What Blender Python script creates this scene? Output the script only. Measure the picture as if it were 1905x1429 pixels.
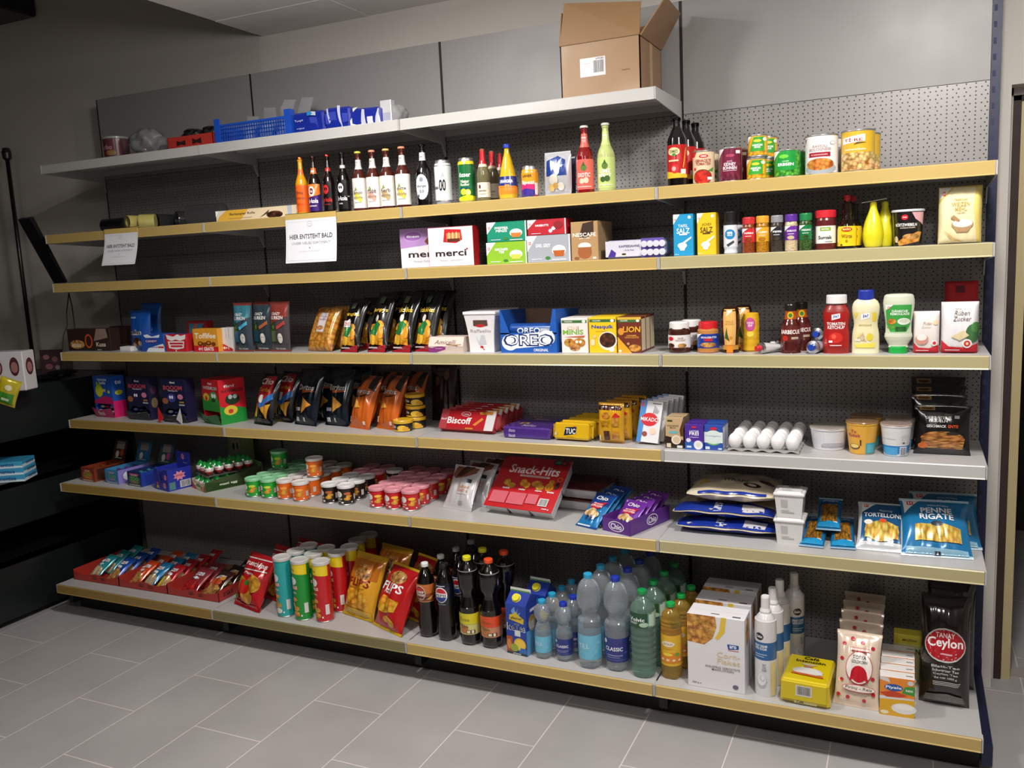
import bpy, math, random
from math import sin, cos, pi, radians, sqrt, atan2
from mathutils import Vector, Matrix, geometry

for o in list(bpy.data.objects): bpy.data.objects.remove(o)
S = bpy.context.scene
COL = S.collection
RND = random.Random(7)

# ------------------------------------------------------------------ camera
CAM = (3.7844, -3.2748, 1.6400)
YAW, PITCH, ROLL, FPX = 0.43723, 0.14561, -0.04783, 1607.25
def cam_axes():
    cy, sy, cp, sp = cos(YAW), sin(YAW), cos(PITCH), sin(PITCH)
    f = Vector((-sy*cp, cy*cp, -sp)); r = Vector((cy, sy, 0)); u = r.cross(f)
    cr, sr = cos(ROLL), sin(ROLL)
    return cr*r + sr*u, -sr*r + cr*u, f
CR, CU, CF = cam_axes()
cd = bpy.data.cameras.new('camera'); cam = bpy.data.objects.new('camera', cd); COL.objects.link(cam)
cam.matrix_world = Matrix(((CR.x, CU.x, -CF.x, CAM[0]), (CR.y, CU.y, -CF.y, CAM[1]), (CR.z, CU.z, -CF.z, CAM[2]), (0, 0, 0, 1)))
cd.sensor_width = 36; cd.sensor_fit = 'HORIZONTAL'; cd.lens = FPX/1905*36; cd.clip_start = .05
S.camera = cam

# ------------------------------------------------------------------ world, lamps, exposure
S.view_settings.view_transform = 'Standard'; S.view_settings.look = 'None'
S.view_settings.exposure = -0.32; S.view_settings.gamma = 1; S.view_settings.use_curve_mapping = False
w = bpy.data.worlds.new('world'); S.world = w; w.use_nodes = True
w.node_tree.nodes['Background'].inputs[0].default_value = (.93, .95, 1, 1)
w.node_tree.nodes['Background'].inputs[1].default_value = .02
LAMPS = [(3.9, -1.4, .92), (2.1, -1.3, .74), (3.9, -3.1, .35), (2.1, -3.1, .3)]
for x, y, k in LAMPS:
    for kind, watt, z in (('AREA', 50, 2.685), ('POINT', 25, 2.54)):      # a shallow dome lamp: most light goes down, some sideways
        l = bpy.data.lights.new('ceiling_light', kind); l.energy = watt*k; l.color = (1, .965, .93)
        if kind == 'AREA': l.shape = 'DISK'; l.size = .22
        else: l.shadow_soft_size = .085
        o = bpy.data.objects.new('ceiling_light', l); COL.objects.link(o); o.location = (x, y, z)

# ------------------------------------------------------------------ pixel rays of the photo -> points of the room (used once, to read positions off the photo)
LV = dict(T=2.178, A=1.850, B=1.6167, C=1.2838, D=.9481, E=.648, F=.160)
DEP = dict(T=.36, A=.38, B=.374, C=.376, D=.376, E=.466, F=.557)
def ray(u, v): return CF + (u-952.5)/FPX*CR - (v-714.5)/FPX*CU
def at(u, v, ax, val):
    d = ray(u, v); t = (val-CAM[ax])/d[ax]; return Vector(CAM) + t*d
def px(P):
    d = Vector(P)-Vector(CAM); z = d.dot(CF); return 952.5+FPX*d.dot(CR)/z, 714.5-FPX*d.dot(CU)/z, z
def xat(u, Y, z):            # the X on the line (Y, z) seen at pixel column u
    x = 2.0
    for _ in range(8):
        a = px((x, Y, z))[0]; b = px((x+.01, Y, z))[0]; x += (u-a)/((b-a)/.01)
    return x
def zat(v, X, Y):
    z = 1.2
    for _ in range(8):
        a = px((X, Y, z))[1]; b = px((X, Y, z+.01))[1]; z += (v-a)/((b-a)/.01)
    return z

# ------------------------------------------------------------------ materials
MC = {}
def lin(h):
    h = h.lstrip('#')
    if len(h) == 3: h = ''.join(c*2 for c in h)
    v = [int(h[i:i+2], 16)/255 for i in (0, 2, 4)]
    return tuple(c/12.92 if c < .04045 else ((c+.055)/1.055)**2.4 for c in v)+(1,)
# finish: roughness, metallic, coat, transmission, noise amount
FIN = dict(card=(.45, 0, .15, 0), gloss=(.28, 0, .4, 0), foil=(.22, .15, .5, 0), paper=(.8, 0, 0, 0), plastic=(.38, 0, .2, 0), matte=(.7, 0, 0, 0),
           metal=(.3, 1, 0, 0), wall=(.85, 0, 0, 0), paint=(.36, .0, .1, 0), liquid=(.06, 0, .6, 0), tin=(.35, .9, 0, 0), glass=(.02, 0, 0, 1), pet=(.07, 0, .3, .82), clear=(.05, 0, 0, .9), frost=(.35, 0, 0, .45))
FOOD = {  # printed food photographs: light, mid, gap colour, scale
 'chickpea': ('f0d6a0', 'd9b070', '8a5a22', 95), 'pea': ('7fd04a', '4ba32c', '176a1a', 130), 'bean': ('8c2748', '6a1834', '3c0a1c', 75), 'corn': ('ffd23c', 'f0ac1c', 'b06c10', 120),
 'tomato': ('f0442c', 'cc2318', '8c120c', 70), 'chips': ('f3c14e', 'd99a30', 'a8681c', 45), 'nut': ('e0b878', 'c08c4c', '70441c', 60), 'pasta': ('f4d67c', 'e2b850', 'a87c28', 70),
 'flake': ('eebe6a', 'd0923c', '8a5520', 60), 'noodle': ('dca35a', 'b4763a', '5a3014', 110), 'ravioli': ('f2b060', 'd88838', '9a4c18', 80), 'tea': ('3a2c28', '241a18', '0c0808', 160),
 'choco': ('7a4426', '4c2412', '241008', 60), 'pickle': ('8cb83c', '4c8424', '1c4410', 60), 'spice': ('b85c24', '8c3c14', '5a200a', 300), 'pepper': ('6c5c4c', '3c322c', '1a1614', 320),
 'herb': ('5c7c3c', '34541f', '182c10', 260), 'curry': ('d8a024', 'b87c14', '7c4c0c', 300), 'waffle': ('e8a850', 'd08c38', 'a05c1c', 70), 'garlic': ('e8dcc0', 'd4c09c', 'a88c64', 300),
 'puff': ('f8cc50', 'eca82c', 'b86c10', 55), 'popcorn': ('fbeed2', 'f0cf9c', 'b8854c', 60), 'berry': ('d83c3c', 'b41c24', '6c0c14', 40), 'wrap': ('ecdcbc', 'd8c098', 'a8845c', 25), 'fiber': ('c08838', 'a06c24', '5c3810', 90)}
def nt(m):
    m.use_nodes = True; n = m.node_tree.nodes; l = m.node_tree.links; return n, l, n['Principled BSDF']
def M(c, fin='card'):
    key = (c, fin)
    if key in MC: return MC[key]
    name = ('print_' if fin in ('card', 'gloss', 'foil', 'paper') else 'surface_')+fin+'_'+c.strip('#~')
    m = bpy.data.materials.new(name); n, l, b = nt(m)
    r, me, coat, tr = FIN[fin]
    b.inputs['Metallic'].default_value = me; b.inputs['Coat Weight'].default_value = coat; b.inputs['Coat Roughness'].default_value = .12
    b.inputs['Transmission Weight'].default_value = tr
    if tr: b.inputs['IOR'].default_value = 1.3
    tc = n.new('ShaderNodeTexCoord')
    nz = n.new('ShaderNodeTexNoise'); nz.inputs['Scale'].default_value = 14; l.new(tc.outputs['Object'], nz.inputs['Vector'])
    mr = n.new('ShaderNodeMapRange'); mr.inputs[3].default_value = max(.01, r*.85); mr.inputs[4].default_value = r*1.15
    l.new(nz.outputs['Fac'], mr.inputs[0]); l.new(mr.outputs[0], b.inputs['Roughness'])
    if c[0] == '~':
        c1, c2, c3, sc = FOOD[c[1:]]
        mp = n.new('ShaderNodeMapping'); l.new(tc.outputs['Object'], mp.inputs['Vector'])
        mp.inputs['Scale'].default_value = (1, .3, 1) if c not in ('~pasta', '~noodle', '~fiber', '~bean') else (1.7, .3, .6)
        if c == '~pasta': mp.inputs['Rotation'].default_value = (0, .9, 0)
        if c == '~noodle': mp.inputs['Scale'].default_value = (.35, .3, 1.8)
        v = n.new('ShaderNodeTexVoronoi'); v.inputs['Scale'].default_value = sc
        nd = n.new('ShaderNodeTexNoise'); nd.inputs['Scale'].default_value = sc*.7; l.new(mp.outputs[0], nd.inputs['Vector']); vm = n.new('ShaderNodeMix'); vm.data_type = 'VECTOR'; vm.inputs[0].default_value = 1.0/sc*(.6 if c not in ('~flake', '~chips', '~tomato', '~berry') else 1.8)
        va = n.new('ShaderNodeVectorMath'); va.operation = 'ADD'; vs_ = n.new('ShaderNodeVectorMath'); vs_.operation = 'SCALE'; vs_.inputs['Scale'].default_value = 1.0/sc*(.5 if c not in ('~flake', '~chips', '~tomato', '~berry', '~nut', '~wrap') else 2.2); l.new(nd.outputs['Color'], vs_.inputs[0]); l.new(mp.outputs[0], va.inputs[0]); l.new(vs_.outputs[0], va.inputs[1]); n.remove(vm); l.new(va.outputs[0], v.inputs['Vector'])
        cr = n.new('ShaderNodeValToRGB'); e = cr.color_ramp.elements
        e[0].position = .0; e[0].color = lin(c1); e[1].position = .85; e[1].color = lin(c3); x = e.new(.45); x.color = lin(c2)
        l.new(v.outputs['Distance'], cr.inputs[0])
        mx = n.new('ShaderNodeMix'); mx.data_type = 'RGBA'; mx.blend_type = 'MULTIPLY'; mx.inputs[0].default_value = .25
        l.new(cr.outputs[0], mx.inputs[6]); l.new(v.outputs['Color'], mx.inputs[7]); l.new(mx.outputs[2], b.inputs['Base Color'])
    else:
        b.inputs['Base Color'].default_value = lin(c)
    MC[key] = m; return m
def mat_custom(name, fn):
    if name in MC: return MC[name]
    m = bpy.data.materials.new(name); n, l, b = nt(m); fn(n, l, b); MC[name] = m; return m

# ------------------------------------------------------------------ mesh builder
class MB:
    def __init__(s): s.v = []; s.f = []; s.m = []; s.mats = []; s.sm = []
    def mi(s, m):
        if isinstance(m, tuple): m = M(*m)
        if m not in s.mats: s.mats.append(m)
        return s.mats.index(m)
    def add(s, vs, fs, m, smooth=False, tf=None):
        k = len(s.v); i = s.mi(m)
        for p in vs: s.v.append(tf(p) if tf else p)
        for f in fs: s.f.append([k+j for j in f]); s.m.append(i); s.sm.append(smooth)
    def box(s, x0, x1, y0, y1, z0, z1, m, faces='xXyYzZ', tf=None):
        vs = [(x, y, z) for z in (z0, z1) for y in (y0, y1) for x in (x0, x1)]
        F = dict(z=(0, 2, 3, 1), Z=(4, 5, 7, 6), y=(0, 1, 5, 4), Y=(2, 6, 7, 3), x=(0, 4, 6, 2), X=(1, 3, 7, 5))
        s.add(vs, [F[c] for c in faces], m, False, tf)
    def prism(s, pts, ax, a0, a1, m, tf=None):     # polygon pts in the plane normal to axis ax
        def P(p, a): return (a, p[0], p[1]) if ax == 0 else (p[0], a, p[1]) if ax == 1 else (p[0], p[1], a)
        n = len(pts); vs = [P(p, a0) for p in pts]+[P(p, a1) for p in pts]
        fs = [tuple(range(n))[::-1], tuple(range(n, 2*n))]+[(i, (i+1) % n, n+(i+1) % n, n+i) for i in range(n)]
        s.add(vs, fs, m, False, tf)
    def lathe(s, prof, m, seg=28, cap=True, ms=None, tf=None, rf=None):   # prof [(r,z)]; ms = material per band; rf(angle, r, z) modulates the radius
        vs = []
        for r, z in prof:
            for k in range(seg):
                a = 2*pi*k/seg; rr = rf(a, r, z) if rf else r
                vs.append((rr*sin(a), -rr*cos(a), z))
        for j in range(len(prof)-1):
            mm = ms[j] if ms else m
            k0 = len(s.v)
            s.add([vs[j*seg+k] for k in range(seg)]+[vs[(j+1)*seg+k] for k in range(seg)], [(k, (k+1) % seg, seg+(k+1) % seg, seg+k) for k in range(seg)], mm, True, tf)
        if cap:
            if prof[0][0] > 1e-4: s.add(vs[:seg], [tuple(range(seg))[::-1]], ms[0] if ms else m, False, tf)
            if prof[-1][0] > 1e-4: s.add(vs[-seg:], [tuple(range(seg))], ms[-1] if ms else m, False, tf)
    def tube(s, pts, r, m, seg=8):
        pts = [Vector(p) for p in pts]; vs = []; n = len(pts)
        for i, p in enumerate(pts):
            t = (pts[min(i+1, n-1)]-pts[max(i-1, 0)]).normalized(); a = t.cross(Vector((0, 0, 1)))
            if a.length < .05: a = t.cross(Vector((1, 0, 0)))
            a.normalize(); b = t.cross(a)
            for k in range(seg): vs.append(p+r*(cos(2*pi*k/seg)*a+sin(2*pi*k/seg)*b))
        fs = [(i*seg+k, i*seg+(k+1) % seg, (i+1)*seg+(k+1) % seg, (i+1)*seg+k) for i in range(n-1) for k in range(seg)]
        fs += [tuple(range(seg))[::-1], tuple(range((n-1)*seg, n*seg))]
        s.add(vs, fs, m, True)
    def grid(s, fn, nu, nv, m, smooth=True, tf=None):
        vs = [fn(i/nu, j/nv) for j in range(nv+1) for i in range(nu+1)]
        s.add(vs, [(j*(nu+1)+i, j*(nu+1)+i+1, (j+1)*(nu+1)+i+1, (j+1)*(nu+1)+i) for j in range(nv) for i in range(nu)], m, smooth, tf)
    def mesh(s, name):
        me = bpy.data.meshes.new(name); me.from_pydata([tuple(p) for p in s.v], [], s.f)
        for m in s.mats: me.materials.append(m)
        me.polygons.foreach_set('material_index', s.m); me.polygons.foreach_set('use_smooth', s.sm); me.update(); return me
    def obj(s, name, parent=None, loc=None):
        o = bpy.data.objects.new(name, s.mesh(name)); COL.objects.link(o); o.parent = parent
        if loc: o.location = loc
        return o
def thing(name, label, cat, loc=(0, 0, 0), rz=0, group=None):
    o = bpy.data.objects.new(name, None); COL.objects.link(o); o.location = loc; o.rotation_euler = (0, 0, rz)
    o.empty_display_size = .02; o['label'] = label; o['category'] = cat
    if group: o['group'] = group
    return o
def tag(o, label, cat, group=None):
    o['label'] = label; o['category'] = cat
    if group: o['group'] = group
    return o
def struct(o): o['kind'] = 'structure'; return o
def clone(root, loc, rot, label, group):
    r = root.copy(); COL.objects.link(r); r.location = loc; r.rotation_euler = rot; r['label'] = label
    if group: r['group'] = group
    for ch in root.children:
        c = ch.copy(); COL.objects.link(c); c.parent = r
        for g in ch.children: d = g.copy(); COL.objects.link(d); d.parent = c
    return r

# ------------------------------------------------------------------ print: flat artwork laid on any surface S(x, y, off)
TXT = {}
def textmesh(st, bold, ital):
    k = (st, bold, ital)
    if k in TXT: return TXT[k]
    c = bpy.data.curves.new('t', 'FONT'); c.body = st; c.resolution_u = 2; c.offset = .022*bold; c.shear = .25*ital
    c.space_line = .85; c.align_x = 'CENTER'
    o = bpy.data.objects.new('t', c); me = bpy.data.meshes.new_from_object(o)
    vs = [(v.co.x, v.co.y) for v in me.vertices]; fs = [tuple(p.vertices) for p in me.polygons]
    bpy.data.objects.remove(o); bpy.data.curves.remove(c); bpy.data.meshes.remove(me)
    x0 = min(v[0] for v in vs); x1 = max(v[0] for v in vs); y0 = min(v[1] for v in vs); y1 = max(v[1] for v in vs)
    vs = [((x-x0)/(x1-x0), (y-y0)/(y1-y0)) for x, y in vs]
    TXT[k] = (vs, fs, (x1-x0)/(y1-y0)); return TXT[k]
def subdiv(vs, fs, L):
    vs = list(vs); out = []; st = []
    for f in fs:
        for i in range(1, len(f)-1): st.append((f[0], f[i], f[i+1]))
    while st:
        a, b, c = st.pop(); e = [(a, b, c), (b, c, a), (c, a, b)]
        q = max(e, key=lambda t: (vs[t[0]][0]-vs[t[1]][0])**2+(vs[t[0]][1]-vs[t[1]][1])**2)
        d = sqrt((vs[q[0]][0]-vs[q[1]][0])**2+(vs[q[0]][1]-vs[q[1]][1])**2)
        if d <= L or len(vs) > 20000: out.append((a, b, c)); continue
        vs.append(((vs[q[0]][0]+vs[q[1]][0])/2, (vs[q[0]][1]+vs[q[1]][1])/2)); k = len(vs)-1
        st.append((q[0], k, q[2])); st.append((k, q[1], q[2]))
    return vs, out
def art(mb, SF, W, H, spec, fin='card', L=None, base=.0003, step=.00012):
    """spec items in label fractions: ('r',x0,y0,x1,y1,c) ('e',cx,cy,rx,ry,c) ('p',[(x,y)..],c) ('t',text,cx,cy,h,c[,width[,bold[,italic]]])"""
    off = base
    for it in spec:
        k = it[0]
        if k == 'r': x0, y0, x1, y1, c = it[1:6]; vs = [(x0, y0), (x1, y0), (x1, y1), (x0, y1)]; fs = [(0, 1, 2, 3)]
        elif k == 'e':
            cx, cy, rx, ry, c = it[1:6]; n = 20 if rx*W > .006 else 10
            vs = [(cx+rx*cos(2*pi*i/n), cy+ry*sin(2*pi*i/n)) for i in range(n)]; fs = [tuple(range(n))]
        elif k == 'p':
            vs = it[1]; c = it[2]; fs = [tuple(t) for t in geometry.tessellate_polygon([[Vector((x, y, 0)) for x, y in vs]])]
            fs = [f if ((vs[f[1]][0]-vs[f[0]][0])*(vs[f[2]][1]-vs[f[0]][1])-(vs[f[1]][1]-vs[f[0]][1])*(vs[f[2]][0]-vs[f[0]][0])) > 0 else f[::-1] for f in fs]
        elif k == 't':
            st, cx, cy, h, c = it[1:6]; wd = it[6] if len(it) > 6 else None; bold = it[7] if len(it) > 7 else 1; ital = it[8] if len(it) > 8 else 0
            tv, fs, asp = textmesh(st, bold, ital)
            if wd is None: wd = h*H*asp/W
            vs = [(cx+(x-.5)*wd, cy+(y-.5)*h) for x, y in tv]
        elif k == 'bar':      # barcode: x0,y0,x1,y1
            x0, y0, x1, y1 = it[1:5]; c = '222'; vs = []; fs = []; x = x0; rr = random.Random(3)
            while x < x1-.0001:
                a = (x1-x0)*rr.choice((.02, .035, .05)); q = len(vs); vs += [(x, y0), (min(x+a, x1), y0), (min(x+a, x1), y1), (x, y1)]; fs.append((q, q+1, q+2, q+3)); x += a+(x1-x0)*rr.choice((.025, .04))
        vs = [(x*W, y*H) for x, y in vs]
        if L: vs, fs = subdiv(vs, fs, L)
        mb.add([SF(x, y, off) for x, y in vs], fs, (c, fin) if isinstance(c, str) else c, bool(L))
        off += step
# ------------------------------------------------------------------ room shell
def noisy(c1, c2, sc, rough, bump=0, detail=4):
    def fn(n, l, b):
        tc = n.new('ShaderNodeTexCoord'); z = n.new('ShaderNodeTexNoise'); z.inputs['Scale'].default_value = sc; z.inputs['Detail'].default_value = detail
        l.new(tc.outputs['Object'], z.inputs['Vector']); r = n.new('ShaderNodeValToRGB'); r.color_ramp.elements[0].position = .3; r.color_ramp.elements[1].position = .7
        r.color_ramp.elements[0].color = lin(c1); r.color_ramp.elements[1].color = lin(c2); l.new(z.outputs[0], r.inputs[0]); l.new(r.outputs[0], b.inputs['Base Color'])
        b.inputs['Roughness'].default_value = rough
        if bump:
            z2 = n.new('ShaderNodeTexNoise'); z2.inputs['Scale'].default_value = 90; l.new(tc.outputs['Object'], z2.inputs['Vector'])
            bp = n.new('ShaderNodeBump'); bp.inputs['Strength'].default_value = bump; bp.inputs['Distance'].default_value = .004; l.new(z2.outputs[0], bp.inputs['Height']); l.new(bp.outputs[0], b.inputs['Normal'])
    return fn
def m_floor(n, l, b):
    tc = n.new('ShaderNodeTexCoord'); sp = n.new('ShaderNodeSeparateXYZ'); l.new(tc.outputs['Object'], sp.inputs[0]); cb = n.new('ShaderNodeCombineXYZ')
    def mul(s, k, a):
        q = n.new('ShaderNodeMath'); q.operation = 'MULTIPLY_ADD'; l.new(s, q.inputs[0]); q.inputs[1].default_value = k; q.inputs[2].default_value = a; return q.outputs[0]
    l.new(mul(sp.outputs[1], 1, 7.825), cb.inputs[0]); l.new(mul(sp.outputs[0], 1, 6.1-.517+.002), cb.inputs[1])
    br = n.new('ShaderNodeTexBrick'); l.new(cb.outputs[0], br.inputs['Vector'])
    br.inputs['Scale'].default_value = 1; br.inputs['Brick Width'].default_value = .61; br.inputs['Row Height'].default_value = .305; br.inputs['Mortar Size'].default_value = .0022; br.inputs['Mortar Smooth'].default_value = .3
    br.offset = .5; br.inputs['Color1'].default_value = lin('a5a2a1'); br.inputs['Color2'].default_value = lin('a09d9c'); br.inputs['Mortar'].default_value = lin('d8ccc6'); br.inputs['Bias'].default_value = 0
    z = n.new('ShaderNodeTexNoise'); z.inputs['Scale'].default_value = 3.2; z.inputs['Detail'].default_value = 6; l.new(tc.outputs['Object'], z.inputs['Vector'])
    r = n.new('ShaderNodeValToRGB'); r.color_ramp.elements[0].position = .3; r.color_ramp.elements[1].position = .7; r.color_ramp.elements[0].color = (.86, .86, .86, 1); r.color_ramp.elements[1].color = (1, 1, 1, 1); l.new(z.outputs[0], r.inputs[0])
    mx = n.new('ShaderNodeMix'); mx.data_type = 'RGBA'; mx.blend_type = 'MULTIPLY'; mx.inputs[0].default_value = 1; l.new(br.outputs[0], mx.inputs[6]); l.new(r.outputs[0], mx.inputs[7]); l.new(mx.outputs[2], b.inputs['Base Color'])
    b.inputs['Roughness'].default_value = .5
    bp = n.new('ShaderNodeBump'); bp.inputs['Strength'].default_value = .3; bp.inputs['Distance'].default_value = -.001; l.new(br.outputs['Fac'], bp.inputs['Height']); l.new(bp.outputs[0], b.inputs['Normal'])
F_ = mat_custom('floor_tiles', m_floor)
WALL = mat_custom('wall_paint', noisy('b9b4ad', 'c2bdb6', 1.2, .85, .15))
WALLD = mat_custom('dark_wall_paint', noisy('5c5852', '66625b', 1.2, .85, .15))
CEIL = mat_custom('ceiling_tile', noisy('e6e2dc', 'eeeae5', 6, .9, .3))
WALL_LIT = mat_custom('wall_paint_lit', noisy('c2bdb6', 'cbc6bf', 1.2, .85, .15))  # the same wall paint, lamplight on this stretch put into its colour
q = MB(); q.box(-3, 7, -6, 2.2, -.05, 0, F_); struct(q.obj('floor'))
q = MB()      # back wall with the door opening on its right
q.box(-3, .97, .12, .24, 0, 3.6, WALL); q.box(.97, 4.07, .12, .24, 0, 2.735, WALL_LIT); q.box(4.07, 5.0, .12, .24, 2.125, 2.735, WALL_LIT); q.box(5.0, 7, .12, .24, 0, 2.735, WALL)
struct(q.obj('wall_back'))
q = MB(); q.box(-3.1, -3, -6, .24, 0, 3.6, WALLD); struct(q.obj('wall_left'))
q = MB(); q.box(7, 7.1, -6, 2.2, 0, 3.6, WALL); struct(q.obj('wall_right'))
q = MB(); q.box(-3.1, 7.1, -6.1, -6, 0, 3.6, WALL); struct(q.obj('wall_front'))
# lowered ceiling of 60 cm tiles, its cut edge at X = 0.99, and the higher dark ceiling to the left
q = MB(); rowsY = [.12, -.19]+[-.79-.6*k for k in range(9)]
for i in range(11):
    for j in range(len(rowsY)-1):
        x0 = .993+.6*i; q.box(x0, x0+.596, rowsY[j+1]+.002, rowsY[j]-.002, 2.72+(.002 if (i+j) % 2 else 0), 2.735, CEIL)
q.box(.985, 7, -6, .12, 2.735, 2.80, M('3a3835', 'wall')); struct(q.obj('ceiling'))
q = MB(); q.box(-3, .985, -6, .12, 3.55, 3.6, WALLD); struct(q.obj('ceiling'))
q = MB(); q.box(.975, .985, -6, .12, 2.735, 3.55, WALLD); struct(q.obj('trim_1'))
for i, (x, y, k) in enumerate(LAMPS):
    n_ = ['over the right bay near the shelves', 'over the left bays near the shelves', 'over the right of the aisle behind the viewer', 'over the left of the aisle behind the viewer'][i]
    t = thing('ceiling_lamp', 'round white surface-mounted ceiling lamp '+n_, 'lamp', (x, y, 2.72), 0, 'ceiling lamps')
    b_ = MB(); b_.lathe([(.0, -.02), (.05, -.02), (.06, -.012), (.06, 0)], ('ddd', 'plastic'), 32, False); b_.obj('lamp_base', t)
# doorway
q = MB(); q.box(4.083, 4.107, .2, .25, 0, 2.1, M('2e1d18', 'matte')); q.box(4.083, 5.0, .2, .25, 2.083, 2.1, M('2e1d18', 'matte')); q.box(4.07, 5.0, .2, .24, 2.1, 2.126, WALL); q.box(4.07, 4.083, .2, .24, 0, 2.126, WALL); struct(q.obj('trim_2'))
q = MB(); q.box(4.109, 4.138, .21, .33, 0, 2.083, M('b5a67c', 'paint')); q.box(4.138, 4.97, .21, .33, 2.054, 2.083, M('b5a67c', 'paint')); q.box(4.97, 5.0, .21, .33, 0, 2.083, M('b5a67c', 'paint'))
q.box(4.138, 4.97, .24, .30, 0, .012, M('968f88', 'matte')); struct(q.obj('door_1'))
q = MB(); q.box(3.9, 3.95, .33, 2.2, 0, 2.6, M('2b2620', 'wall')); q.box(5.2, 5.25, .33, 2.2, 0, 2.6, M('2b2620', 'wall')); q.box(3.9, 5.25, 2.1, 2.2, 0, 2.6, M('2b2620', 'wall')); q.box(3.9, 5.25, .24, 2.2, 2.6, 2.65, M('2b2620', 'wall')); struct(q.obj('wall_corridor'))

# ------------------------------------------------------------------ shelving
def m_perf(n, l, b):
    b.inputs['Roughness'].default_value = .4; b.inputs['Metallic'].default_value = .25
    tc = n.new('ShaderNodeTexCoord'); sp = n.new('ShaderNodeSeparateXYZ'); l.new(tc.outputs['Object'], sp.inputs[0])
    def mt(op, a, bb=None, c=None):
        q = n.new('ShaderNodeMath'); q.operation = op
        for i, v in enumerate((a, bb, c)):
            if v is None: continue
            if isinstance(v, (int, float)): q.inputs[i].default_value = v
            else: l.new(v, q.inputs[i])
        return q.outputs[0]
    def hole(px_, pz, ox, oz):
        ax = mt('MULTIPLY', mt('SUBTRACT', mt('FRACT', mt('MULTIPLY_ADD', sp.outputs[0], 1/px_, ox)), .5), px_)
        az = mt('MULTIPLY', mt('SUBTRACT', mt('FRACT', mt('MULTIPLY_ADD', sp.outputs[2], 1/pz, oz)), .5), pz)
        return mt('LESS_THAN', mt('ADD', mt('MULTIPLY', ax, ax), mt('MULTIPLY', az, az)), .0023**2)
    h = mt('MAXIMUM', hole(.01667, .025, 0, 0), hole(.02778, .025, 0, .5))
    mx = n.new('ShaderNodeMix'); mx.data_type = 'RGBA'; l.new(h, mx.inputs[0]); mx.inputs[6].default_value = lin('8b8886'); mx.inputs[7].default_value = lin('0e0d0d'); l.new(mx.outputs[2], b.inputs['Base Color'])
    bp = n.new('ShaderNodeBump'); bp.inputs['Strength'].default_value = .6; bp.inputs['Distance'].default_value = -.002; l.new(h, bp.inputs['Height']); l.new(bp.outputs[0], b.inputs['Normal'])
def m_steel(c, r=.38, me=.25):
    def fn(n, l, b):
        b.inputs['Base Color'].default_value = lin(c); b.inputs['Metallic'].default_value = me
        tc = n.new('ShaderNodeTexCoord'); z = n.new('ShaderNodeTexNoise'); z.inputs['Scale'].default_value = 5; l.new(tc.outputs['Object'], z.inputs['Vector'])
        mr = n.new('ShaderNodeMapRange'); mr.inputs[3].default_value = r*.85; mr.inputs[4].default_value = r*1.2; l.new(z.outputs[0], mr.inputs[0]); l.new(mr.outputs[0], b.inputs['Roughness'])
    return fn
PERF = mat_custom('perforated_steel', m_perf); PLAIN = mat_custom('grey_painted_steel', m_steel('8d8b8a', .45, .1))
SHELF = mat_custom('shelf_enamel', m_steel('b3b1b0', .42, .1)); POST = mat_custom('dark_blue_post', m_steel('171c3c', .45, .1)); DARK = mat_custom('black_steel', m_steel('0b0b0c', .5, 0))
fr = thing('shelving_frame', 'long grey steel wall shelving frame of four bays with perforated back panels', 'shelving', (0, 0, 0))
for j in range(5):
    q = MB(); q.box(j-.0075 if j else -.004, j+.0075 if j < 4 else j+.004, .0, .05, .0, 2.53, DARK)
    if j == 4: q.box(4.0, 4.028, -.004, .05, .02, 2.53, POST); [q.box(4.004, 4.013, -.0052, -.004, .09+.05*k, .108+.05*k, M('2a2e52', 'matte')) for k in range(48)]
    q.box(j+.0, j+.03, -.50, .02, .045, .11, POST if j == 4 else DARK)
    q.box(j+.0, j+.03, .0, .10, .0, .16, DARK)
    po = q.obj('upright', fr)
    q = MB(); q.lathe([(.03, 0), (.03, .012), (.008, .014), (.008, .05)], DARK, 20, tf=lambda p, j=j: (p[0]+j+.012, p[1]-.36, p[2])); q.obj('levelling_foot', po)
for j in range(4):
    for k in range(6):
        z0 = 2.13-.4*k if k else 2.13; z1 = 2.53 if k == 0 else z0+.4; z0 = max(z0, .13)
        q = MB(); q.box(j+.0065, j+.9945 if j < 3 else j+.998, -.003, .003, z0+.001, z1-.001, PLAIN if k == 0 else PERF); q.obj('back_panel', fr)
    q = MB(); q.box(j+.0, j+1.0, -.44, -.43, .0, .118, DARK); q.obj('black_panel', fr)  # black sheet across the space under the base shelf
STRIP = dict(gold='b79d5f', beige='aaa077', olive='7f7650', grey='b4b3b0', brown='94793f')  # brown: gold strip with the left bay's dimness put into its colour
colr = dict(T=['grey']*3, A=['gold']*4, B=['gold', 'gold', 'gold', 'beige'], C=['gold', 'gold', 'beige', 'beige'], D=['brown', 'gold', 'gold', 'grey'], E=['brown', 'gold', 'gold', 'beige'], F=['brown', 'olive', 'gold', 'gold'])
WHAT = dict(T=['holding the dark bags and red carton', 'holding the blue crate', 'under the open cardboard box'],
 A=['holding the bin bag rolls', 'holding the beers and colas', 'holding the spritz bottles and pouches', 'holding the tinned vegetables'],
 B=['left empty under the small white notice', 'left empty under the larger white notice', 'holding chocolate boxes and tea', 'holding the salt and spice jars'],
 C=['holding the caramel boxes and pickle bags', 'holding the waffles and black noodle-snack bags', 'holding the cereal boxes', 'holding the ketchup and sugar'],
 D=['holding the sweet dispensers', 'holding the tortilla chip bags', 'holding the biscuits', 'holding the eggs and noodle cups'],
 E=['holding the chewing gum boxes and eggs tray', 'holding the small crisp cans', 'holding the red snack tray', 'holding the pasta bags'],
 F=['holding the red nut cartons', 'holding the tall crisp tubes', 'holding the soft drink and water bottles', 'holding the cornflakes and tea'])
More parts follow.
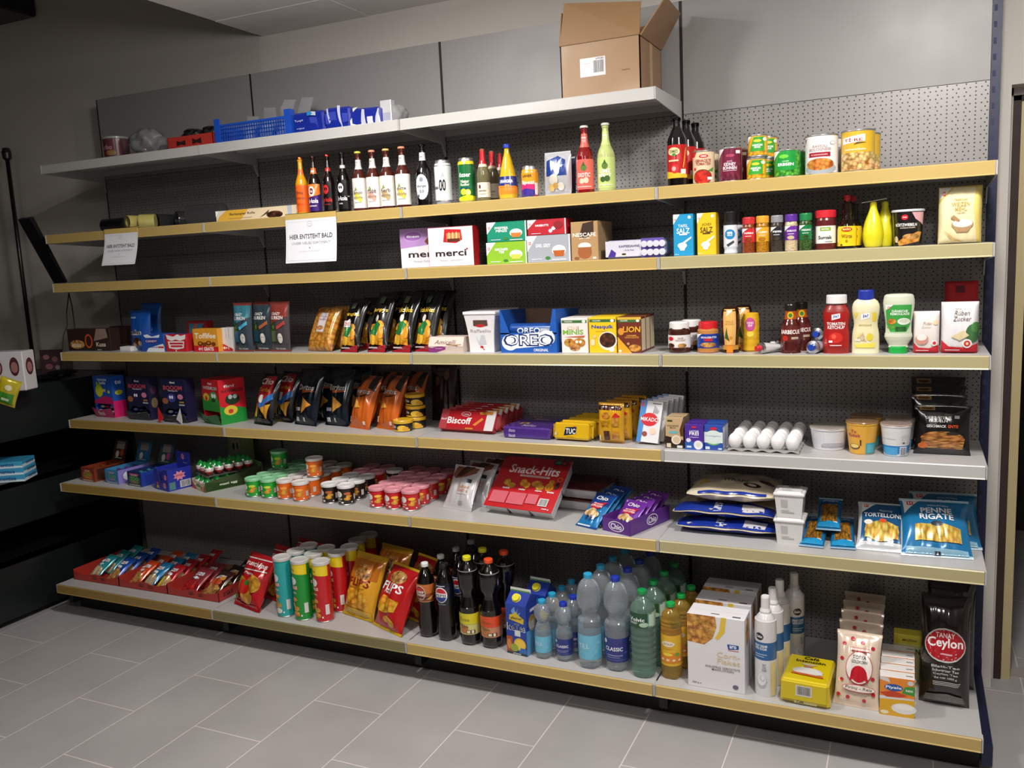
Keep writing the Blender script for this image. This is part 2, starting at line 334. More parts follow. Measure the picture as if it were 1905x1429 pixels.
POSW = dict(T='top', A='second', B='third', C='fourth', D='fifth', E='sixth', F='bottom')
CW = dict(gold='gold-edged', beige='beige-edged', olive='olive-edged', grey='grey-edged', brown='shade-browned gold-edged')
for lv in 'TABCDEF':
    z, d = LV[lv], DEP[lv]
    for j, cn in enumerate(colr[lv]):
        t = thing('shelf_board', f'{CW[cn]} {POSW[lv]} row steel shelf {WHAT[lv][j]}', 'shelf', (j, 0, z), 0, 'shelf boards of the wall unit')
        q = MB(); w0, w1 = .003, .997
        q.box(w0, w1, -d+.004, -.006, -.004, 0, SHELF); q.box(w0, w1, -d+.004, -d+.010, -.036, -.004, SHELF); q.box(w0, w1, -.012, -.006, -.03, -.004, SHELF)
        for yy in (-d*.35, -d*.7): q.prism([(yy-.045, -.004), (yy-.035, -.016), (yy+.035, -.016), (yy+.045, -.004)], 0, w0+.02, w1-.02, SHELF)
        q.obj('board', t)
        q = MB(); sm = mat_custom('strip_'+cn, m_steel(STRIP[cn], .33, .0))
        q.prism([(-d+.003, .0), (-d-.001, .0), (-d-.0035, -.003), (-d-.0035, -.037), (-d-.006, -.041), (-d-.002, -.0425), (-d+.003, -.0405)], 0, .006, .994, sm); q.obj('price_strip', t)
        for s in (0, 1):
            q = MB(); xs = .0005 if s == 0 else .9955
            if lv == 'F': q.box(xs, xs+.004, -d-.003, -d+.03, -.042, -.0002, SHELF)
            else: q.prism([(-d-.006, -.0005), (-d-.006, -.041), (-d*.5, -.052), (-.03, -.06), (-.005, -.11), (-.004, -.0005)], 0, xs, xs+.004, SHELF)
            q.obj('bracket', t)
# ------------------------------------------------------------------ placing: (row, left, right, top columns/rows of the photo, front distance) -> real position and size
def G(lv, uL, uR, vt, Y=None, vb=None, cyl=False, z0=0):
    z = LV[lv]+z0
    if vb is not None: Y = at((uL+uR)/2, vb, 2, z).y
    h = .15
    for _ in range(4):
        zm = z+h/2; yy = Y
        xL, xR = xat(uL, yy, zm), xat(uR, yy, zm); w = xR-xL; xc = (xL+xR)/2
        if cyl:
            for _ in range(3):
                th = atan2(xc-CAM[0], Y-CAM[1]); w = (xR-xL)*cos(th); yy = Y+w/2; xL, xR = xat(uL, yy, zm), xat(uR, yy, zm); xc = (xL+xR)/2
        h = zat(vt, xc, yy if cyl else Y)-z
    return xc, Y, w, h, z
LOG = []
def ordn(i): return ['first', 'second', 'third', 'fourth', 'fifth', 'sixth', 'seventh'][i]
def settle(o, z):            # rest a tilted thing on its shelf
    R_ = o.rotation_euler.to_matrix(); lo = 9
    for q in ([o] if o.data else [])+list(o.children):
        if q.data:
            for v in q.data.vertices: lo = min(lo, (R_ @ v.co).z)
    o.location.z = z-lo+.0004
def rows(o, n, dy, lab, group, dx=0, jit=.0, dz=0, cap=None):      # the same thing again behind the first; lab has a %s for its place in the row
    base = o.location.copy(); out = [o]
    if n > 1 and group: o['group'] = group
    for i in range(1, n):
        l = (base.x+dx*i+RND.uniform(-jit, jit), base.y+dy*i, base.z+dz*i)
        out.append(clone(o, l, (o.rotation_euler.x, o.rotation_euler.y, o.rotation_euler.z+RND.uniform(-jit, jit)*8), lab % (ordn(i)+' from the front'), group))
    return out

# ------------------------------------------------------------------ cartons
def cbox_mesh(mb, w, d, h, m, c=.0012, z0=0, y0=0, x0=0):     # box with softened edges
    a, b = w/2, d/2; c = min(c, w/4, d/4, h/4); P = {}
    vs = []; fs = []
    def V(x, y, z): vs.append((x+x0, y+y0, z+z0)); return len(vs)-1
    for sx in (-1, 1):
        for sy in (-1, 1):
            for sz in (0, 1):
                zz = h if sz else 0; zi = h-c if sz else c
                P[sx, sy, sz, 'x'] = V(sx*a, sy*(b-c), zi); P[sx, sy, sz, 'y'] = V(sx*(a-c), sy*b, zi); P[sx, sy, sz, 'z'] = V(sx*(a-c), sy*(b-c), zz)
                fs.append((P[sx, sy, sz, 'x'], P[sx, sy, sz, 'y'], P[sx, sy, sz, 'z']))
    for s in (-1, 1):
        fs.append((P[s, -1, 0, 'x'], P[s, 1, 0, 'x'], P[s, 1, 1, 'x'], P[s, -1, 1, 'x'])[::s]); fs.append((P[1, s, 0, 'y'], P[-1, s, 0, 'y'], P[-1, s, 1, 'y'], P[1, s, 1, 'y'])[::s])
        q = (s+1)//2; fs.append((P[-1, -1, q, 'z'], P[1, -1, q, 'z'], P[1, 1, q, 'z'], P[-1, 1, q, 'z'])[::s])
        for t in (-1, 1):
            fs.append((P[s, t, 0, 'x'], P[s, t, 1, 'x'], P[s, t, 1, 'y'], P[s, t, 0, 'y'])); u = (t+1)//2
            fs.append((P[s, -1, u, 'x'], P[s, 1, u, 'x'], P[s, 1, u, 'z'], P[s, -1, u, 'z'])); fs.append((P[-1, s, u, 'y'], P[1, s, u, 'y'], P[1, s, u, 'z'], P[-1, s, u, 'z']))
    mb.add(vs, fs, m)
def box_art(mb, w, d, h, front=(), right=(), top=(), left=(), fin='card', z0=0, y0=0):
    if front: art(mb, lambda x, y, o: (x-w/2, -d/2-o+y0, y+z0), w, h, front, fin)
    if right: art(mb, lambda x, y, o: (w/2+o, x-d/2+y0, y+z0), d, h, right, fin)
    if left: art(mb, lambda x, y, o: (-w/2-o, d/2-x+y0, y+z0), d, h, left, fin)
    if top: art(mb, lambda x, y, o: (x-w/2, y-d/2+y0, h+o+z0), w, d, top, fin)
def carton(name, label, cat, g, d, col, front=(), right=(), top=(), rz=0, fin='card', w=None, h=None, group=None, n=1, lab=None, dy=None, rx=0, left=()):
    xc, Y, w_, h_, z = g; w = w or w_; h = h or h_; LOG.append((name, label[:30], round(w, 3), round(h, 3), round(Y, 3)))
    mb = MB(); cbox_mesh(mb, w, d, h, (col, fin)); box_art(mb, w, d, h, front, right, top, left, fin)
    o = mb.obj(name); o.location = (xc, Y+d/2*cos(rz)+abs(w/2*sin(rz)), z); o.rotation_euler = (rx, 0, rz); tag(o, label, cat, group)
    if rx: settle(o, z)
    if n > 1: rows(o, n, dy or d+.002, lab, group, jit=.001)
    return o

# ------------------------------------------------------------------ round things: tins, cans, jars, bottles
def interp(prof, z):
    for (r0, z0), (r1, z1) in zip(prof, prof[1:]):
        if z0 <= z <= z1 and z1 > z0: return r0+(r1-r0)*(z-z0)/(z1-z0)
    return prof[0][0] if z < prof[0][1] else prof[-1][0]
def band(mb, prof, z0, z1, bg, spec=(), fin='gloss', rot=0, aw=1.25, off=.0004, seg=32, L=.006, arc=None):
    """a printed label around the profile from z0 to z1; the artwork is aw radians to each side"""
    n = max(2, int((z1-z0)/.012)); zs = [z0+(z1-z0)*i/n for i in range(n+1)]
    if arc is None: mb.lathe([(interp(prof, z)+off, z) for z in zs], (bg, fin) if isinstance(bg, str) else bg, seg, False)
    else: mb.grid(lambda u, v: ((interp(prof, z0+(z1-z0)*v)+off)*sin(rot+(2*u-1)*arc), -(interp(prof, z0+(z1-z0)*v)+off)*cos(rot+(2*u-1)*arc), z0+(z1-z0)*v), 20, n, (bg, fin) if isinstance(bg, str) else bg)
    R0 = max(interp(prof, (z0+z1)/2), .004); W = 2*aw*R0
    def SF(x, y, o):
        a = rot+(x-W/2)/R0; r = interp(prof, z0+y)+off+o+.0003; return (r*sin(a), -r*cos(a), z0+y)
    if spec: art(mb, SF, W, z1-z0, spec, fin, L=L)
def smooth(pts, k=4):        # Catmull-Rom through (r, z) control points
    out = []
    for i in range(len(pts)-1):
        p0, p1, p2, p3 = pts[max(i-1, 0)], pts[i], pts[i+1], pts[min(i+2, len(pts)-1)]
        for j in range(k):
            t = j/k; out.append(tuple(max(0, .5*(2*p1[a]+(p2[a]-p0[a])*t+(2*p0[a]-5*p1[a]+4*p2[a]-p3[a])*t*t+(3*p1[a]-p0[a]-3*p2[a]+p3[a])*t**3)) for a in (0, 1)))
    out.append(pts[-1]); return [(r, max(z, out[i-1][1] if i else z)) for i, (r, z) in enumerate(out)]
def tocam(x, y): return .4*atan2(CAM[0]-x, y-CAM[1])       # how far a round pack was turned towards the aisle
def rnd_thing(name, label, cat, g, w, h, group=None):
    xc, Y, w_, h_, z = g; LOG.append((name, label[:30], round(w_, 3), round(h_, 3), round(Y, 3)))
    return thing(name, label, cat, (xc, Y+w/2, z), 0, group), w/2, h
def tin(name, label, cat, g, bg, spec, rot=0, w=None, h=None, group=None, lid=('b9b9b6', 'tin'), n=1, lab=None, dy=None, fin='gloss', dx=0, aw=1.25, plast=None):
    w = w or g[2]; h = h or g[3]; t, r, h = rnd_thing(name, label, cat, g, w, h, group); rot += tocam(g[0], g[1])
    mb = MB(); pr = [(r*.96, 0), (r, .0015), (r, .004), (r*.975, .006), (r*.975, h-.006), (r, h-.004), (r, h-.001), (r*.97, h), (r*.96, h-.003), (0, h-.003)]
    mb.lathe(pr, lid, 32); mb.obj('can_body', t)
    mb = MB(); band(mb, [(r*.978, 0), (r*.978, h)], .006, h-.006, bg, spec, fin, rot, aw); mb.obj('paper_label', t)
    if n > 1: rows(t, n, dy or w+.003, lab, group, dx=dx, jit=.001)
    return t
def drinkcan(name, label, cat, g, bg, spec, rot=0, w=None, h=None, group=None):
    w = w or g[2]; h = h or g[3]; t, r, h = rnd_thing(name, label, cat, g, w, h, group); rot += tocam(g[0], g[1])
    pr = [(r*.75, 0), (r*.8, .002), (r, .012), (r, h-.022), (r*.86, h-.006), (r*.84, h-.003), (r*.87, h-.001), (r*.86, h), (r*.8, h-.004), (0, h-.004)]
    mb = MB(); mb.lathe(pr, ('c4c4c4', 'tin'), 32); mb.obj('can_body', t)
    mb = MB(); band(mb, pr, .006, h-.012, bg, spec, 'gloss', rot, 1.3); mb.obj('printed_sleeve', t); return t
LONGNECK = [(.0, 0), (.82, .0), (1, .02), (1, .05), (1, .50), (.98, .55), (.84, .61), (.58, .68), (.42, .74), (.37, .83), (.35, .90), (.35, .93), (.41, .935), (.41, .95), (.36, .955), (.36, .97)]
def bottle(name, label, cat, g, prof, body, cap, bands=(), neck=None, rot=0, w=None, h=None, group=None, capr=.47, caph=.04, capcol2=None, rf=None, seg=32, content=None, closed=True):
    """prof in fractions of the radius and the height; bands = (z0, z1, colour, artwork)"""
    w = w or g[2]; h = h or g[3]; t, r, h = rnd_thing(name, label, cat, g, w, h, group); rot += tocam(g[0], g[1])
    pr = [(a*r, b*h) for a, b in prof]; mb = MB(); mb.lathe(pr, body, seg, True, rf=rf); mb.obj('glass_body' if body[1] in ('glass', 'liquid') else 'bottle_body', t)
    if content:
        mb = MB(); zt = content[1]*h; pc = [(max(a-.0025, 0), max(b, .004)) for a, b in pr if b < zt]; pc += [(max(interp(pr, zt)-.0025, 0), zt), (0, zt)]; mb.lathe(pc, content[0], seg, True, rf=rf); mb.obj('liquid', t)
    for b in bands:
        mb = MB(); band(mb, [(a*r, c*h) for a, c in prof if a > 0], b[0]*h, b[1]*h, b[2], b[3] if len(b) > 3 else (), 'gloss', rot, b[4] if len(b) > 4 else 1.25, arc=b[5] if len(b) > 5 else None)
        mb.obj('neck_label' if b[0] > .6 else 'front_label', t)
    if cap:
        mb = MB(); cr = r*capr; zt = h; zb = h*(1-caph)
        mb.lathe([(cr*.96, zb), (cr, zb+.001), (cr, zt-.004), (cr*.93, zt-.001), (cr*.8, zt), (0, zt)], cap, 24, rf=(lambda a, rr, z: rr*(1+.03*cos(a*20))) if seg >= 24 else None); mb.obj('bottle_cap', t)
    return t

# ------------------------------------------------------------------ soft bags
def bag_fn(w, h, t, s=.05, wr=.05, seed=0, pinch=.07, flat=.0):
    rr = random.Random(seed); ph = [rr.uniform(0, 6.3) for _ in range(6)]
    def T(x, y):       # x -1..1, y 0..1 -> half thickness
        yy = min(1, max(0, (y-s)/(1-2*s))); b = max(0, sin(pi*yy))**(.55-.3*flat); a = max(0, 1-abs(x)**(2.4+4*flat))**.6
        k = t/2*a*b; q = wr*t*a*b*(.5*sin(7*x+5*y+ph[0])+.35*sin(13*y+3*x+ph[1])*abs(x)+.3*sin(17*x-4*y+ph[2])*(1-yy)*(1.2)+.3*sin(19*x+ph[3])*yy)
        return k+q+(.0006 if b > 0 else .0004)
    def X(x, y):
        yy = min(1, max(0, (y-s)/(1-2*s))); return x*w/2*(1-pinch*max(0, sin(pi*yy))**.5)
    return T, X
def bag(name, label, cat, loc, w, h, t, bg, spec=(), fin='foil', lean=0, rz=0, ry=0, seed=1, s=.05, seal=None, group=None, wr=.05, back=None, pinch=.07, flat=0, bottomz=None, tilt_settle=True, nx=24, nz=30, aa=.92):
    T, X = bag_fn(w, h, t, s, wr, seed, pinch, flat); mb = MB(); m = (bg, fin)
    mb.grid(lambda u, v: (X(2*u-1, v), -T(2*u-1, v), v*h), nx, nz, m); mb.grid(lambda u, v: (X(1-2*u, v), T(1-2*u, v), v*h), nx, nz, (back or bg, fin))
    if seal:
        for a, b in ((0, s*.9), (1-s*.9, 1)): mb.grid(lambda u, v: (X(2*u-1, a+(b-a)*v)*1.002, -T(2*u-1, a+(b-a)*v)-.0005-.0004*sin(v*40), (a+(b-a)*v)*h), 12, 3, (seal, fin))
    def SF(x, y, o):
        a = (x-w/2)/(w/2)*aa; return (X(a, y/h), -T(a, y/h)-o-.0009, y)
    if spec: art(mb, SF, w, h, spec, fin, L=max(w, h)/32, base=.0007, step=.00038)
    o = mb.obj(name); o.location = loc; o.rotation_euler = (-radians(lean), radians(ry), radians(rz)); tag(o, label, cat, group)
    if tilt_settle: settle(o, loc[2])
    return o
def spot(lv, u, v, z0=0):        # the point of a shelf seen at pixel (u, v)
    p = at(u, v, 2, LV[lv]+z0); return p.x, p.y, LV[lv]+z0
def pt(lv, u, Y, z0=0): return xat(u, Y, LV[lv]+z0), Y, LV[lv]+z0
def KMARK(x, y, s=.1, asp=1, c='d8232a', bg='fff'):      # little retail-house square mark
    return [('r', x, y, x+s, y+s*asp, c), ('p', [(x+s*.2, y+s*asp*.15), (x+s*.4, y+s*asp*.15), (x+s*.4, y+s*asp*.85), (x+s*.2, y+s*asp*.85)], bg), ('p', [(x+s*.5, y+s*asp*.5), (x+s*.8, y+s*asp*.15), (x+s*.8, y+s*asp*.4), (x+s*.68, y+s*asp*.5), (x+s*.8, y+s*asp*.6), (x+s*.8, y+s*asp*.85)], bg)]
def CORNER(c='f4f4f4', a=.3, b=.28): return [('p', [(0, 1), (0, 1-b), (a, 1)], c)]
# ================================================================== second row: beers, sodas, pouches, tins
LQ = lambda c: (c, 'liquid')
ya = -.345
def beer(label, uL, uR, vt, liquid, cap, neck, lab, Y=ya, h=.232, w=.061, glass=None, group=None, lz=(.06, .52), n=1, lt=None, dy=None):
    g = G('A', uL, uR, vt, Y, cyl=True)
    t = bottle('drink_bottle', label, 'bottle', g, LONGNECK, liquid, cap, [(lz[0], lz[1], lab[0], lab[1])]+([(neck[0], neck[1], neck[2], neck[3])] if neck else []), group=group, w=None, h=None, caph=.034, capr=.47)
    if n > 1: rows(t, n, dy, lt, group)
    return t
beer('slim bottle of orange soda with bright orange label, leftmost bottle of the drinks', 549.5, 573, 293, LQ('d99a16'), ('e8763c', 'metal'), (.70, .80, 'ee6a22', ()), ('f4641e', [('t', 'fritz', .5, .72, .12, '5c3a30'), ('t', 'orange', .5, .5, .1, '8c4a24'), ('t', 'limo', .5, .3, .1, 'c84c14')]))
beer('dark cola-orange bottle with purple and orange label', 573, 597, 291, LQ('1c0f0a'), ('4a2c24', 'metal'), (.70, .80, 'ee6a22', [('t', 'misch', .5, .5, .5, 'fff', .5)]), ('3c1c6c', [('p', [(0, .48), (1, .62), (1, 1), (0, 1)], 'f07a28'), ('p', [(.55, .55), (.9, 1), (.75, 1), (.5, .6)], 'f8b070'), ('e', .42, .74, .2, .19, 'fff'), ('e', .42, .74, .13, .12, '7c3424'), ('t', 'fritz', .42, .74, .1, 'eee', .2), ('t', 'b·kola', .5, .38, .16, 'fff', .62), ('t', 'mischmasch', .45, .2, .06, 'eee', .5)]))
beer('dark cola bottle with black label in red print and red cap', 600, 623, 288, LQ('120808'), ('d8403c', 'metal'), (.72, .78, 'b82a28', ()), ('0c0a0a', [('e', .42, .76, .19, .17, 'c8282a'), ('e', .36, .78, .05, .06, '140808'), ('e', .48, .78, .05, .06, '140808'), ('t', 'b·kola', .5, .38, .16, 'd02a2a', .62), ('t', 'superzero', .45, .2, .06, 'a02424', .45)]))
beer('black cola bottle with black label in white print', 627, 651, 284, LQ('0c0707'), ('2c2c2c', 'metal'), (.74, .79, 'd8d4d0', ()), ('0e0c0c', [('e', .42, .76, .19, .17, 'f4f4f4'), ('e', .36, .78, .05, .06, '140808'), ('e', .48, .78, .05, .06, '140808'), ('t', 'b·kola', .5, .38, .16, 'f4f4f4', .62), ('t', 'kola', .4, .2, .06, 'ddd', .25), ('t', 'stimulant', .93, .45, .05, 'ccc', .2)]))
SPR = [('e8e4dc', 'c9c23c', 'd8d048', 'lemon', 'pale yellow cap and yellow fruit print', 'leftmost'), ('eae4de', 'e08a6c', 'd8a08c', 'rose', 'salmon cap and pink print', 'second from the left'), ('eae4da', 'd8b068', 'b89c6c', 'herb', 'straw cap and brown print', 'third from the left'), ('eceae2', 'e88a68', 'e0c050', 'quitte', 'coral cap and round yellow fruit print', 'rightmost')]
for (uL, uR, vt), (bg, cp, fr_, tx, ds, ps) in zip([(655, 682, 282), (681, 708, 279.5), (706, 735, 277), (735, 764, 273)], SPR):
    beer(f'spritz bottle, white label, {ds}, {ps} of four', uL, uR, vt, LQ('4a1c14'), (cp, 'plastic'), (.70, .86, 'dcd8d2', [('r', .25, .5, .75, .52, '777'), ('t', 'BIO', .5, .72, .12, '666'), ('r', .3, .35, .7, .37, '999')]),
         (bg, [('e', .45, .4, .16, .13, fr_), ('e', .62, .3, .12, .1, fr_), ('p', [(.3, .55), (.4, .72), (.5, .6)], '8c9c5c'), ('t', tx, .5, .52, .13, '6c6258', .5), ('t', 'schorle', .5, .36, .1, '8c8070', .5), ('r', .3, .18, .7, .2, 'aaa')]), group='white-labelled spritz bottles', lz=(.05, .55), Y=ya+.002)
beer('dark beer bottle with white shield label beside the tall white can', 773, 802, 269, LQ('080506'), ('202024', 'metal'), (.74, .87, 'd8dadf', [('r', .3, .4, .7, .55, '889')]), ('0a0708', [('e', .5, .5, .36, .49, 'dcdde2'), ('r', .2, .2, .8, .8, 'dcdde2'), ('e', .5, .78, .1, .09, '8890a0'), ('t', 'itburger', .5, .52, .13, '555a68', .5), ('t', '0,0', .5, .32, .14, '444a58', .22), ('e', .32, .16, .05, .06, '556')]), lz=(.1, .52))
drinkcan('beverage_can', 'tall white non-alcoholic beer can with large black 0.0', 'can', G('A', 809, 841, 299, -.33, cyl=True), 'dfe1e2', [('p', [(.5, .62), (.6, .8), (.68, .62), (.6, .68)], 'b4b8bc'), ('t', '00', .56, .45, .3, '111', .30), ('e', .56, .44, .02, .012, '111'), ('t', 'alkohol', .24, .4, .09, '333', .26), ('r', .1, 0, .9, .02, 'c8cccf')])
drinkcan('beverage_can', 'tall green radler can with yellow lemons on it', 'can', G('A', 853, 885, 295, -.33, cyl=True), '116a34', [('r', 0, .92, 1, 1, 'd8cc20'), ('t', 'össer', .5, .66, .11, 'fff', .55), ('t', 'Natur', .5, .50, .08, 'e8f0e0', .4), ('t', 'Radler', .5, .42, .07, 'e8f0e0', .42), ('p', [(0, 0), (1, 0), (1, .12), (.6, .16), (0, .08)], 'e4dc1c'), ('e', .42, .24, .13, .08, 'f4e43c'), ('e', .62, .22, .13, .08, 'f0dc28'), ('r', .28, .32, .72, .34, '0c4a84'), ('e', .62, .22, .1, .06, 'faf08c')])
WINE = [(.0, 0), (.85, 0), (1, .02), (1, .50), (.96, .58), (.6, .70), (.42, .78), (.40, .92), (.42, .96), (.40, .985), (.3, 1)]
for i, (uL, uR, vt, Y) in enumerate([(887, 911, 277, -.34), (905, 928, 281, -.265), (922, 941, 284.5, -.19)]):
    bottle('wine_bottle', f'small wine bottle with red capsule and cream label, {ordn(i)} from the front', 'bottle', G('A', uL, uR, vt, Y, cyl=True), WINE, LQ('6c6648'), None,
           [(.08, .36, 'e4dcc8', [('e', .35, .72, .07, .14, '5c3a30'), ('t', 'weinkeller', .5, .45, .14, '887', .5), ('r', .3, .2, .7, .24, 'aa9')]), (.70, .985, 'c01c28', ()), (.655, .71, 'd8c8b0', ())], group='small red-capped wine bottles')
g = G('A', 926, 963, 268.5, -.335, cyl=True)
bottle('soda_bottle', 'orange soda bottle tapering upward with blue plastic cap', 'bottle', g, [(0, 0), (.75, 0), (.93, .03), (1, .12), (1, .18), (.93, .32), (.7, .55), (.42, .76), (.28, .84), (.24, .9), (.24, .94)], LQ('dcb224'), ('1e3aa8', 'plastic'),
       [(.22, .42, '23307c', [('t', 'ORANGINA', .5, .55, .3, 'fff', .62), ('e', .55, .12, .12, .14, 'f09020'), ('p', [(0, 0), (1, 0), (1, .1), (0, .2)], 'e88424')]), (.10, .22, 'e08a2c', ())], capr=.36, caph=.07)
drinkcan('beverage_can', 'short orange cola-mix can with magenta and blue waves', 'can', G('A', 970.5, 1002, 310, -.33, cyl=True), 'f0a020', [('t', 'LANER', .45, .76, .1, '3a2c1c', .45), ('p', [(0, 0), (1, 0), (1, .42), (0, .5)], 'd8286c'), ('p', [(0, 0), (.75, 0), (1, .1), (1, .2), (.4, .3), (0, .24)], '3c2c8c'), ('t', 'Spezi', .48, .5, .17, 'fff', .6), ('r', .8, .05, .98, .5, 'f4e8e0')])
x, y, z = pt('A', 1039, -.31)
for i, (u, Y, sd) in enumerate([(1039, -.31, 3), (1052, -.245, 4)]):
    x, y, z = pt('A', u, Y)
    bag('drink_pouch', ['silver standing pouch with blue print in front of a darker pouch', 'darker blue snack pouch half hidden behind the silver pouch'][i], 'pouch', (x, y, z), .10-.02*i, [.155, .14][i], .045, ['b8b9bd', '2c3450'][i],
        [('p', [(.1, .45), (.9, .45), (.85, .8), (.55, .9), (.1, .8)], '24408c'), ('p', [(.3, .8), (.5, .42), (.62, .5), (.72, .85), (.5, .7)], 'e8eaf4'), ('t', 'jokur', .55, .66, .09, 'e8ecf8', .5), ('e', .4, .36, .18, .12, 'd8d0c0'), ('e', .3, .18, .12, .08, 'e0b868'), ('e', .68, .2, .13, .09, 'e8dccc'), ('e', .48, .22, .1, .07, 'c89c54')], 'foil', lean=3, seed=sd, s=.04, seal='c4c6ca', pinch=-.05)
for uL, uR, vt, liq, c, tx, col, ds in [(1072, 1104.5, 234, '7c0c14', 'e0665c', 'EXOTIC', 'f4c8b0', 'tall red exotic lemonade bottle with coral label'), (1111, 1144, 229, 'b9c47c', 'c4d880', 'LIME\nMINT', '3c5c28', 'tall pale green lime lemonade bottle with green label')]:
    beer(ds+' and white cap', uL, uR, vt, LQ(liq), ('d4d2ce', 'plastic'), (.68, .88, c, [('t', 'FRESH', .5, .7, .1, 'fff'), ('r', .3, .5, .7, .53, 'eee'), ('r', .35, .4, .65, .42, 'eee')]),
         (c, [('e', .5, .72, .14, .11, '5c7c34'), ('p', [(.42, .78), (.5, .93), (.58, .78)], '3c6024'), ('t', tx, .5, .48, .14 if '\n' not in tx else .26, 'f4f0e8', .6), ('e', .4, .28, .12, .09, col), ('e', .6, .3, .12, .1, col), ('r', .15, .08, .85, .1, 'f4e8e0')]), lz=(.06, .5), Y=-.34)
SQ = [(0, 0), (.9, 0), (1, .02), (1, .38), (.96, .5), (.98, .6), (.9, .70), (.6, .80), (.38, .87), (.36, .93), (.42, .935), (.42, .95), (.36, .955), (.34, .97)]
g = G('A', 1241, 1279, 219, -.335, cyl=True)
t = bottle('syrup_bottle', 'dark pomegranate syrup bottle with red and yellow label, first from the front', 'bottle', g, SQ, LQ('0a0506'), ('1c1a1c', 'metal'),
       [(.12, .60, 'b81a1e', [('p', [(0, 0), (1, 0), (1, .1), (0, .22)], 'e4b82c'), ('e', .4, .8, .26, .12, 'f0d8a0'), ('t', 'DIMES', .4, .8, .1, '2c5c24', .36), ('e', .42, .7, .08, .05, '3c7c2c'), ('r', .18, .5, .6, .55, 'f0c8a0'), ('e', .45, .28, .15, .14, 'd83030'), ('e', .42, .28, .08, .07, 'f0a8a0'), ('r', .68, .12, .9, .26, 'f0e8e0'), ('p', [(.75, .3), (.9, .9), (.95, .9), (.8, .3)], 'd8a030')])], group='dark syrup bottles', capr=.42, caph=.045)
rows(t, 3, .085, 'dark pomegranate syrup bottle with red and yellow label, %s', 'dark syrup bottles', dx=.012)
yt = -.335
tin('food_tin', 'beige chopped tomato tin with red bowl picture, first from the front', 'tin', G('A', 1288.5, 1330, 281, yt, cyl=True), 'd8c4a0', [('p', [(0, .85), (.18, .85), (.28, 1), (0, 1)], 'c02420'), ('e', .55, .86, .17, .06, 'c82420'), ('t', 'ORO', .55, .86, .06, 'fff', .2), ('t', 'GEHACKTE\nTOMATEN', .53, .66, .2, 'a43a2c', .6), ('e', .5, .18, .36, .25, '6c4424'), ('e', .5, .18, .32, .22, '~tomato'), ('e', .2, .45, .06, .05, 'c83024'), ('p', [(.7, .38), (.95, .5), (.9, .35)], '4c8c34'), ('r', .68, .08, .86, .17, 'eee')], group='chopped tomato tins', n=2, lab='beige chopped tomato tin with red bowl picture, %s')
tin('food_tin', 'dark red kidney bean tin with white corner, first from the front', 'tin', G('A', 1338.5, 1381, 275, yt, cyl=True), '701a3a', [('p', [(0, .7), (.3, 1), (0, 1)], 'e8e0e0'), ('r', 0, 0, 1, .2, '~bean'), ('r', .82, .2, 1, .95, '~bean'), ('t', 'KIDNEY\nBOHNEN', .5, .45, .22, 'f4e8ec', .5), ('t', 'ROTE', .5, .6, .045, 'eac', .18), ('e', .52, .78, .16, .05, 'a83c58'), ('r', .72, .84, .9, .94, 'eee'), ('r', .25, .3, .75, .315, 'dcc')], group='kidney bean tins', n=2, lab='dark red kidney bean tin with white corner, %s', dy=.08, dx=.008)
CORN = [('r', 0, 0, 1, .22, '~corn'), ('p', [(.15, .2), (.8, .2), (.8, .95), (.35, .95)], '3a9c34'), ('p', [(0, .6), (.25, 1), (0, 1)], 'f0f0e8'), ('e', .5, .75, .16, .07, 'e8cc30'), ('t', 'GEMÜSE\nMAIS', .5, .48, .22, 'fff', .42), ('e', .82, .82, .1, .1, 'e4e8d8')]
g = G('A', 1389, 1426, 294, yt, cyl=True); hc = g[3]
t = tin('food_tin', 'small sweetcorn tin, bottom of the front stack of two', 'tin', g, 'e2a81e', CORN, group='small sweetcorn tins')
x, y, z = t.location
clone(t, (x+.004, y+.002, z+hc+.0005), (0, 0, .05), 'small sweetcorn tin, top of the front stack of two', 'small sweetcorn tins')
clone(t, (x+.022, y+.08, z), (0, 0, .15), 'small sweetcorn tin, bottom of the rear stack of two', 'small sweetcorn tins')
clone(t, (x+.024, y+.08, z+hc+.0005), (0, 0, .15), 'small sweetcorn tin, top of the rear stack of two', 'small sweetcorn tins')
tin('food_tin', 'bright green pea tin with white corner, first from the front', 'tin', G('A', 1440, 1489, 279, yt, cyl=True), '2e9c34', [('r', 0, 0, 1, .24, '~pea'), ('r', .8, .2, 1, 1, '~pea'), ('p', [(0, .3), (.38, 1), (.8, 1), (.8, .24), (.05, .24)], '189238'), ('p', [(0, .62), (.3, 1), (0, 1)], 'eef4ea'), ('t', 'ERBSEN', .48, .46, .12, 'fff', .5), ('t', 'JUNGE', .48, .58, .05, 'dfd', .2), ('e', .42, .78, .15, .08, '6cc83c')], group='pea tins', n=2, lab='bright green pea tin with white corner, %s', dx=.012)
tin('food_tin', 'large white ravioli tin with red strip and pasta bowl, first from the front', 'tin', G('A', 1497, 1560, 252, yt, cyl=True), 'dcdadc', [('t', 'RAVIOLI\nBOLOGNESE', .48, .68, .16, 'a88c84', .55), ('r', .2, .44, .74, .56, '9c1c30'), ('t', 'in tomatensoße', .47, .5, .035, 'ecc', .4), ('e', .5, .12, .42, .16, '9aa0a4'), ('e', .48, .24, .36, .16, '~ravioli'), ('p', [(.04, .8), (.1, .95), (.04, .95)], '444'), ('e', .8, .8, .08, .05, 'aaa'), ('e', .8, .8, .06, .035, 'dcdadc')], group='large ravioli tins', n=2, lab='large white ravioli tin with red strip and pasta bowl, %s', dx=.01, dy=.12)
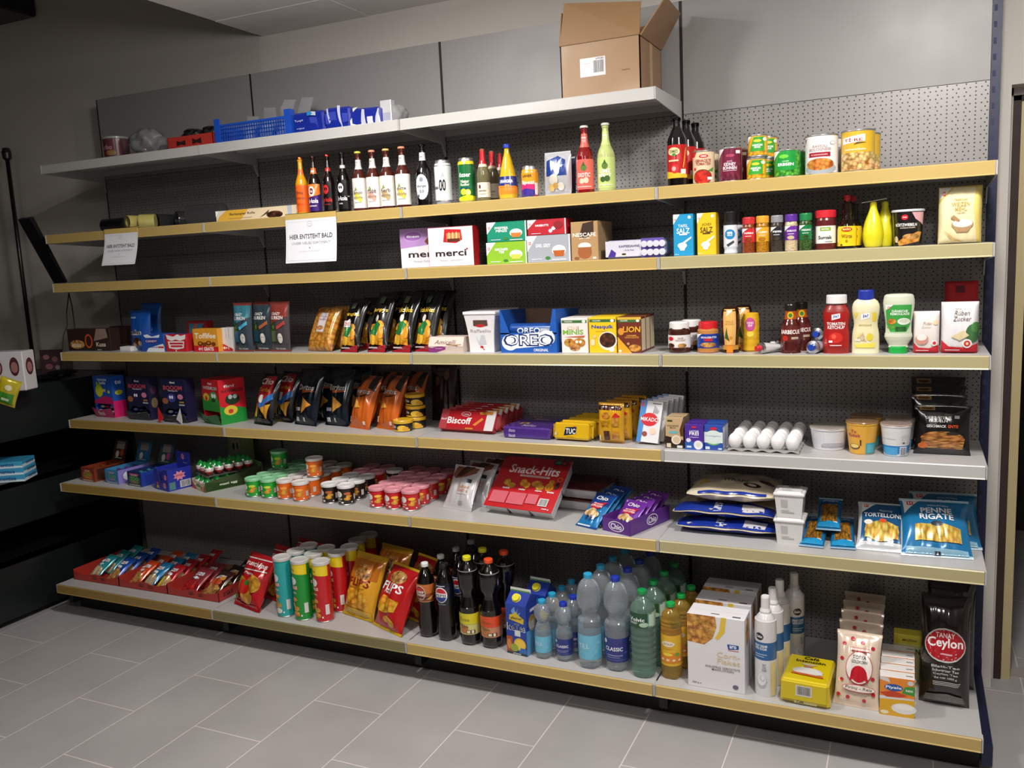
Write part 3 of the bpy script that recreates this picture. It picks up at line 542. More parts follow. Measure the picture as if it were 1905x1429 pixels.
tin('food_tin', 'large golden chickpea tin with red lettering, first from the front', 'tin', G('A', 1564, 1628.5, 243, yt, cyl=True), 'd0a82c', [('r', 0, 0, 1, .46, '~chickpea'), ('p', [(.1, .68), (.68, .74), (.68, .92), (.1, .84)], 'f0e8dc'), ('t', 'Tİ·RE', .39, .79, .1, 'a02c28', .46), ('p', [(.4, .66), (.72, .7), (.5, .72)], '5c4a24'), ('t', 'kichererbsen', .45, .54, .055, 'f8f0d0', .5)], group='large chickpea tins', n=2, lab='large golden chickpea tin with red lettering, %s', dx=.012, dy=.12)
# rolls of bin bags and the baking paper
def roll(name, label, u, Y, L_, r, col, rz=0, fin='foil', core=True, group=None):
    x, y, z = pt('A', u, Y); mb = MB(); pr = [(r*.45, 0), (r*.98, 0), (r, .004), (r*1.01, L_*.5), (r, L_-.004), (r*.98, L_), (r*.45, L_)]
    mb.lathe([(0, .02), (r*.4, .02)]+pr, (col, fin), 28, True, tf=lambda p: (p[0], p[2], p[1]+r*1.01), rf=lambda a, rr, zz: rr*(1+.02*sin(5*a+zz*40)))
    for k in (1, 2): mb.lathe([(r*(.45+.18*k), -.0008), (r*(.45+.18*k)+.0015, -.0015), (r*(.45+.18*k)+.003, -.0008)], ('101010', fin), 28, False, tf=lambda p: (p[0], p[2], p[1]+r*1.01))
    o = mb.obj(name); o.location = (x, y, z); o.rotation_euler = (0, 0, rz); tag(o, label, 'roll', group); return o
roll('bin_bag_roll', 'black crumpled roll of bin bags at the far left of its shelf', 196, -.20, .13, .034, '0e0e12', -1.4)
roll('bin_bag_roll', 'pale yellow roll of bags, left of the yellow pair', 238, -.31, .05, .033, 'b3a860', -.3, 'gloss', group='yellow bag rolls')
roll('bin_bag_roll', 'pale yellow roll of bags, right of the yellow pair', 262, -.28, .07, .034, 'b3a860', -1.0, 'gloss', group='yellow bag rolls')
roll('bin_bag_roll', 'dark grey bag roll right beside the yellow rolls', 292, -.18, .1, .036, '2b2b2c', -.3)
roll('bin_bag_roll', 'dark grey bag roll between the two other dark rolls', 330, -.16, .11, .040, '2f2f30', -.5)
roll('bin_bag_roll', 'large grey bag roll lying against the yellow baking paper box', 353, -.30, .17, .044, '343435', -1.25)
g = G('A', 402, 551, 388, -.30); xc = g[0]
carton('baking_paper_box', 'long flat white and yellow baking paper box with cookie picture', 'box', (g[0], g[1], g[2], .05, g[4]), .05, 'e6dfd2', [('p', [(0, 0), (.62, 0), (.66, 1), (.14, 1), (.04, .5)], 'e9b440'), ('p', [(.3, 0), (1, 0), (1, 1), (.42, 1)], 'ecd8b4'), ('t', 'Backpapier Rolle', .34, .62, .26, '4c3c24', .32), ('r', .16, .25, .46, .3, 'a88c54'), ('e', .74, .35, .1, .3, '~choco'), ('p', [(.55, .15), (.68, .8), (.66, .5)], '5c3c28'), ('r', .9, 0, .95, 1, 'b8c4d4'), ('p', [(0, 1), (0, .5), (.05, 1)], 'fff')])
# ================================================================== third row: chocolates, tea, salt, spices, flour
yb = -.345
MER = lambda: [('t', 'merci', .5, .34, .16, '2a1c1c', .68, .8), ('t', 'Finest Selection', .5, .16, .05, 'b8b4bc', .5, 0, 1)]
carton('chocolate_box', 'white and lilac chocolate box standing half behind the red-edged one', 'chocolate box', G('B', 745, 834, 424, yb+.035), .022, 'e4e0e4', [('p', [(0, .5), (1, .62), (1, 1), (0, 1)], 'b48cc4'), ('p', [(.55, .62), (.62, .85), (.8, .9), (.95, .8), (.95, .45), (.75, .5)], 'eedcc0'), ('p', [(.5, .66), (.6, .8), (.7, .62), (.55, .58)], '6c3c24'), ('e', .27, .8, .2, .13, 'c8a4d8'), ('e', .27, .8, .18, .11, '9c68b4'), ('t', 'finest', .27, .8, .06, 'fff', .26)]+MER(), top=[('r', 0, 0, 1, 1, 'c890c8')], rz=.05)
carton('chocolate_box', 'white chocolate gift box with red sides and black lowercase lettering', 'chocolate box', G('B', 797, 881, 422, yb-.01), .05, 'a81c20', [('r', .01, .01, .99, .99, 'e8e6e8'), ('p', [(.34, .62), (.38, .95), (.74, .92), (.76, .66), (.62, .58)], 'c81c24'), ('r', .42, .62, .72, .84, 'c48c50'), ('r', .43, .62, .71, .7, '5c2c1c'), ('r', .47, .7, .49, .86, 'f0d8a8'), ('r', .55, .7, .57, .86, 'f0d8a8'), ('r', .63, .7, .65, .86, 'f0d8a8'), ('e', .855, .43, .022, .02, 'c01c28'), ('p', [(.84, .42), (.87, .42), (.855, .395)], 'c01c28'), ('t', '*', .8, .92, .03, '666')]+MER(), right=[('r', 0, 0, 1, 1, 'b41c20')])
def tea(label, uL, uR, vt, vb, bg, tx, glass, txc='fff', z0=0, Y=yb, w=None):
    g = list(G('B', uL, uR, vt, Y, z0=z0)); hh = vb
    return carton('tea_box', label, 'tea box', g, .075, bg, [('p', [(0, .4), (.24, 1), (0, 1)], 'eee')]+KMARK(.03, .66, .06, 1.9)+[('t', tx, .38, .62, .26 if '\n' in tx else .13, txc, .34)]+glass+[('r', .1, .1, .35, .13, 'dde'), ('r', .97, 0, 1, 1, 'ddd')], h=vb, group='stacked boxes of tea bags')
GLS = lambda c: [('e', .74, .42, .16, .2, 'e8f0ec'), ('p', [(.60, .42), (.88, .42), (.84, .2), (.64, .2)], c), ('r', .58, .06, .9, .1, 'e0e0dc'), ('e', .48, .15, .06, .06, '3c7c34')]
tea('lime green tea box, bottom of the left stack', 905.5, 980, 458, .080, '8cbc2c', 'GRÜNER\nTEE', GLS('c8cc50'))
tea('teal peppermint tea box, top of the left stack', 906, 979.5, 427, .073, '0c8c6c', 'PFEFFER\nMINZE', GLS('c87c30'), z0=.081)
tea('silver grey black-tea box, bottom of the right stack', 981, 1061, 444, .096, 'a4a8b0', 'EARL GREY', GLS('b85c20'))
tea('red rosehip tea box, top of the right stack', 981.5, 1053, 420, .056, 'b81c2c', 'HAGEBUTTE', [('e', .6, .25, .05, .12, 'f0e4e4'), ('e', .68, .4, .05, .12, 'f0e4e4'), ('e', .8, .6, .12, .25, '8c1420')], z0=.097)
carton('coffee_box', 'brown cappuccino box with milky drink picture, white lettering', 'coffee box', G('B', 1062.5, 1112.5, 412, yb), .08, 'b08c60', [('p', [(.3, .6), (.45, .95), (.85, 1), (.85, .7), (.5, .55)], '3a2418'), ('t', 'NESCAFE', .5, .66, .1, 'f4ece0', .86), ('t', 'CAPPUCCINO', .5, .57, .04, 'f0e4d0', .4), ('e', .5, .2, .26, .16, 'a05c30'), ('e', .5, .37, .24, .09, 'f0e8dc'), ('r', .26, .18, .74, .34, 'a05c30'), ('e', .2, .06, .1, .04, '8c5430'), ('r', .8, .03, .92, .08, 'ddc')], right=[('r', .1, .1, .9, .9, 'a08460')], n=2, lab='brown cappuccino box with milky drink picture, %s', group='cappuccino boxes')
# coffee creamer tray: cups seen through printed film
g = G('B', 1124, 1236, 443.5, yb); xc, Y, w_, h_, z = g
t = thing('creamer_pack', 'film-wrapped purple and white pack of small coffee creamer cups', 'creamer pack', (xc, Y+.06, z))
mb = MB(); cbox_mesh(mb, w_*.985, .115, h_*.94, ('9c98b4', 'foil'), .012); SFb = lambda x, y, o: (x-w_/2, -.0580-o, y)
art(mb, SFb, w_, h_, [('p', [(.02, .1), (.7, .1), (.62, .9), (.02, .9)], 'dcdae8'), ('p', [(.62, .3), (.72, .9), (.85, .9), (.7, .3)], '5040a0'), ('p', [(.06, .1), (.12, .5), (.2, .3), (.18, .1)], '4c3c9c'), ('t', 'KAFFEESAHNE', .42, .62, .12, '44406c', .34), ('t', '10 % Fett', .42, .42, .07, '66628c', .16), ('r', .62, .02, .99, .98, '6858a8'), ('e', .33, .2, .07, .1, 'ece8e0'), ('e', .33, .22, .04, .05, '4a342c')], 'foil'); mb.obj('film_wrap', t)
for k in range(4):
    for j in range(2):
        mb2 = MB(); mb2.lathe([(.010, 0), (.0108, -.018), (.0112, -.022), (.0112, -.024), (0, -.0245)][::-1], ('dcdce8', 'foil'), 20, False, tf=lambda p: (p[0]+w_*(.68+.098*k)-w_/2, p[2]-.045, p[1]+h_*(.27+.42*j))); mb2.obj('creamer_cup', t)
SALT = lambda c, a: [('p', [(0, .76), (.34, 1), (0, 1)], 'f0f0ee')]+KMARK(.05, .85, .1, .45)+[('e', .82, .92, .08, .04, 'eee'), ('t', a, .5, .72, .07, c, .5, 0), ('t', 'SALZ', .5, .60, .13, c, .66, .6), ('r', .3, .50, .7, .53, c), ('e', .45, .25, .24, .07, 'f4f4f4'), ('p', [(.25, .25), (.65, .25), (.55, .13), (.35, .13)], 'f4f4f4'), ('p', [(.45, .32), (.9, .46), (.92, .42), (.5, .27)], 'eee'), ('t', '500 g', .16, .04, .025, 'eee', .2)]
carton('salt_box', 'blue box of table salt with spoon picture beside the creamers', 'salt box', G('B', 1252.5, 1289, 398.5, yb), .05, '1892c4', SALT('fff', 'TAFEL'), rz=.02, n=2, dy=.055, lab='blue box of table salt with spoon picture, %s', group='blue salt boxes')
carton('salt_box', 'yellow box of iodised salt with spoon picture, between salt and grinder', 'salt box', G('B', 1297, 1332, 396, yb), .05, 'eebc18', SALT('4c3c18', 'JOD'), right=[('r', 0, 0, 1, 1, 'c8a020')])
g = G('B', 1345.5, 1373, 394, yb, cyl=True)
t = bottle('salt_grinder', 'clear salt grinder with black top and blue label, first from the front', 'grinder', g, [(0, 0), (.8, 0), (.92, .02), (.86, .1), (.96, .16), (.96, .68), (.9, .7)], ('cdd4dc', 'gloss'), None, [(.17, .66, 'd8dce4', [('e', .5, .6, .3, .24, '2484c0'), ('t', 'MEER\nSALZ', .5, .62, .2, 'fff', .3), ('p', [(.3, .1), (.7, .3), (.75, .2), (.4, 0)], '444')])], group='salt grinders')
mb = MB(); r = g[2]/2; h = g[3]; mb.lathe([(r*.9, h*.68), (r, h*.69), (r*.98, h*.74), (r*.82, h*.78), (r*.86, h*.98), (r*.8, h), (0, h)], ('101012', 'plastic'), 24); mb.obj('grinder_head', t)
rows(t, 2, .06, 'clear salt grinder with black top and blue label, %s', 'salt grinders', dx=.012)
SPI = [(1381, 1405, 404, 'c02c30', '~spice', 'c42830', 'PAPRIKA', 'red-lidded spice jar with orange-red powder'), (1406.5, 1431, 401.5, 'dda030', '~curry', 'e0a42c', 'CURRY', 'amber-lidded spice jar with mustard yellow powder'), (1434, 1457, 400.5, '8c8c90', '~pepper', '26242c', 'PFEFFER', 'grey-lidded spice jar with dark ground pepper'), (1460, 1484, 398.5, '5c2c94', '~garlic', '6c2c94', 'KNOBLAUCH', 'purple-lidded spice jar with pale granules'), (1487, 1511, 396.5, '1c7c44', '~herb', '14743c', 'OREGANO', 'green-lidded spice jar with dried green herbs')]
for uL, uR, vt, cap, fo, lb, tx, ds in SPI:
    g = G('B', uL, uR, vt, yb, cyl=True)
    t = bottle('spice_jar', ds, 'spice jar', g, [(0, 0), (.92, 0), (1, .02), (1, .72), (.9, .79), (.9, .82)], (fo, 'gloss'), (cap, 'plastic'), [(.30, .68, lb, [('p', [(0, .6), (.5, 1), (0, 1)], 'eee'), ('t', tx, .55, .66, .13, 'fff', .6), ('r', .3, .42, .7, .46, 'ddd'), ('e', .5, .18, .22, .14, fo)])], capr=.98, caph=.2, group='spice jars with coloured lids')
g = G('B', 1517, 1555, 391, yb, cyl=True)
bottle('spice_jar', 'wide jar of dark red sumac with red lid and white label', 'spice jar', g, [(0, 0), (.94, 0), (1, .02), (1, .74), (.92, .8)], ('5c1c1c', 'gloss'), ('cc2230', 'plastic'), [(.16, .60, 'e8e4dc', [('r', .3, .72, .72, .92, '8cac3c'), ('t', 'GEWÜRZ', .5, .82, .09, 'fff', .3), ('t', 'Sumak', .5, .34, .2, '222', .55), ('r', .5, .06, .8, .12, '999')])], capr=1.0, caph=.2)
g = G('B', 1558, 1594, 363, yb, cyl=True)
t = bottle('seasoning_bottle', 'brown seasoning bottle with red cap and yellow label, first from the front', 'bottle', g, [(0, 0), (.9, 0), (1, .02), (1, .36), (.9, .46), (.55, .54), (.5, .62), (.56, .66), (.5, .84), (.34, .86), (.34, .9)], LQ('160a06'), ('c42028', 'plastic'), [(.05, .42, 'ecc81c', [('e', .5, .84, .26, .12, 'c82424'), ('t', 'MAGGI', .5, .84, .11, 'fce060', .36), ('t', 'Würze', .5, .5, .2, '8c5c1c', .5), ('e', .5, .25, .06, .08, 'a87c1c'), ('r', .2, .03, .3, .1, '222')], 1.1)], capr=.34, caph=.12, group='brown seasoning bottles')
rows(t, 2, .075, 'brown seasoning bottle with red cap and yellow label, %s', 'brown seasoning bottles', dx=.012)
# two lemon juice squeeze bottles with a white strip of tape
g = G('B', 1604.5, 1644, 374, yb, cyl=True)
LEM = smooth([(0, 0), (.55, 0), (.82, .04), (1, .2), (1, .34), (.82, .55), (.5, .74), (.34, .86), (.32, .96), (.2, .985)], 3)+[(0, 1)]
for i in range(2):
    t = thing('lemon_juice_bottle', ['yellow lemon-shaped juice bottle in front, under the white tag', 'yellow lemon-shaped juice bottle behind and right of its twin'][i], 'bottle', (g[0]+.032*i, g[1]+.04+.05*i, g[4]), 0, 'lemon juice bottles'); r, h = g[2]/2, g[3]
    mb = MB(); mb.lathe([(a*r, b*h) for a, b in LEM], ('d6cc1a', 'plastic'), 28); mb.lathe([(r*1.0, h*.27), (r*1.02, h*.28), (r*1.0, h*.29)], ('c8be18', 'plastic'), 28, False); mb.obj('bottle_body', t)
    if i == 0: mb = MB(); mb.box(-.034, .038, -.004, .004, h, h+.0015, ('eceadf', 'paper'), tf=lambda p: (p[0], p[1], p[2]+p[0]*.12)); mb.obj('paper_tag', t, None)
g = G('B', 1659, 1719, 389, yb, cyl=True); w_, h_ = g[2], g[3]
t, r, h = rnd_thing('onion_tub', 'black tub of fried onions with clear lid and hot dog picture', 'tub', g, w_, h_)
pr = [(r*.84, 0), (r*.86, .002), (r*.97, h*.92)]; mb = MB(); mb.lathe(pr, ('171415', 'gloss'), 32); mb.obj('tub_body', t)
mb = MB(); band(mb, pr, h*.01, h*.90, '171415', [('e', .42, .86, .09, .08, 'c82434'), ('t', 'FINE', .42, .86, .03, 'fff', .1), ('t', 'RÖSTZWIEBELN', .45, .64, .11, 'f4f0ec', .6), ('t', 'GOLDGELB & KNUSPRIG', .5, .54, .035, 'dcb', .42), ('p', [(.25, 0), (.85, .12), (.95, .4), (.8, .42), (.4, .25), (.2, .12)], '~waffle'), ('e', .6, .27, .24, .09, '~nut'), ('p', [(.7, .8), (1, .6), (1, 1), (.6, 1)], 'd8a4a8'), ('e', .16, .2, .07, .1, '~garlic')]); mb.obj('printed_sleeve', t)
mb = MB(); mb.lathe([(r*.97, h*.92), (r*1.04, h*.925), (r*1.05, h*.965), (r*1.0, h*.985), (r*.97, h*.97), (0, h*.972)], ('c9cdd4', 'plastic'), 32); mb.obj('tub_lid', t)
g = G('B', 1746, 1829, 345, yb)
bag('flour_bag', 'large cream and yellow paper bag of wheat flour with bowl picture', 'flour bag', (g[0], -.30, g[4]), g[2], g[3], .075, 'e6ce70', [('p', [(0, .0), (.9, 0), (.8, .6), (.85, .96), (.35, .98), (0, .7)], 'eadcae'), ('p', [(0, .76), (.3, .98), (0, .98)], 'f0ece0')]+KMARK(.07, .84, .07, 1)+[('t', 'PREMIUM', .5, .76, .035, 'c8a860', .3), ('t', 'WEIZEN\nMEHL', .5, .64, .15, 'c0a050', .42, .4), ('t', 'Type 405', .5, .53, .03, '998050', .2), ('e', .55, .33, .26, .09, 'b49064'), ('p', [(.3, .33), (.8, .33), (.68, .2), (.42, .2)], 'b49064'), ('e', .55, .35, .23, .07, 'f0ece4'), ('p', [(.26, .45), (.34, .5), (.5, .4), (.46, .37)], 'a88458'), ('p', [(.1, .25), (.4, .08), (.6, .02), (.35, .05)], 'd0b070')], 'paper', seed=5, s=.015, flat=1, wr=.03, pinch=.01, aa=.97)
# the two notices clipped to the strips of the row above
def notice(label, uL, uR, Y, lv, ztop, w, h, lean, rz=0):
    x = (xat(uL, Y, ztop)+xat(uR, Y, ztop))/2; t = thing('paper_notice', label, 'sign', (x, Y, ztop))
    mb = MB(); mb.box(-w/2, w/2, -.0012, .0012, -.022, .004, ('c9ab62', 'plastic')); mb.box(-w/2, w/2, -.0012, .014, .002, .004, ('c9ab62', 'plastic')); mb.obj('clip_rail', t)
    mb = MB(); bend = lambda y: -.0018-lean*(1-(1-y)**2)*0-lean*y**1.6
    P = lambda x, y, o: (x-w/2, bend(1-y/h)-o, -.02-(h-y))
    mb.grid(lambda u, v: P(u*w, v*h, 0), 8, 10, ('e2e2e8', 'paper')); mb.grid(lambda u, v: P((1-u)*w, v*h, -.0006), 8, 10, ('e2e2e8', 'paper'))
    art(mb, P, w, h, [('r', .03, .05, .97, .055, 'a8a8b0'), ('r', .03, .94, .97, .945, 'c4c4cc'), ('r', .03, .05, .033, .94, 'a8a8b0'), ('r', .967, .05, .97, .94, 'a8a8b0'), ('e', .48, .88, .05, .06, '9a9aa4'), ('e', .48, .88, .045, .054, 'e2e2e8'), ('t', 'w p', .48, .88, .03, 'aab', .04), ('t', 'HIER ENTSTEHT BALD', .5, .6, .105, '1a1a1e', .84, .2), ('t', 'UNSER NEUES SORTIMENT', .5, .45, .055, 'a4a4ac', .76, 0), ('e', .48, .335, .01, .012, '444'), ('t', 'ihr team vom supermarkt', .48, .26, .02, '9a9aa2', .4, 0)], 'paper', L=.03)
    mb.obj('paper_sheet', t); return t
notice('white notice with black lettering hanging at the left of the shelf edge', 180, 270, -.389, 'A', 1.852, .21, .142, .035)
notice('white notice with black lettering hanging beneath the beer bottles', 521.5, 634.5, -.389, 'A', 1.853, .252, .175, .02)
# ================================================================== fourth row: sweets, snacks, cereals, sauces, sugar
yc = -.335
carton('chocolate_box', 'dark brown praline box lying at the far left end', 'chocolate box', G('C', 126, 205, 612, -.32), .06, '2c1a16', [('e', .22, .3, .18, .2, '~nut'), ('t', 'kuss', .2, .28, .2, 'e8d8b8', .22), ('e', .5, .45, .09, .32, 'c04c1c'), ('e', .5, .45, .06, .24, '2c1a16'), ('p', [(.62, .45), (.7, 1), (.92, 1), (.95, .6)], '8c7468'), ('t', 'Kuss', .78, .3, .2, 'd8c8b0', .22), ('r', .68, .04, .78, .08, '998')], fin='card')
carton('chocolate_box', 'dark brown box standing behind the blue candy bag', 'chocolate box', G('C', 205, 243, 607, -.22), .05, '32201e', [('r', .1, .1, .9, .2, '4a3430')])
carton('price_label_tray', 'small white card strip lying before the dark brown boxes', 'card strip', (G('C', 221, 245, 643, -.33)[0], -.33, .07, .022, LV['C']), .05, 'e0dede', [('r', .05, .2, .95, .3, 'c0c0c4')])
for i, (u, Y) in enumerate([(264, -.29), (284, -.20)]):
    x, y, z = pt('C', u, Y)
    bag('candy_bag', ['tall royal blue candy bag standing behind the small boxes', 'second royal blue candy bag, further back'][i], 'candy bag', (x, y, z), .135, .19+.03*i, .05, '164c9c', [('t', 'm&m', .42, .45, .14, 'f0ece4', .62, 1), ('t', 'm&m', .42, .455, .10, '3a2418', .56, .2), ('r', .1, .8, .4, .84, '8cb0e0'), ('e', .45, .22, .2, .1, '~choco'), ('e', .6, .18, .1, .06, 'd8b890'), ('e', .3, .14, .08, .05, 'c8862c')], 'foil', lean=5, seed=11+i, s=.04)
carton('candy_box', 'small blue candy box with white burst and jagged torn top', 'candy box', G('C', 263, 305, 622, -.335), .07, '1e4ea8', [('p', [(.12, .95), (.3, 1), (.5, .86), (.85, .98), (.8, .8), (.2, .8)], 'e8eaf0'), ('e', .45, .6, .3, .14, '3c3490'), ('t', 'CANDY', .45, .6, .12, 'f0d8d0', .5), ('p', [(.2, 0), (.3, .2), (.55, .3), (.95, .45), (1, .3), (1, 0)], 'eceef4'), ('t', 'minis', .55, .26, .1, '28408c', .5), ('r', .75, .2, .98, .3, 'c82c38')], right=[('r', 0, 0, 1, 1, '3064b8')])
for i, (uL, uR, vt, Y) in enumerate([(308, 347, 622, -.335), (340, 362, 621, -.28)]):
    carton('candy_box', ['red and white chocolate box with torn open top', 'red and white chocolate box half hidden behind its twin'][i], 'candy box', G('C', uL, uR, vt, Y), .06, 'c41c28', [('p', [(.05, .98), (.1, .72), (.3, .62), (.5, .7), (.7, .62), (.95, .72), (.98, .98), (.75, .9), (.6, 1), (.4, .86)], 'f0ecec'), ('p', [(.12, .6), (.9, .6), (.85, .2), (.5, .12), (.15, .2)], 'ece4e4'), ('r', .2, .42, .84, .52, 'c81c2c'), ('r', .24, .26, .8, .36, 'c81c2c'), ('e', .48, .05, .03, .03, 'fff')], top=[('r', .1, .1, .9, .9, '28448c')])
carton('candy_box', 'upright red box with blue and brown picture behind the caramel box', 'candy box', G('C', 349, 385, 598, -.2), .05, 'b02428', [('r', .12, .3, .9, .92, '4c8ca8'), ('p', [(.4, .3), (.9, .92), (.9, .3)], '7c3c2c'), ('p', [(.1, .5), (.45, .92), (.6, .92), (.3, .5)], 'c06c4c')])
carton('caramel_box', 'orange and red hazelnut caramel box with white lettering', 'candy box', G('C', 355, 410, 612, -.34), .05, 'd8942c', [('p', [(0, 0), (1, 0), (1, .22), (0, .28)], 'c81c24'), ('t', 'Toffifee', .5, .7, .24, 'f8ecd8', .86, 1, .3), ('e', .28, .36, .11, .1, '5c2c14'), ('e', .45, .33, .09, .09, '7c3c1c'), ('e', .62, .38, .11, .1, '5c2c14'), ('e', .82, .34, .09, .09, '7c3c1c'), ('e', .28, .37, .06, .05, 'c87c30'), ('e', .62, .39, .06, .05, 'c87c30'), ('t', '4+1 GRATIS', .5, .13, .16, 'fff', .62, 1)], w=.145)
carton('caramel_box', 'white and red carton end beside the caramel box', 'candy box', G('C', 411, 432, 610, -.31), .05, 'e4e0e0', [('p', [(0, 0), (1, 0), (1, .1), (0, .36)], 'c01c24'), ('t', '4+1', .4, .14, .14, 'fff', .5), ('r', .15, .55, .2, 1, 'c8c4c4'), ('r', .45, .55, .5, 1, 'c8c4c4'), ('r', .7, .55, .75, 1, 'c8c4c4')])
PICK = lambda a, b, g_: [('p', [(0, .94), (1, .94), (1, .7), (.1, .55), (0, .5)], a), ('t', 'CRAZY', .4, .76, .055, 'f0ece8', .5, 1), ('t', 'GURKEN', .45, .68, .07, 'f4f0ec', .72, 1), ('p', [(.1, .4), (.16, .6), (.26, .62), (.34, .5), (.4, .4)], '~pickle'), ('p', [(.08, .2), (.1, .42), (.44, .42), (.4, .2)], g_), ('p', [(.45, .5), (.9, .62), (.92, .55), (.5, .44)], b), ('e', .64, .27, .13, .1, 'd8d4cc'), ('r', .56, .2, .72, .3, 'd8d4cc'), ('e', .6, .29, .015, .01, '222'), ('e', .68, .29, .015, .01, '222'), ('t', 'TEX VEGAN', .55, .06, .035, 'e8e8e8', .55)]
for i, (u, Y, bg, a, b, g_, ds) in enumerate([(455, -.33, '3a4450', '3c7c8c', '4cacd0', '2c6c8c', 'upright pickle bag with bright blue and green print, leftmost of three'), (492, -.315, '323c44', '34444c', 'a8603c', '1c4c5c', 'upright dark pickle bag, middle of three'), (524, -.325, '4a4448', '8c3c34', 'b8443c', '5c6c4c', 'upright pickle bag with red and brown print, rightmost of three')]):
    x, y, z = pt('C', u, Y)
    bag('pickle_bag', ds, 'snack bag', (x, y, z), .105, .215, .045, bg, [('r', 0, .93, 1, 1, '7c3a34')]+PICK(a, b, g_), 'foil', lean=4, seed=21+i, s=.04, seal='8a4038' if i != 1 else '74382f')
for i, (u, Y) in enumerate([(588, -.31), (612, -.22)]):       # clear packs of waffles
    x, y, z = pt('C', u, Y)
    t = bag('waffle_pack', ['clear pack of golden waffles with white label, in front', 'clear pack of golden waffles, leaning behind the labelled one'][i], 'waffle pack', (x+.02, y, z), .145, .20, .06, '~waffle', [('r', .34, .38, .68, .82, 'd8ccd0'), ('t', 'Frische\nwaffeln', .51, .7, .12, '5c4c6c', .28, .2, 1), ('e', .5, .47, .14, .05, '~nut'), ('r', .02, .35, .98, .356, 'a8702c'), ('r', .02, .2, .98, .206, 'a8702c'), ('r', .3, .0, .306, .36, 'a8702c'), ('r', .7, .0, .706, .36, 'a8702c')], 'foil', lean=26, rz=-10, seed=31+i, flat=1, s=.02)
BLK = lambda t_, a: [('p', [(0, 0), (1, 0), (1, .12), (0, .02)], 'a8202c'), ('p', [(.05, .12), (.9, .1), (.85, .3), (.6, .34), (.2, .3)], a), ('e', .28, .38, .16, .06, a), ('e', .66, .42, .2, .07, a), ('e', .5, .3, .12, .05, 'e8dcc0'), ('e', .5, .3, .07, .03, '2c3c1c'), ('e', .8, .24, .1, .04, 'c86428'), ('e', .35, .2, .2, .1, 'f0b83c'), ('e', .75, .3, .14, .1, 'e8a030'), ('p', [(.15, .28), (.5, .24), (.75, .42), (.5, .5)], '2c7c3c'), ('t', t_, .52, .66, .08, 'e0b83c', .8, 1, .3), ('r', .35, .78, .62, .9, '4c5c44'), ('e', .5, .52, .1, .06, 'eae4d8'), ('r', .08, .05, .6, .07, 'e8d8d8')]
for i, (u, Y, ds, tx, h_) in enumerate([(646, -.335, 'black savoury snack bag with rings and onion print, leftmost', 'ringlis', .23), (697, -.335, 'black savoury snack bag with yellow peanut shapes print', 'jumpys', .255), (743, -.335, 'black savoury snack bag with yellow sticks print', 'stickles', .255), (784, -.31, 'black savoury snack bag with sticks print, rightmost in front', 'stickles', .25)]):
    x, y, z = pt('C', u, Y)
    b = bag('snack_bag', ds, 'snack bag', (x+.01, y, z), .102, h_, .058, '0c0a0a', BLK(tx, ['~chips', '~puff', '~puff', '~puff'][i])+([('r', .2, .42, .62, .54, 'eee'), ('t', 'CHIO', .4, .48, .08, 'c02430', .3)] if i == 0 else []), 'foil', lean=22, rz=-10, seed=41+i, s=.045, wr=.09)
    clone(b, (x+.012, y+.092, b.location.z), tuple(b.rotation_euler), 'black snack bag standing directly behind, '+['leftmost pair', 'second pair from the left', 'third pair from the left', 'rightmost pair'][i], None)
# hexagonal wafer box
g = G('C', 798, 862, 619, -.335); w_ = g[2]; mb = MB(); hx = [(-.045, .0), (-.052, .026), (-.036, .060), (.036, .060), (.052, .026), (.045, .0)]
mb.prism([(a, b) for a, b in hx], 0, -w_/2, w_/2, ('dcc8bc', 'card'))
art(mb, lambda x, y, o: (x-w_/2, -.045-(.007*min(1, y/.026))+(.016*max(0, (y-.026)/.034))-o*1.5, y), w_, .060, [('p', [(0, 0), (.2, 0), (.48, .2), (.5, .36), (.3, .45), (.1, .3), (0, .36)], '8c2c7c'), ('t', 'knusper', .3, .27, .08, 'ecd', .2), ('t', 'Amicelli', .48, .68, .26, '6c5048', .62, .1, 1), ('p', [(.5, .5), (.85, .42), (.85, .5), (.55, .58)], '7c5844'), ('p', [(.6, .46), (.95, .5), (.95, .56), (.6, .52)], 'a88468')], 'card')
o = mb.obj('wafer_box'); o.location = (g[0], g[1]+.045, g[4]); tag(o, 'six-sided beige wafer roll box with violet blob', 'wafer box')
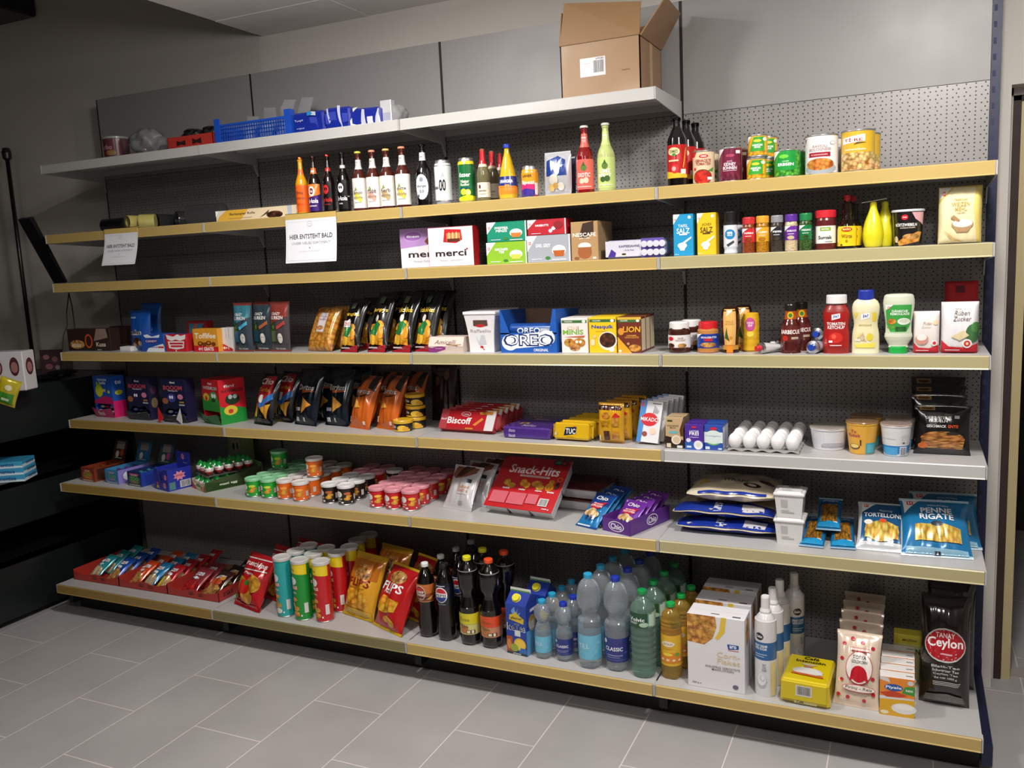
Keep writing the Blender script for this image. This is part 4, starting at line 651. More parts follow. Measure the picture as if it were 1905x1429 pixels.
# tall flared coconut praline box
for i in range(2):
    g = G('C', 868, 918, 585, -.33+.11*i) if i == 0 else g; t = thing('praline_box', ['tall flared white coconut praline box with red bow, in front', 'tall flared white coconut praline box, behind the front one'][i], 'praline box', (g[0]+.0*i, -.33+.05+.115*i, g[4]))
    mb = MB(); w0, w1, h_ = .052, .068, .155; n = 8
    for k in range(n):
        a, b = k/n, (k+1)/n; f = lambda q: w0+(w1-w0)*q-.004*sin(pi*q)
        for dx, dy, ex, ey in ((-1, -1, 1, -1), (1, -1, 1, 1), (1, 1, -1, 1), (-1, 1, -1, -1)):
            mb.add([(dx*f(a), dy*f(a)*.75, a*h_), (ex*f(a), ey*f(a)*.75, a*h_), (ex*f(b), ey*f(b)*.75, b*h_), (dx*f(b), dy*f(b)*.75, b*h_)], [(0, 1, 2, 3)], ('e6e2e4', 'gloss'), True)
    mb.add([(-w1, -w1*.75, h_), (w1, -w1*.75, h_), (w1, w1*.75, h_), (-w1, w1*.75, h_)], [(0, 1, 2, 3)], ('e2dedf', 'gloss')); mb.add([(-w0, -w0*.75, 0), (w0, -w0*.75, 0), (w0, w0*.75, 0), (-w0, w0*.75, 0)], [(3, 2, 1, 0)], ('e2dedf', 'gloss'))
    SFr = lambda x, y, o: ((x-w1)*(w0+(w1-w0)*y/h_)/w1, -.75*(w0+(w1-w0)*y/h_-.004*sin(pi*y/h_))-o-.0003, y)
    art(mb, SFr, 2*w1, h_, [('p', [(.26, .66), (.28, .8), (.74, .8), (.76, .66), (.5, .62)], '5c4440'), ('e', .5, .66, .16, .035, 'c42c30'), ('t', 'Raffaello', .5, .53, .08, 'a89c9c', .72, 0), ('p', [(.3, .42), (.62, .42), (.7, .2), (.4, .18)], 'c4c8cc'), ('p', [(.3, .42), (.5, .42), (.42, .25)], 'dfe2e4'), ('e', .52, .13, .05, .03, 'c42030'), ('p', [(.44, .1), (.5, .14), (.46, .18)], 'd02838'), ('p', [(.5, .13), (.6, .04), (.62, .07)], 'c42030')], 'gloss', L=.02); mb.obj('printed_carton', t)
    mb = MB(); cbox_mesh(mb, 2*w1+.004, 1.5*w1+.004, .012, ('ebe7e9', 'gloss'), .002, z0=h_-.010); mb.obj('carton_lid', t)
# open blue display with cookie rolls
g = G('C', 932, 1036, 628, -.34); w_ = g[2]; D_ = .24; hb = .150; wl = .0015; x0, x1 = -w_/2, w_/2
t = thing('display_box', 'open blue cardboard display box with very large white cookie lettering', 'display box', (g[0], -.34+D_/2, g[4])); mb = MB(); B_ = ('1c58b0', 'card')
mb.box(x0, x1, -D_/2, D_/2, 0, wl, B_); mb.box(x0, x1, D_/2-wl, D_/2, wl, hb, ('8c6c50', 'card')); mb.box(x0, x1, -D_/2, -D_/2+wl, wl, .075, B_); mb.obj('tray', t)
for s, nm in ((-1, 'left'), (1, 'right')):
    mb = MB(); xa = x0 if s < 0 else x1-wl; mb.prism([(-D_/2+.001, .002), (D_/2-.002, .002), (D_/2-.002, hb), (-D_/2+.001, hb+.012)], 0, xa, xa+wl, B_)
    mb.prism([(x0 if s < 0 else x1, .07), ((x0+.04) if s < 0 else (x1-.03), .07), ((x0+.004) if s < 0 else (x1-.012), hb+.012), (x0 if s < 0 else x1, hb+.012)], 1, -D_/2, -D_/2+wl, B_)
    if s > 0: art(mb, lambda x, y, o: (x1+o, x-D_/2, y), D_, hb, [('t', 'OREO', .5, .35, .3, 'e8ecf4', .7)])
    mb.obj('side_panel', t)
mb = MB(); art(mb, lambda x, y, o: (x-w_/2, -D_/2-o, y), w_, .09, [('e', .17, .44, .15, .34, 'f0f0f4'), ('e', .83, .62, .14, .32, 'f0f0f4'), ('p', [(.1, .15), (.9, .32), (.93, .9), (.1, .72)], 'f0f0f4'), ('t', 'OREO', .5, .53, .52, '14306c', .90, 2.6), ('t', 'OREO', .5, .53, .40, 'f4f4f8', .82, .2), ('t', 'ORIGINAL', .72, .12, .12, 'e8ecf4', .26, 1)], 'card'); mb.obj('front_print', t)
for k in range(3):
    mb = MB(); mb.lathe([(.012, 0), (.0255, .006), (.026, .012), (.026, .198), (.0255, .204), (.012, .21)], ('1a4a98', 'foil'), 24, True, tf=lambda p: (p[2]-.105, p[0], p[1]))
    SFc = lambda x, y, o: (x-.105, -.0262*cos((y-.02)/.026)-o-.0003, .026*sin((y-.02)/.026)); art(mb, SFc, .21, .04, [('t', 'OREO', .45, .5, .55, 'f0f4f8', .5, 1), ('r', .7, .2, .9, .7, 'c8d0d8')], 'foil', L=.008)
    o = mb.obj('cookie_roll'); o.location = (g[0]+(.0, .012, .004)[k], -.34+(.05, .12, .045)[k], g[4]+(.028, .028, .082)[k]); o.scale = (.9, 1, 1); tag(o, 'blue roll of sandwich cookies, '+['lower front one in the blue display', 'rear one in the blue display', 'upper one in the blue display'][k], 'cookies', 'cookie rolls in the blue display')
TOPB = [('r', .03, .86, .97, .94, '3c6c34'), ('t', 'VOLLKORN', .28, .90, .035, 'eee', .3), ('e', .86, .9, .07, .04, 'e8e8e0')]
yz = -.335
carton('cereal_box', 'white cinnamon cereal box with smiling squares, first from the front', 'cereal box', G('C', 1044.5, 1093.5, 592, yz), .055, 'e6e0da', TOPB+[('t', 'CINI', .45, .72, .10, 'c8502c', .42), ('t', 'CINI', .45, .725, .09, 'f4ecd8', .38, .4), ('t', 'MINIS', .45, .6, .14, '7cb43c', .78, 1), ('p', [(.1, .46), (.9, .5), (.85, .44)], 'c05c30'), ('e', .3, .3, .2, .12, '~waffle'), ('e', .68, .3, .22, .13, '~waffle'), ('e', .5, .16, .2, .1, '~nut'), ('e', .58, .32, .05, .04, 'fff'), ('e', .72, .32, .05, .04, 'fff'), ('e', .3, .32, .03, .02, '432')], right=[('r', .1, .1, .9, .9, 'd8ccb4')], n=3, lab='white cinnamon cereal box with smiling squares, %s', group='cinnamon cereal boxes')
carton('cereal_box', 'bright yellow chocolate cereal box with bowl, first from the front', 'cereal box', G('C', 1096, 1146.5, 590, yz), .055, 'ecc41c', TOPB+[('t', 'Nesquik', .5, .72, .13, '2c3c9c', .8, 1), ('r', .25, .6, .7, .615, 'c8a010'), ('e', .68, .34, .34, .26, 'f0e8d8'), ('e', .68, .36, .3, .21, '~choco'), ('e', .13, .3, .08, .1, 'e8d8b0'), ('e', .2, .46, .06, .05, 'dcc890'), ('e', .82, .1, .1, .07, 'eee')], n=3, lab='bright yellow chocolate cereal box with bowl, %s', group='yellow cereal boxes', right=[('r', .1, .1, .9, .9, 'c4a840')])
carton('cereal_box', 'brown and gold caramel cereal box, first from the front', 'cereal box', G('C', 1149, 1193, 590, yz), .055, '6c2c1c', TOPB+[('r', 0, .93, 1, 1, 'd8b040'), ('p', [(0, 0), (.6, 0), (0, .46)], 'e8a424'), ('t', 'LION', .6, .66, .16, 'f0b030', .76, 1, .4), ('e', .15, .6, .13, .1, 'd89030'), ('t', 'CARAMEL\nCHOCOLATE', .6, .46, .1, 'e8a040', .6), ('e', .72, .14, .26, .1, '~flake'), ('e', .45, .26, .06, .04, '~nut'), ('e', .1, .06, .05, .04, 'eee')], right=[('r', .06, .06, .94, .94, 'd0c4a4')], n=3, lab='brown and gold caramel cereal box, %s', group='caramel cereal boxes')
# jars and squeeze bottles
g = G('C', 1243, 1285, 598, yc, cyl=True); JAR = [(0, 0), (.9, 0), (1, .03), (1, .6), (.97, .72), (.84, .78), (.84, .8)]
t = bottle('spread_jar', 'nut nougat spread jar with white lid, first from the front', 'jar', g, JAR, LQ('3c1c14'), ('e8e6e4', 'plastic'), [(.16, .58, 'e6dfdc', [('e', .22, .72, .12, .16, 'c82434'), ('t', 'NUSS\nNOUGAT', .6, .68, .3, '7c5c50', .36, .2), ('e', .22, .2, .16, .18, '~choco'), ('e', .65, .2, .16, .16, '~nut'), ('r', .1, .0, .9, .05, '6c4434')])], capr=.86, caph=.24, group='nougat spread jars')
clone(t, (t.location.x+.022, t.location.y+.09, t.location.z), (0, 0, .2), 'nut nougat spread jar with white lid, half hidden behind the first', 'nougat spread jars')
g = G('C', 1297, 1338, 598, yc, cyl=True)
bottle('spread_jar', 'peanut butter jar with red lid and dark blue label', 'jar', g, JAR, LQ('b87c44'), ('d0242c', 'plastic'), [(.16, .62, '1c3c94', [('p', [(0, .6), (.3, 1), (0, 1)], 'eee'), ('t', 'ERDNUSSBUTTER', .58, .76, .13, 'f0ecf4', .6), ('r', .4, .5, .7, .68, 'c02434'), ('e', .55, .24, .3, .18, '~nut'), ('e', .16, .2, .1, .14, '2458b4')]), (.8, .99, 'd0242c', [('r', .4, 0, .58, 1, 'f0343c')])], capr=.86, caph=.24)
g = G('C', 1342, 1376, 568, yc, cyl=True)
HON = smooth([(0, 0), (.85, 0), (.92, .06), (.84, .16), (.9, .3), (1, .5), (1, .8), (.85, .93), (.5, .975)], 3)+[(0, .98)]
t = bottle('honey_bottle', 'amber forest honey squeeze bottle with long orange label, first from the front', 'bottle', g, HON, LQ('2a1608'), None, [(.17, .93, 'e0a860', [('e', .5, .5, .49, .5, 'e8b468'), ('p', [(.25, .8), (.7, .95), (.4, .97)], 'eee'), ('t', 'WALD\nHONIG', .5, .62, .12, 'a87430', .6, .2), ('p', [(.1, .2), (.3, .5), (.35, .3), (.5, .1)], '3c5c24'), ('e', .6, .2, .14, .05, 'd8902c')], .75, .75), (.0, .165, 'b8863c', [('r', .35, 0, .65, 1, 'e07c1c')])], group='honey squeeze bottles')
clone(t, (t.location.x+.03, t.location.y+.075, t.location.z), (0, 0, .1), 'amber forest honey squeeze bottle, half hidden behind the first', 'honey squeeze bottles')
g = G('C', 1381.5, 1413, 581, -.30, cyl=True)
bottle('mustard_bottle', 'ribbed yellow mustard squeeze bottle upside down with pink label', 'bottle', g, [(0, 0), (.8, 0), (.84, .03)]+[(1-.03*(k % 2), .05+.09*k) for k in range(10)]+[(.9, .97), (.8, .99), (0, 1)], ('d0a01c', 'plastic'), None, [(.35, .9, 'd8a828', [('e', .5, .65, .34, .32, 'c0508c'), ('t', 'HONIG\nSENF', .5, .66, .22, 'f8dce8', .44), ('e', .5, .2, .24, .13, 'e8c84c')], .9, .8)])
def tube(label, u, Y, L_, r, col, capcol, rz, z0=0, ds=()):
    x, y, z = pt('C', u, Y); t = thing('sauce_tube', label, 'tube', (x, y, z+z0), rz)
    mb = MB(); mb.lathe([(r*.3, 0), (r*.98, .004), (r, .012)], ('c8c8ca', 'metal'), 24, True, tf=lambda p: (p[0], p[2], p[1]+r)); vs = []
    mb.grid(lambda u_, v: (r*(1+.35*v)*sin(2*pi*u_), .012+v*(L_-.012), r+r*(1-.93*v)*-cos(2*pi*u_)), 24, 10, (col, 'foil')); mb.obj('tube_body', t)
    mb = MB(); mb.lathe([(r*.45, -.014), (r*.5, -.012), (r*.55, .002)], (capcol, 'plastic'), 20, True, tf=lambda p: (p[0], p[2], p[1]+r)); mb.obj('tube_cap', t)
    return t
tube('metal tomato paste tube lying with red cap towards the viewer', 1413, -.35, .13, .019, 'd0cdcc', 'c82430', -.7); tube('darker red tube lying crosswise behind the red-capped tube', 1440, -.21, .10, .018, '8c2c28', 'd8d4d4', -1.1)
tube('silver tube lying with blue cap towards the viewer, lower one', 1511, -.345, .16, .0215, 'b4bac4', '1c3ca0', -.25); tube('silver tube with blue cap lying behind and above the lower one', 1519, -.27, .14, .021, '8c94a4', '1c3ca0', -.25, z0=.036)
g = G('C', 1452.5, 1490, 565, yc, cyl=True)
t = bottle('barbecue_bottle', 'dark red barbecue sauce bottle with black cap, first from the front', 'bottle', g, smooth([(0, 0), (.94, 0), (1, .03), (1, .18), (.98, .5), (.86, .60), (.66, .68), (.56, .78), (.54, .86)], 3), LQ('4a1410'), ('17130f', 'plastic'), [(.24, .56, '5c2420', [('r', .02, .45, .98, .8, '742c28'), ('t', 'BARBECUE', .5, .62, .26, 'f0ece8', .84), ('e', .3, .22, .12, .18, 'b82c24'), ('r', .55, .15, .85, .3, 'b8a090')]), (.69, .86, 'a8501c', [('e', .5, .5, .3, .42, 'd0a81c'), ('e', .5, .45, .18, .26, '2c6c2c')], .9)], capr=.62, caph=.14, group='barbecue sauce bottles')
clone(t, (t.location.x+.025, t.location.y+.075, t.location.z), (0, 0, .12), 'dark red barbecue sauce bottle, half hidden behind the first', 'barbecue sauce bottles')
def squeeze(label, uL, uR, vt, bodyc, capc, capr, caph, prof, spec, lz, lab, top=True, depth=.6, Y=yc):
    g = G('C', uL, uR, vt, Y); w_, h_ = g[2], g[3]; LOG.append(('squeeze', label[:30], w_, h_, Y)); t = thing('sauce_bottle', label, 'bottle', (g[0], Y+w_*depth/2, g[4]))
    pr = [(a*w_/2, b*h_) for a, b in smooth(prof, 3)]; mb = MB(); mb.lathe(pr, (bodyc, 'plastic'), 36, True, tf=lambda p: (p[0], p[1]*depth, p[2])); mb.obj('bottle_body', t)
    mb = MB(); W_, H_ = w_*.84, (lz[1]-lz[0])*h_
    def SFs(x, y, o):
        zz = lz[0]*h_+y; r = interp(pr, zz); a = (x-W_/2)/r; a = max(-1.45, min(1.45, a)); q = min(.98, abs(x-W_/2)/r); return ((x-W_/2), -r*depth*sqrt(1-q*q)-o-.0006, zz)
    mb.grid(lambda u_, v: SFs(W_*(.01+.98*u_), v*H_, 0), 14, 10, (lab, 'gloss')); art(mb, lambda x, y, o: SFs(x, y, o+.0003), W_, H_, spec, 'gloss', L=.01); mb.obj('front_label', t)
    mb = MB(); cr = w_/2*capr; z0, z1 = (h_*(1-caph), h_) if top else (0, h_*caph)
    mb.lathe([(cr*.97, z0), (cr, z0+.002), (cr*.98, z1-.004), (cr*.93, z1), (0, z1)], (capc, 'plastic'), 32, True, tf=lambda p: (p[0], p[1]*max(depth, .75), p[2])); mb.obj('bottle_cap', t)
JA = lambda c: [('p', [(.32, .78), (.68, .84), (.68, .98), (.32, .94)], 'eef0f4'), ('t', 'ja!', .5, .89, .11, '2c3c8c', .24, 1)]
squeeze('red ketchup squeeze bottle with white flip cap', 1529, 1581, 549, '8c1c18', 'dcdad8', .76, .15, [(0, 0), (.9, 0), (.98, .03), (.98, .3), (.9, .44), (1, .62), (.94, .72), (.7, .82), (.66, .86)], JA(0)+[('t', 'TOMATEN\nKETCHUP', .5, .62, .2, 'f4ecea', .78, 1), ('e', .5, .26, .3, .16, 'c82c24'), ('e', .42, .3, .1, .07, 'e05844'), ('r', .2, .12, .36, .18, 'eee'), ('r', .25, .02, .75, .05, 'dbb')], (.12, .7), 'a01c1c')
squeeze('cream mayonnaise squeeze bottle with dark blue cap', 1584, 1636, 540, 'dfd8b4', '1c3094', .6, .16, [(0, 0), (.92, 0), (1, .04), (.98, .3), (.86, .46), (.98, .62), (1, .74), (.85, .82), (.6, .86)], JA(0)+[('p', [(.04, .8), (.2, .98), (.04, .98)], 'e8d048'), ('r', .8, .74, .96, .98, 'e8c83c'), ('t', 'MAYONNAISE', .5, .64, .05, 'b8a468', .55), ('e', .3, .32, .16, .1, 'e8d078'), ('p', [(.1, .25), (.4, .45), (.55, .2)], '~garlic'), ('e', .7, .32, .14, .1, 'd8c43c'), ('p', [(.05, .12), (.95, .16), (.9, .03), (.1, .03)], 'e8d458'), ('r', .06, .2, .3, .27, 'dcd8c8')], (.08, .66), 'ded4a8')
squeeze('pale remoulade squeeze bottle standing on its green cap', 1642, 1701, 547, 'c9cdb8', '109c3c', .62, .12, [(0, .1), (.62, .1), (.62, .14), (.9, .28), (.78, .40), (.84, .52), (1, .78), (.98, .92), (.8, .99), (0, 1)], [('p', [(.0, 1), (1, 1), (.94, .3), (.8, .05), (.2, .05), (.06, .3)], '3c9c44'), ('p', [(0, .8), (.3, 1), (0, 1)], 'eef4ea')]+KMARK(.08, .86, .1, .8)+[('t', 'DÄNISCHE\nREMOULADE', .55, .74, .2, 'f0f4ec', .72), ('e', .25, .42, .16, .1, '~waffle'), ('e', .7, .42, .24, .12, 'e4e8dc'), ('e', .7, .44, .18, .07, 'd0d4bc'), ('e', .25, .22, .18, .06, '5c9c3c'), ('bar', .38, .08, .8, .24)], (.34, .82), 'b9c4ac', top=False)
SUG = lambda a, b: [('p', [(0, 0), (1, 0), (1, .2), (.6, .12), (.2, .14), (0, .26)], 'c82430'), ('t', a, .55, .74 if b else .72, .07 if not b else .2, '9c7c60' if not b else '6c5c54', .36 if not b else .5, 0, 1)]
g = G('C', 1699, 1748, 580, -.325)
bag('sugar_pack', 'smaller white pack of icing sugar with cake picture', 'sugar pack', (g[0], -.30, g[4]), g[2], g[3], .05, 'dcd4d0', SUG('Puder', 0)+[('t', 'Zucker', .5, .64, .05, 'c8b4a8', .4, 0, 1), ('e', .86, .74, .1, .06, 'e8c8a0'), ('e', .32, .34, .26, .13, 'c88c7c'), ('e', .32, .39, .2, .08, 'e8dcd8'), ('e', .82, .25, .12, .07, 'e8e0dc'), ('e', .82, .25, .07, .04, 'c82c38'), ('r', .1, .06, .6, .08, 'f0d8d8')], 'paper', seed=6, s=.01, flat=1, wr=.02, pinch=0, aa=.97)
g = G('C', 1751, 1822, 563, -.335)
bag('sugar_pack', 'large white pack of beet sugar with green leaf picture', 'sugar pack', (g[0], -.295, g[4]), g[2], g[3], .075, 'dddbdc', SUG('Rüben\nZucker', 1)+[('t', 'Feiner', .45, .88, .03, '8c7c70', .2, 0, 1), ('e', .85, .4, .2, .18, '3c6c3c'), ('e', .92, .52, .12, .1, '4c8444'), ('p', [(.25, .34), (.6, .46), (.75, .36), (.5, .26)], 'd8c89c'), ('e', .7, .2, .13, .09, 'ece8e4'), ('e', .7, .2, .09, .06, 'c82c38'), ('e', .7, .2, .04, .03, 'f0d0a0'), ('r', .1, .06, .5, .08, 'f0d8d8')], 'paper', seed=7, s=.01, flat=1, wr=.025, pinch=0, aa=.97)
g = G('C', 1757, 1820, 524, -.20)
bag('sugar_pack', 'red-topped pack standing behind the large sugar pack', 'sugar pack', (g[0], -.17, g[4]), g[2], g[3], .07, 'b01c24', [('r', .3, .84, .6, .94, '5c1418')], 'paper', seed=8, s=.01, flat=1, wr=.02, pinch=0)
# ================================================================== fifth row: sweet dispensers, tortilla chips, biscuits, milk, eggs, noodles
def dispenser(name, label, lv, u, vb, w, d, h, hf, col, colf, front, lip, rz, rside=(), lipspread=.02, sweets=('d83050', 'f0e0e8', '3c5cb0'), liph=.04, group=None, flaps=False):
    x, y, z = spot(lv, u, vb); t = thing(name, label, 'display box', (x, y+d/2, z), rz, group); a, b, q = w/2, d/2, .0012
    mb = MB(); mb.box(-a, a, -b, b, 0, q, (col, 'card')); mb.box(-a, a, b-q, b, q, h, (col, 'card')); mb.box(-a, a, -b, b, h-q, h, (col, 'card')); mb.obj('carton_shell', t)
    mb = MB(); zc = hf*1.15; mb.prism([(-a, h-q), (-a, zc*.8), (-a*.5, zc*1.3), (0, zc*1.15), (a*.5, zc*1.35), (a, zc*.8), (a, h-q)], 1, -b, -b+q, (col, 'card')); art(mb, lambda X, Y, o: (X-a, -b-o, zc*.9+Y*(h-zc*.9)/h), w, h, front); mb.obj('front_panel', t)
    for s in (-1, 1):
        mb = MB(); xa = -a if s < 0 else a-q; mb.box(xa, xa+q, -b+q, b-q, q, h-q, (col, 'card'))
        if s > 0: art(mb, lambda X, Y, o: (a+o, X-b, Y), d, h, rside or [('r', .05, .05, .95, .3, colf)])
        mb.obj('side_panel', t)
    mb = MB(); n = 8
    mb.grid(lambda U, V: ((2*U-1)*(a+.004*V), -b-lipspread*V-.004*sin(pi*U), hf*V*(.9+.1*cos(6*U))), n, 3, (colf, 'card')); mb.grid(lambda U, V: ((1-2*U)*(a+.004*V), -b-lipspread*V-.004*sin(pi*U)+.001, hf*V*(.9+.1*cos(6*U))), n, 3, ('d8ccc8', 'card'))
    art(mb, lambda X, Y, o: ((X-a), -b-lipspread*Y/hf-.005*sin(pi*X/w)-o-.001, Y*.9), w, hf, lip, L=.02); mb.obj('front_lip', t)
    if flaps:
        for s_, c_ in ((-1, 'c82428'), (1, 'd0cccc')): mb = MB(); mb.prism([(s_*a, 0), (s_*(a+.004), hf*.4), (s_*(a*.95), hf*1.7), (s_*a*.55, hf*.5)][::s_], 1, -b-lipspread-.012, -b-lipspread-.011, (c_, 'card')); mb.obj('side_flap', t)
    for i in range(4):
        for j in range(3):
            mb = MB(); c = sweets[(i+j) % len(sweets)]; sx, sy, sz = -a+w*(i+.5)/4, -b+d*(.18+.25*j), hf*.55+.02*j
            mb.lathe([(0, -.008), (.008, -.006), (.012, 0), (.008, .006), (0, .008)], (c, 'foil'), 10, False, tf=lambda p, sx=sx, sy=sy, sz=sz: (sx+p[0]*1.3, sy+p[1], sz+p[2])); mb.obj('wrapped_sweet', t)
    return t
BOOM = lambda c1, c2, f: [('t', 'fini', .5, .9, .06, 'e8e4e4', .22, 1), ('t', 'BOOOM', .5, .74, .13, c1, .8, 1), ('t', 'Vampire', .5, .65, .05, 'e0d8dc', .42, .6, 1), ('e', .42, .44, .17, .13, c2), ('e', .45, .46, .04, .05, 'eee'), ('e', .36, .46, .04, .05, 'eee'), ('e', .8, .48, .12, .08, 'd07c9c'), ('e', .14, .34, .13, .09, '9c5c3c'), ('t', '200', .84, .32, .05, f, .2), ('r', .72, .22, .96, .26, 'b8b4c4')]
dispenser('candy_dispenser', 'blue and pink gum dispenser box, leftmost on its shelf', 'D', 198, 776, .15, .07, .205, .05, '1c50a8', 'b81c5c', [('t', 'tennis\nballs', .5, .84, .2, 'dce4ec', .5, 1), ('e', .3, .52, .2, .2, 'c4c82c'), ('e', .22, .72, .05, .1, 'a8b428'), ('e', .36, .72, .05, .08, 'a8b428'), ('t', 'GUM', .48, .54, .11, 'e0d43c', .32), ('p', [(0, .1), (1, .1), (1, .3), (.6, .36), (0, .2)], 'b81c5c'), ('e', .82, .5, .06, .05, 'c8cc3c')], [('t', 'fini', .45, .5, .5, 'f0dce4', .34)], -.12, rside=[('r', 0, 0, 1, .4, 'd01c64'), ('t', 'te', .5, .85, .09, 'dce4ec', .5), ('e', .5, .6, .3, .06, 'c4c82c')], sweets=('e8a0b8', 'f4e0e8', 'c02c5c'))
dispenser('candy_dispenser', 'dark blue vampire gum dispenser box, lip dark, left of its twin', 'D', 262, 781, .155, .06, .205, .045, '161a3c', '14121c', BOOM('c03c4c', '2c1c4c', 'e0902c'), [('r', .1, .4, .5, .5, '3c3448')], -.08, sweets=('2c2c54', '8ca0d8', '38407c'), rside=[('r', 0, 0, 1, 1, '201c3c'), ('e', .5, .4, .3, .12, '7c6c4c'), ('e', .5, .7, .3, .1, '54304c')])
dispenser('candy_dispenser', 'dark blue gum dispenser box with red and white side flaps', 'D', 328, 786, .155, .06, .205, .045, '161a3c', '131118', BOOM('c84850', '3c4494', 'd8b02c'), [('r', .15, .3, .45, .5, '4c4458')], -.06, sweets=('1c2c8c', 'e8e8f0', '28388c'), rside=[('r', 0, 0, 1, 1, '1c1838')], flaps=True)
t = dispenser('candy_dispenser', 'red and green watermelon gum dispenser box', 'D', 402, 789, .155, .13, .205, .05, 'c81c28', '1c7c34', [('t', 'fini', .5, .88, .07, 'f0ecec', .24, 1), ('t', 'WATERMELON', .5, .74, .11, '1c5c24', .86, 1), ('t', 'WATERMELON', .495, .745, .10, 'f0e8e0', .82, .3), ('p', [(0, .05), (1, .05), (1, .42), (.8, .34), (.5, .4), (.2, .34), (0, .42)], '2c8c34'), ('e', .68, .46, .24, .19, '3c9c3c'), ('e', .62, .52, .07, .07, 'f0f4f4'), ('e', .76, .52, .07, .07, 'f0f4f4'), ('e', .66, .38, .13, .06, '1c4c1c'), ('e', .25, .46, .18, .12, 'e0c43c'), ('e', .25, .42, .08, .07, 'c83c34')], [('p', [(.1, .2), (.3, .5), (.5, .3)], '145c24')], -.32, rside=[('p', [(0, 0), (1, 0), (1, .3), (.7, .36), (.4, .32), (0, .42)], '1c8c34'), ('t', 'fini', .4, .85, .06, 'eee', .4, 1), ('t', 'WATERMELON', .5, .74, .07, '3c1c1c', .84, 1), ('e', .5, .54, .28, .12, '1c3420'), ('e', .42, .6, .08, .05, 'aab4b4'), ('e', .6, .6, .08, .05, 'aab4b4'), ('e', .4, .3, .26, .11, 'd8c43c'), ('e', .4, .28, .1, .05, 'c83c34')], sweets=('d8303c', 'e8ece4', '2c8c4c'))
def cbag(label, u, vb, w, h, t_, bg, spec, lean, rz, seed, dx=0, dy=0, nm='chip_bag', lv='D', wr=.09, cat='chip bag', **k):
    x, y, z = spot(lv, u, vb); return bag(nm, label, cat, (x+dx, y+.03+dy, z), w, h, t_, bg, spec, 'foil', lean=lean, rz=rz, seed=seed, wr=wr, s=.045, **k)
CHIO = [('p', [(.2, .3), (.3, .95), (.85, .95), (.95, .5), (.6, .3)], 'b81c24'), ('p', [(.35, .38), (.95, .62), (.98, .5), (.45, .28)], '2c74c0'), ('t', 'Chio', .5, .83, .13, 'f0ece8', .66, 1, .3), ('t', 'Tortillas', .5, .66, .08, 'e8a030', .62, 1, .3), ('e', .45, .48, .09, .08, 'e0d8d0'), ('p', [(0, .12), (.12, .5), (.3, .32), (.2, .1)], 'e0a440'), ('p', [(.45, .3), (.95, .4), (.8, .1)], 'dc9c38'), ('p', [(0, 0), (1, 0), (1, .1), (0, .14)], '0c0a0c')]
b = cbag('black tortilla bag with red flash and white lettering, in front', 481, 793, .135, .235, .065, '14121a', CHIO, 20, -14, 51)
clone(b, (b.location.x+.045, b.location.y+.08, b.location.z), tuple(b.rotation_euler), 'black tortilla bag with red flash, second of its row', 'tortilla bags with red flash'); clone(b, (b.location.x+.09, b.location.y+.16, b.location.z), tuple(b.rotation_euler), 'black tortilla bag with red flash, third of its row', 'tortilla bags with red flash')
DOR = lambda tx, c: [('t', tx, .5, .66, .1, 'd8d4d0', .72, 1), ('p', [(.3, .62), (.95, .6), (.38, .55)], 'c86430'), ('p', [(.45, .5), (.85, .36), (.4, .2)], c), ('r', .1, .24, .36, .3, '8c8c94'), ('r', .12, .06, .3, .13, 'd0d0d4'), ('r', .5, .06, .58, .13, 'b8b8bc')]
b = cbag('dark navy tortilla chip bag with one golden chip, left one', 560, 794, .145, .25, .07, '0c1622', DOR('Doritos', 'd89438'), 18, -12, 53)
clone(b, (b.location.x+.02, b.location.y+.105, b.location.z), tuple(b.rotation_euler), 'dark navy tortilla chip bag standing behind the left one', None)
b = cbag('dark navy tortilla chip bag with one golden chip, right one', 618, 795, .135, .25, .07, '0c1824', DOR('Doritos', 'dc9c40'), 18, -8, 54)
clone(b, (b.location.x+.02, b.location.y+.105, b.location.z), tuple(b.rotation_euler), 'dark navy tortilla chip bag standing behind the right one', None)
DOO = [('p', [(0, .72), (.3, .74), (.35, 1), (0, 1)], '1c1210'), ('p', [(.75, .74), (1, .68), (1, 1), (.7, 1)], '1c1210'), ('t', 'Doritos', .5, .66, .11, '1c1414', .78, 1, .2), ('t', 'Doritos', .5, .665, .1, 'e8e0dc', .76, .5, .2), ('p', [(.2, .58), (.9, .6), (.3, .53)], '3c1c10'), ('p', [(.25, .34), (.4, .52), (.62, .36)], 'e8a848'), ('r', .04, .1, .14, .2, 'e8e0d8'), ('r', .78, .07, .9, .13, 'e8d8c8')]
b = cbag('orange tortilla chip bag, left of the two in front', 657, 800, .132, .235, .075, 'd06420', DOO, 24, -16, 55, dx=.01)
b2 = cbag('orange tortilla chip bag, right of the two in front', 706, 801, .12, .235, .07, 'cc6420', DOO, 24, -16, 56, dx=.012)
for i, (dx, dy) in enumerate([(.03, .12), (.03, .12)]): clone(b if i else b2, ((b if i else b2).location.x+dx, (b if i else b2).location.y+dy, b.location.z), tuple(b2.rotation_euler), ['orange and black chip bag behind the right orange one', 'orange and black chip bag behind the left orange one'][i], None)
cbag('brown snack bag standing at the back, right end above the dips', 742, 800, .13, .25, .05, '2c1c18', [('e', .3, .7, .12, .08, '6c4434'), ('e', .7, .8, .12, .08, '6c4434'), ('r', .3, .88, .8, .93, '4c3c38')], 4, 0, 57, dy=.19, dx=.10)
DIP = [('p', [(0, 0), (1, 0), (1, .3), (.6, .15), (0, .25)], 'e0b030'), ('e', .65, .45, .2, .4, 'e8c040'), ('e', .8, .35, .14, .3, 'd89c28'), ('t', 'Chio', .25, .65, .4, 'f0ece8', .26, 1, .3)]
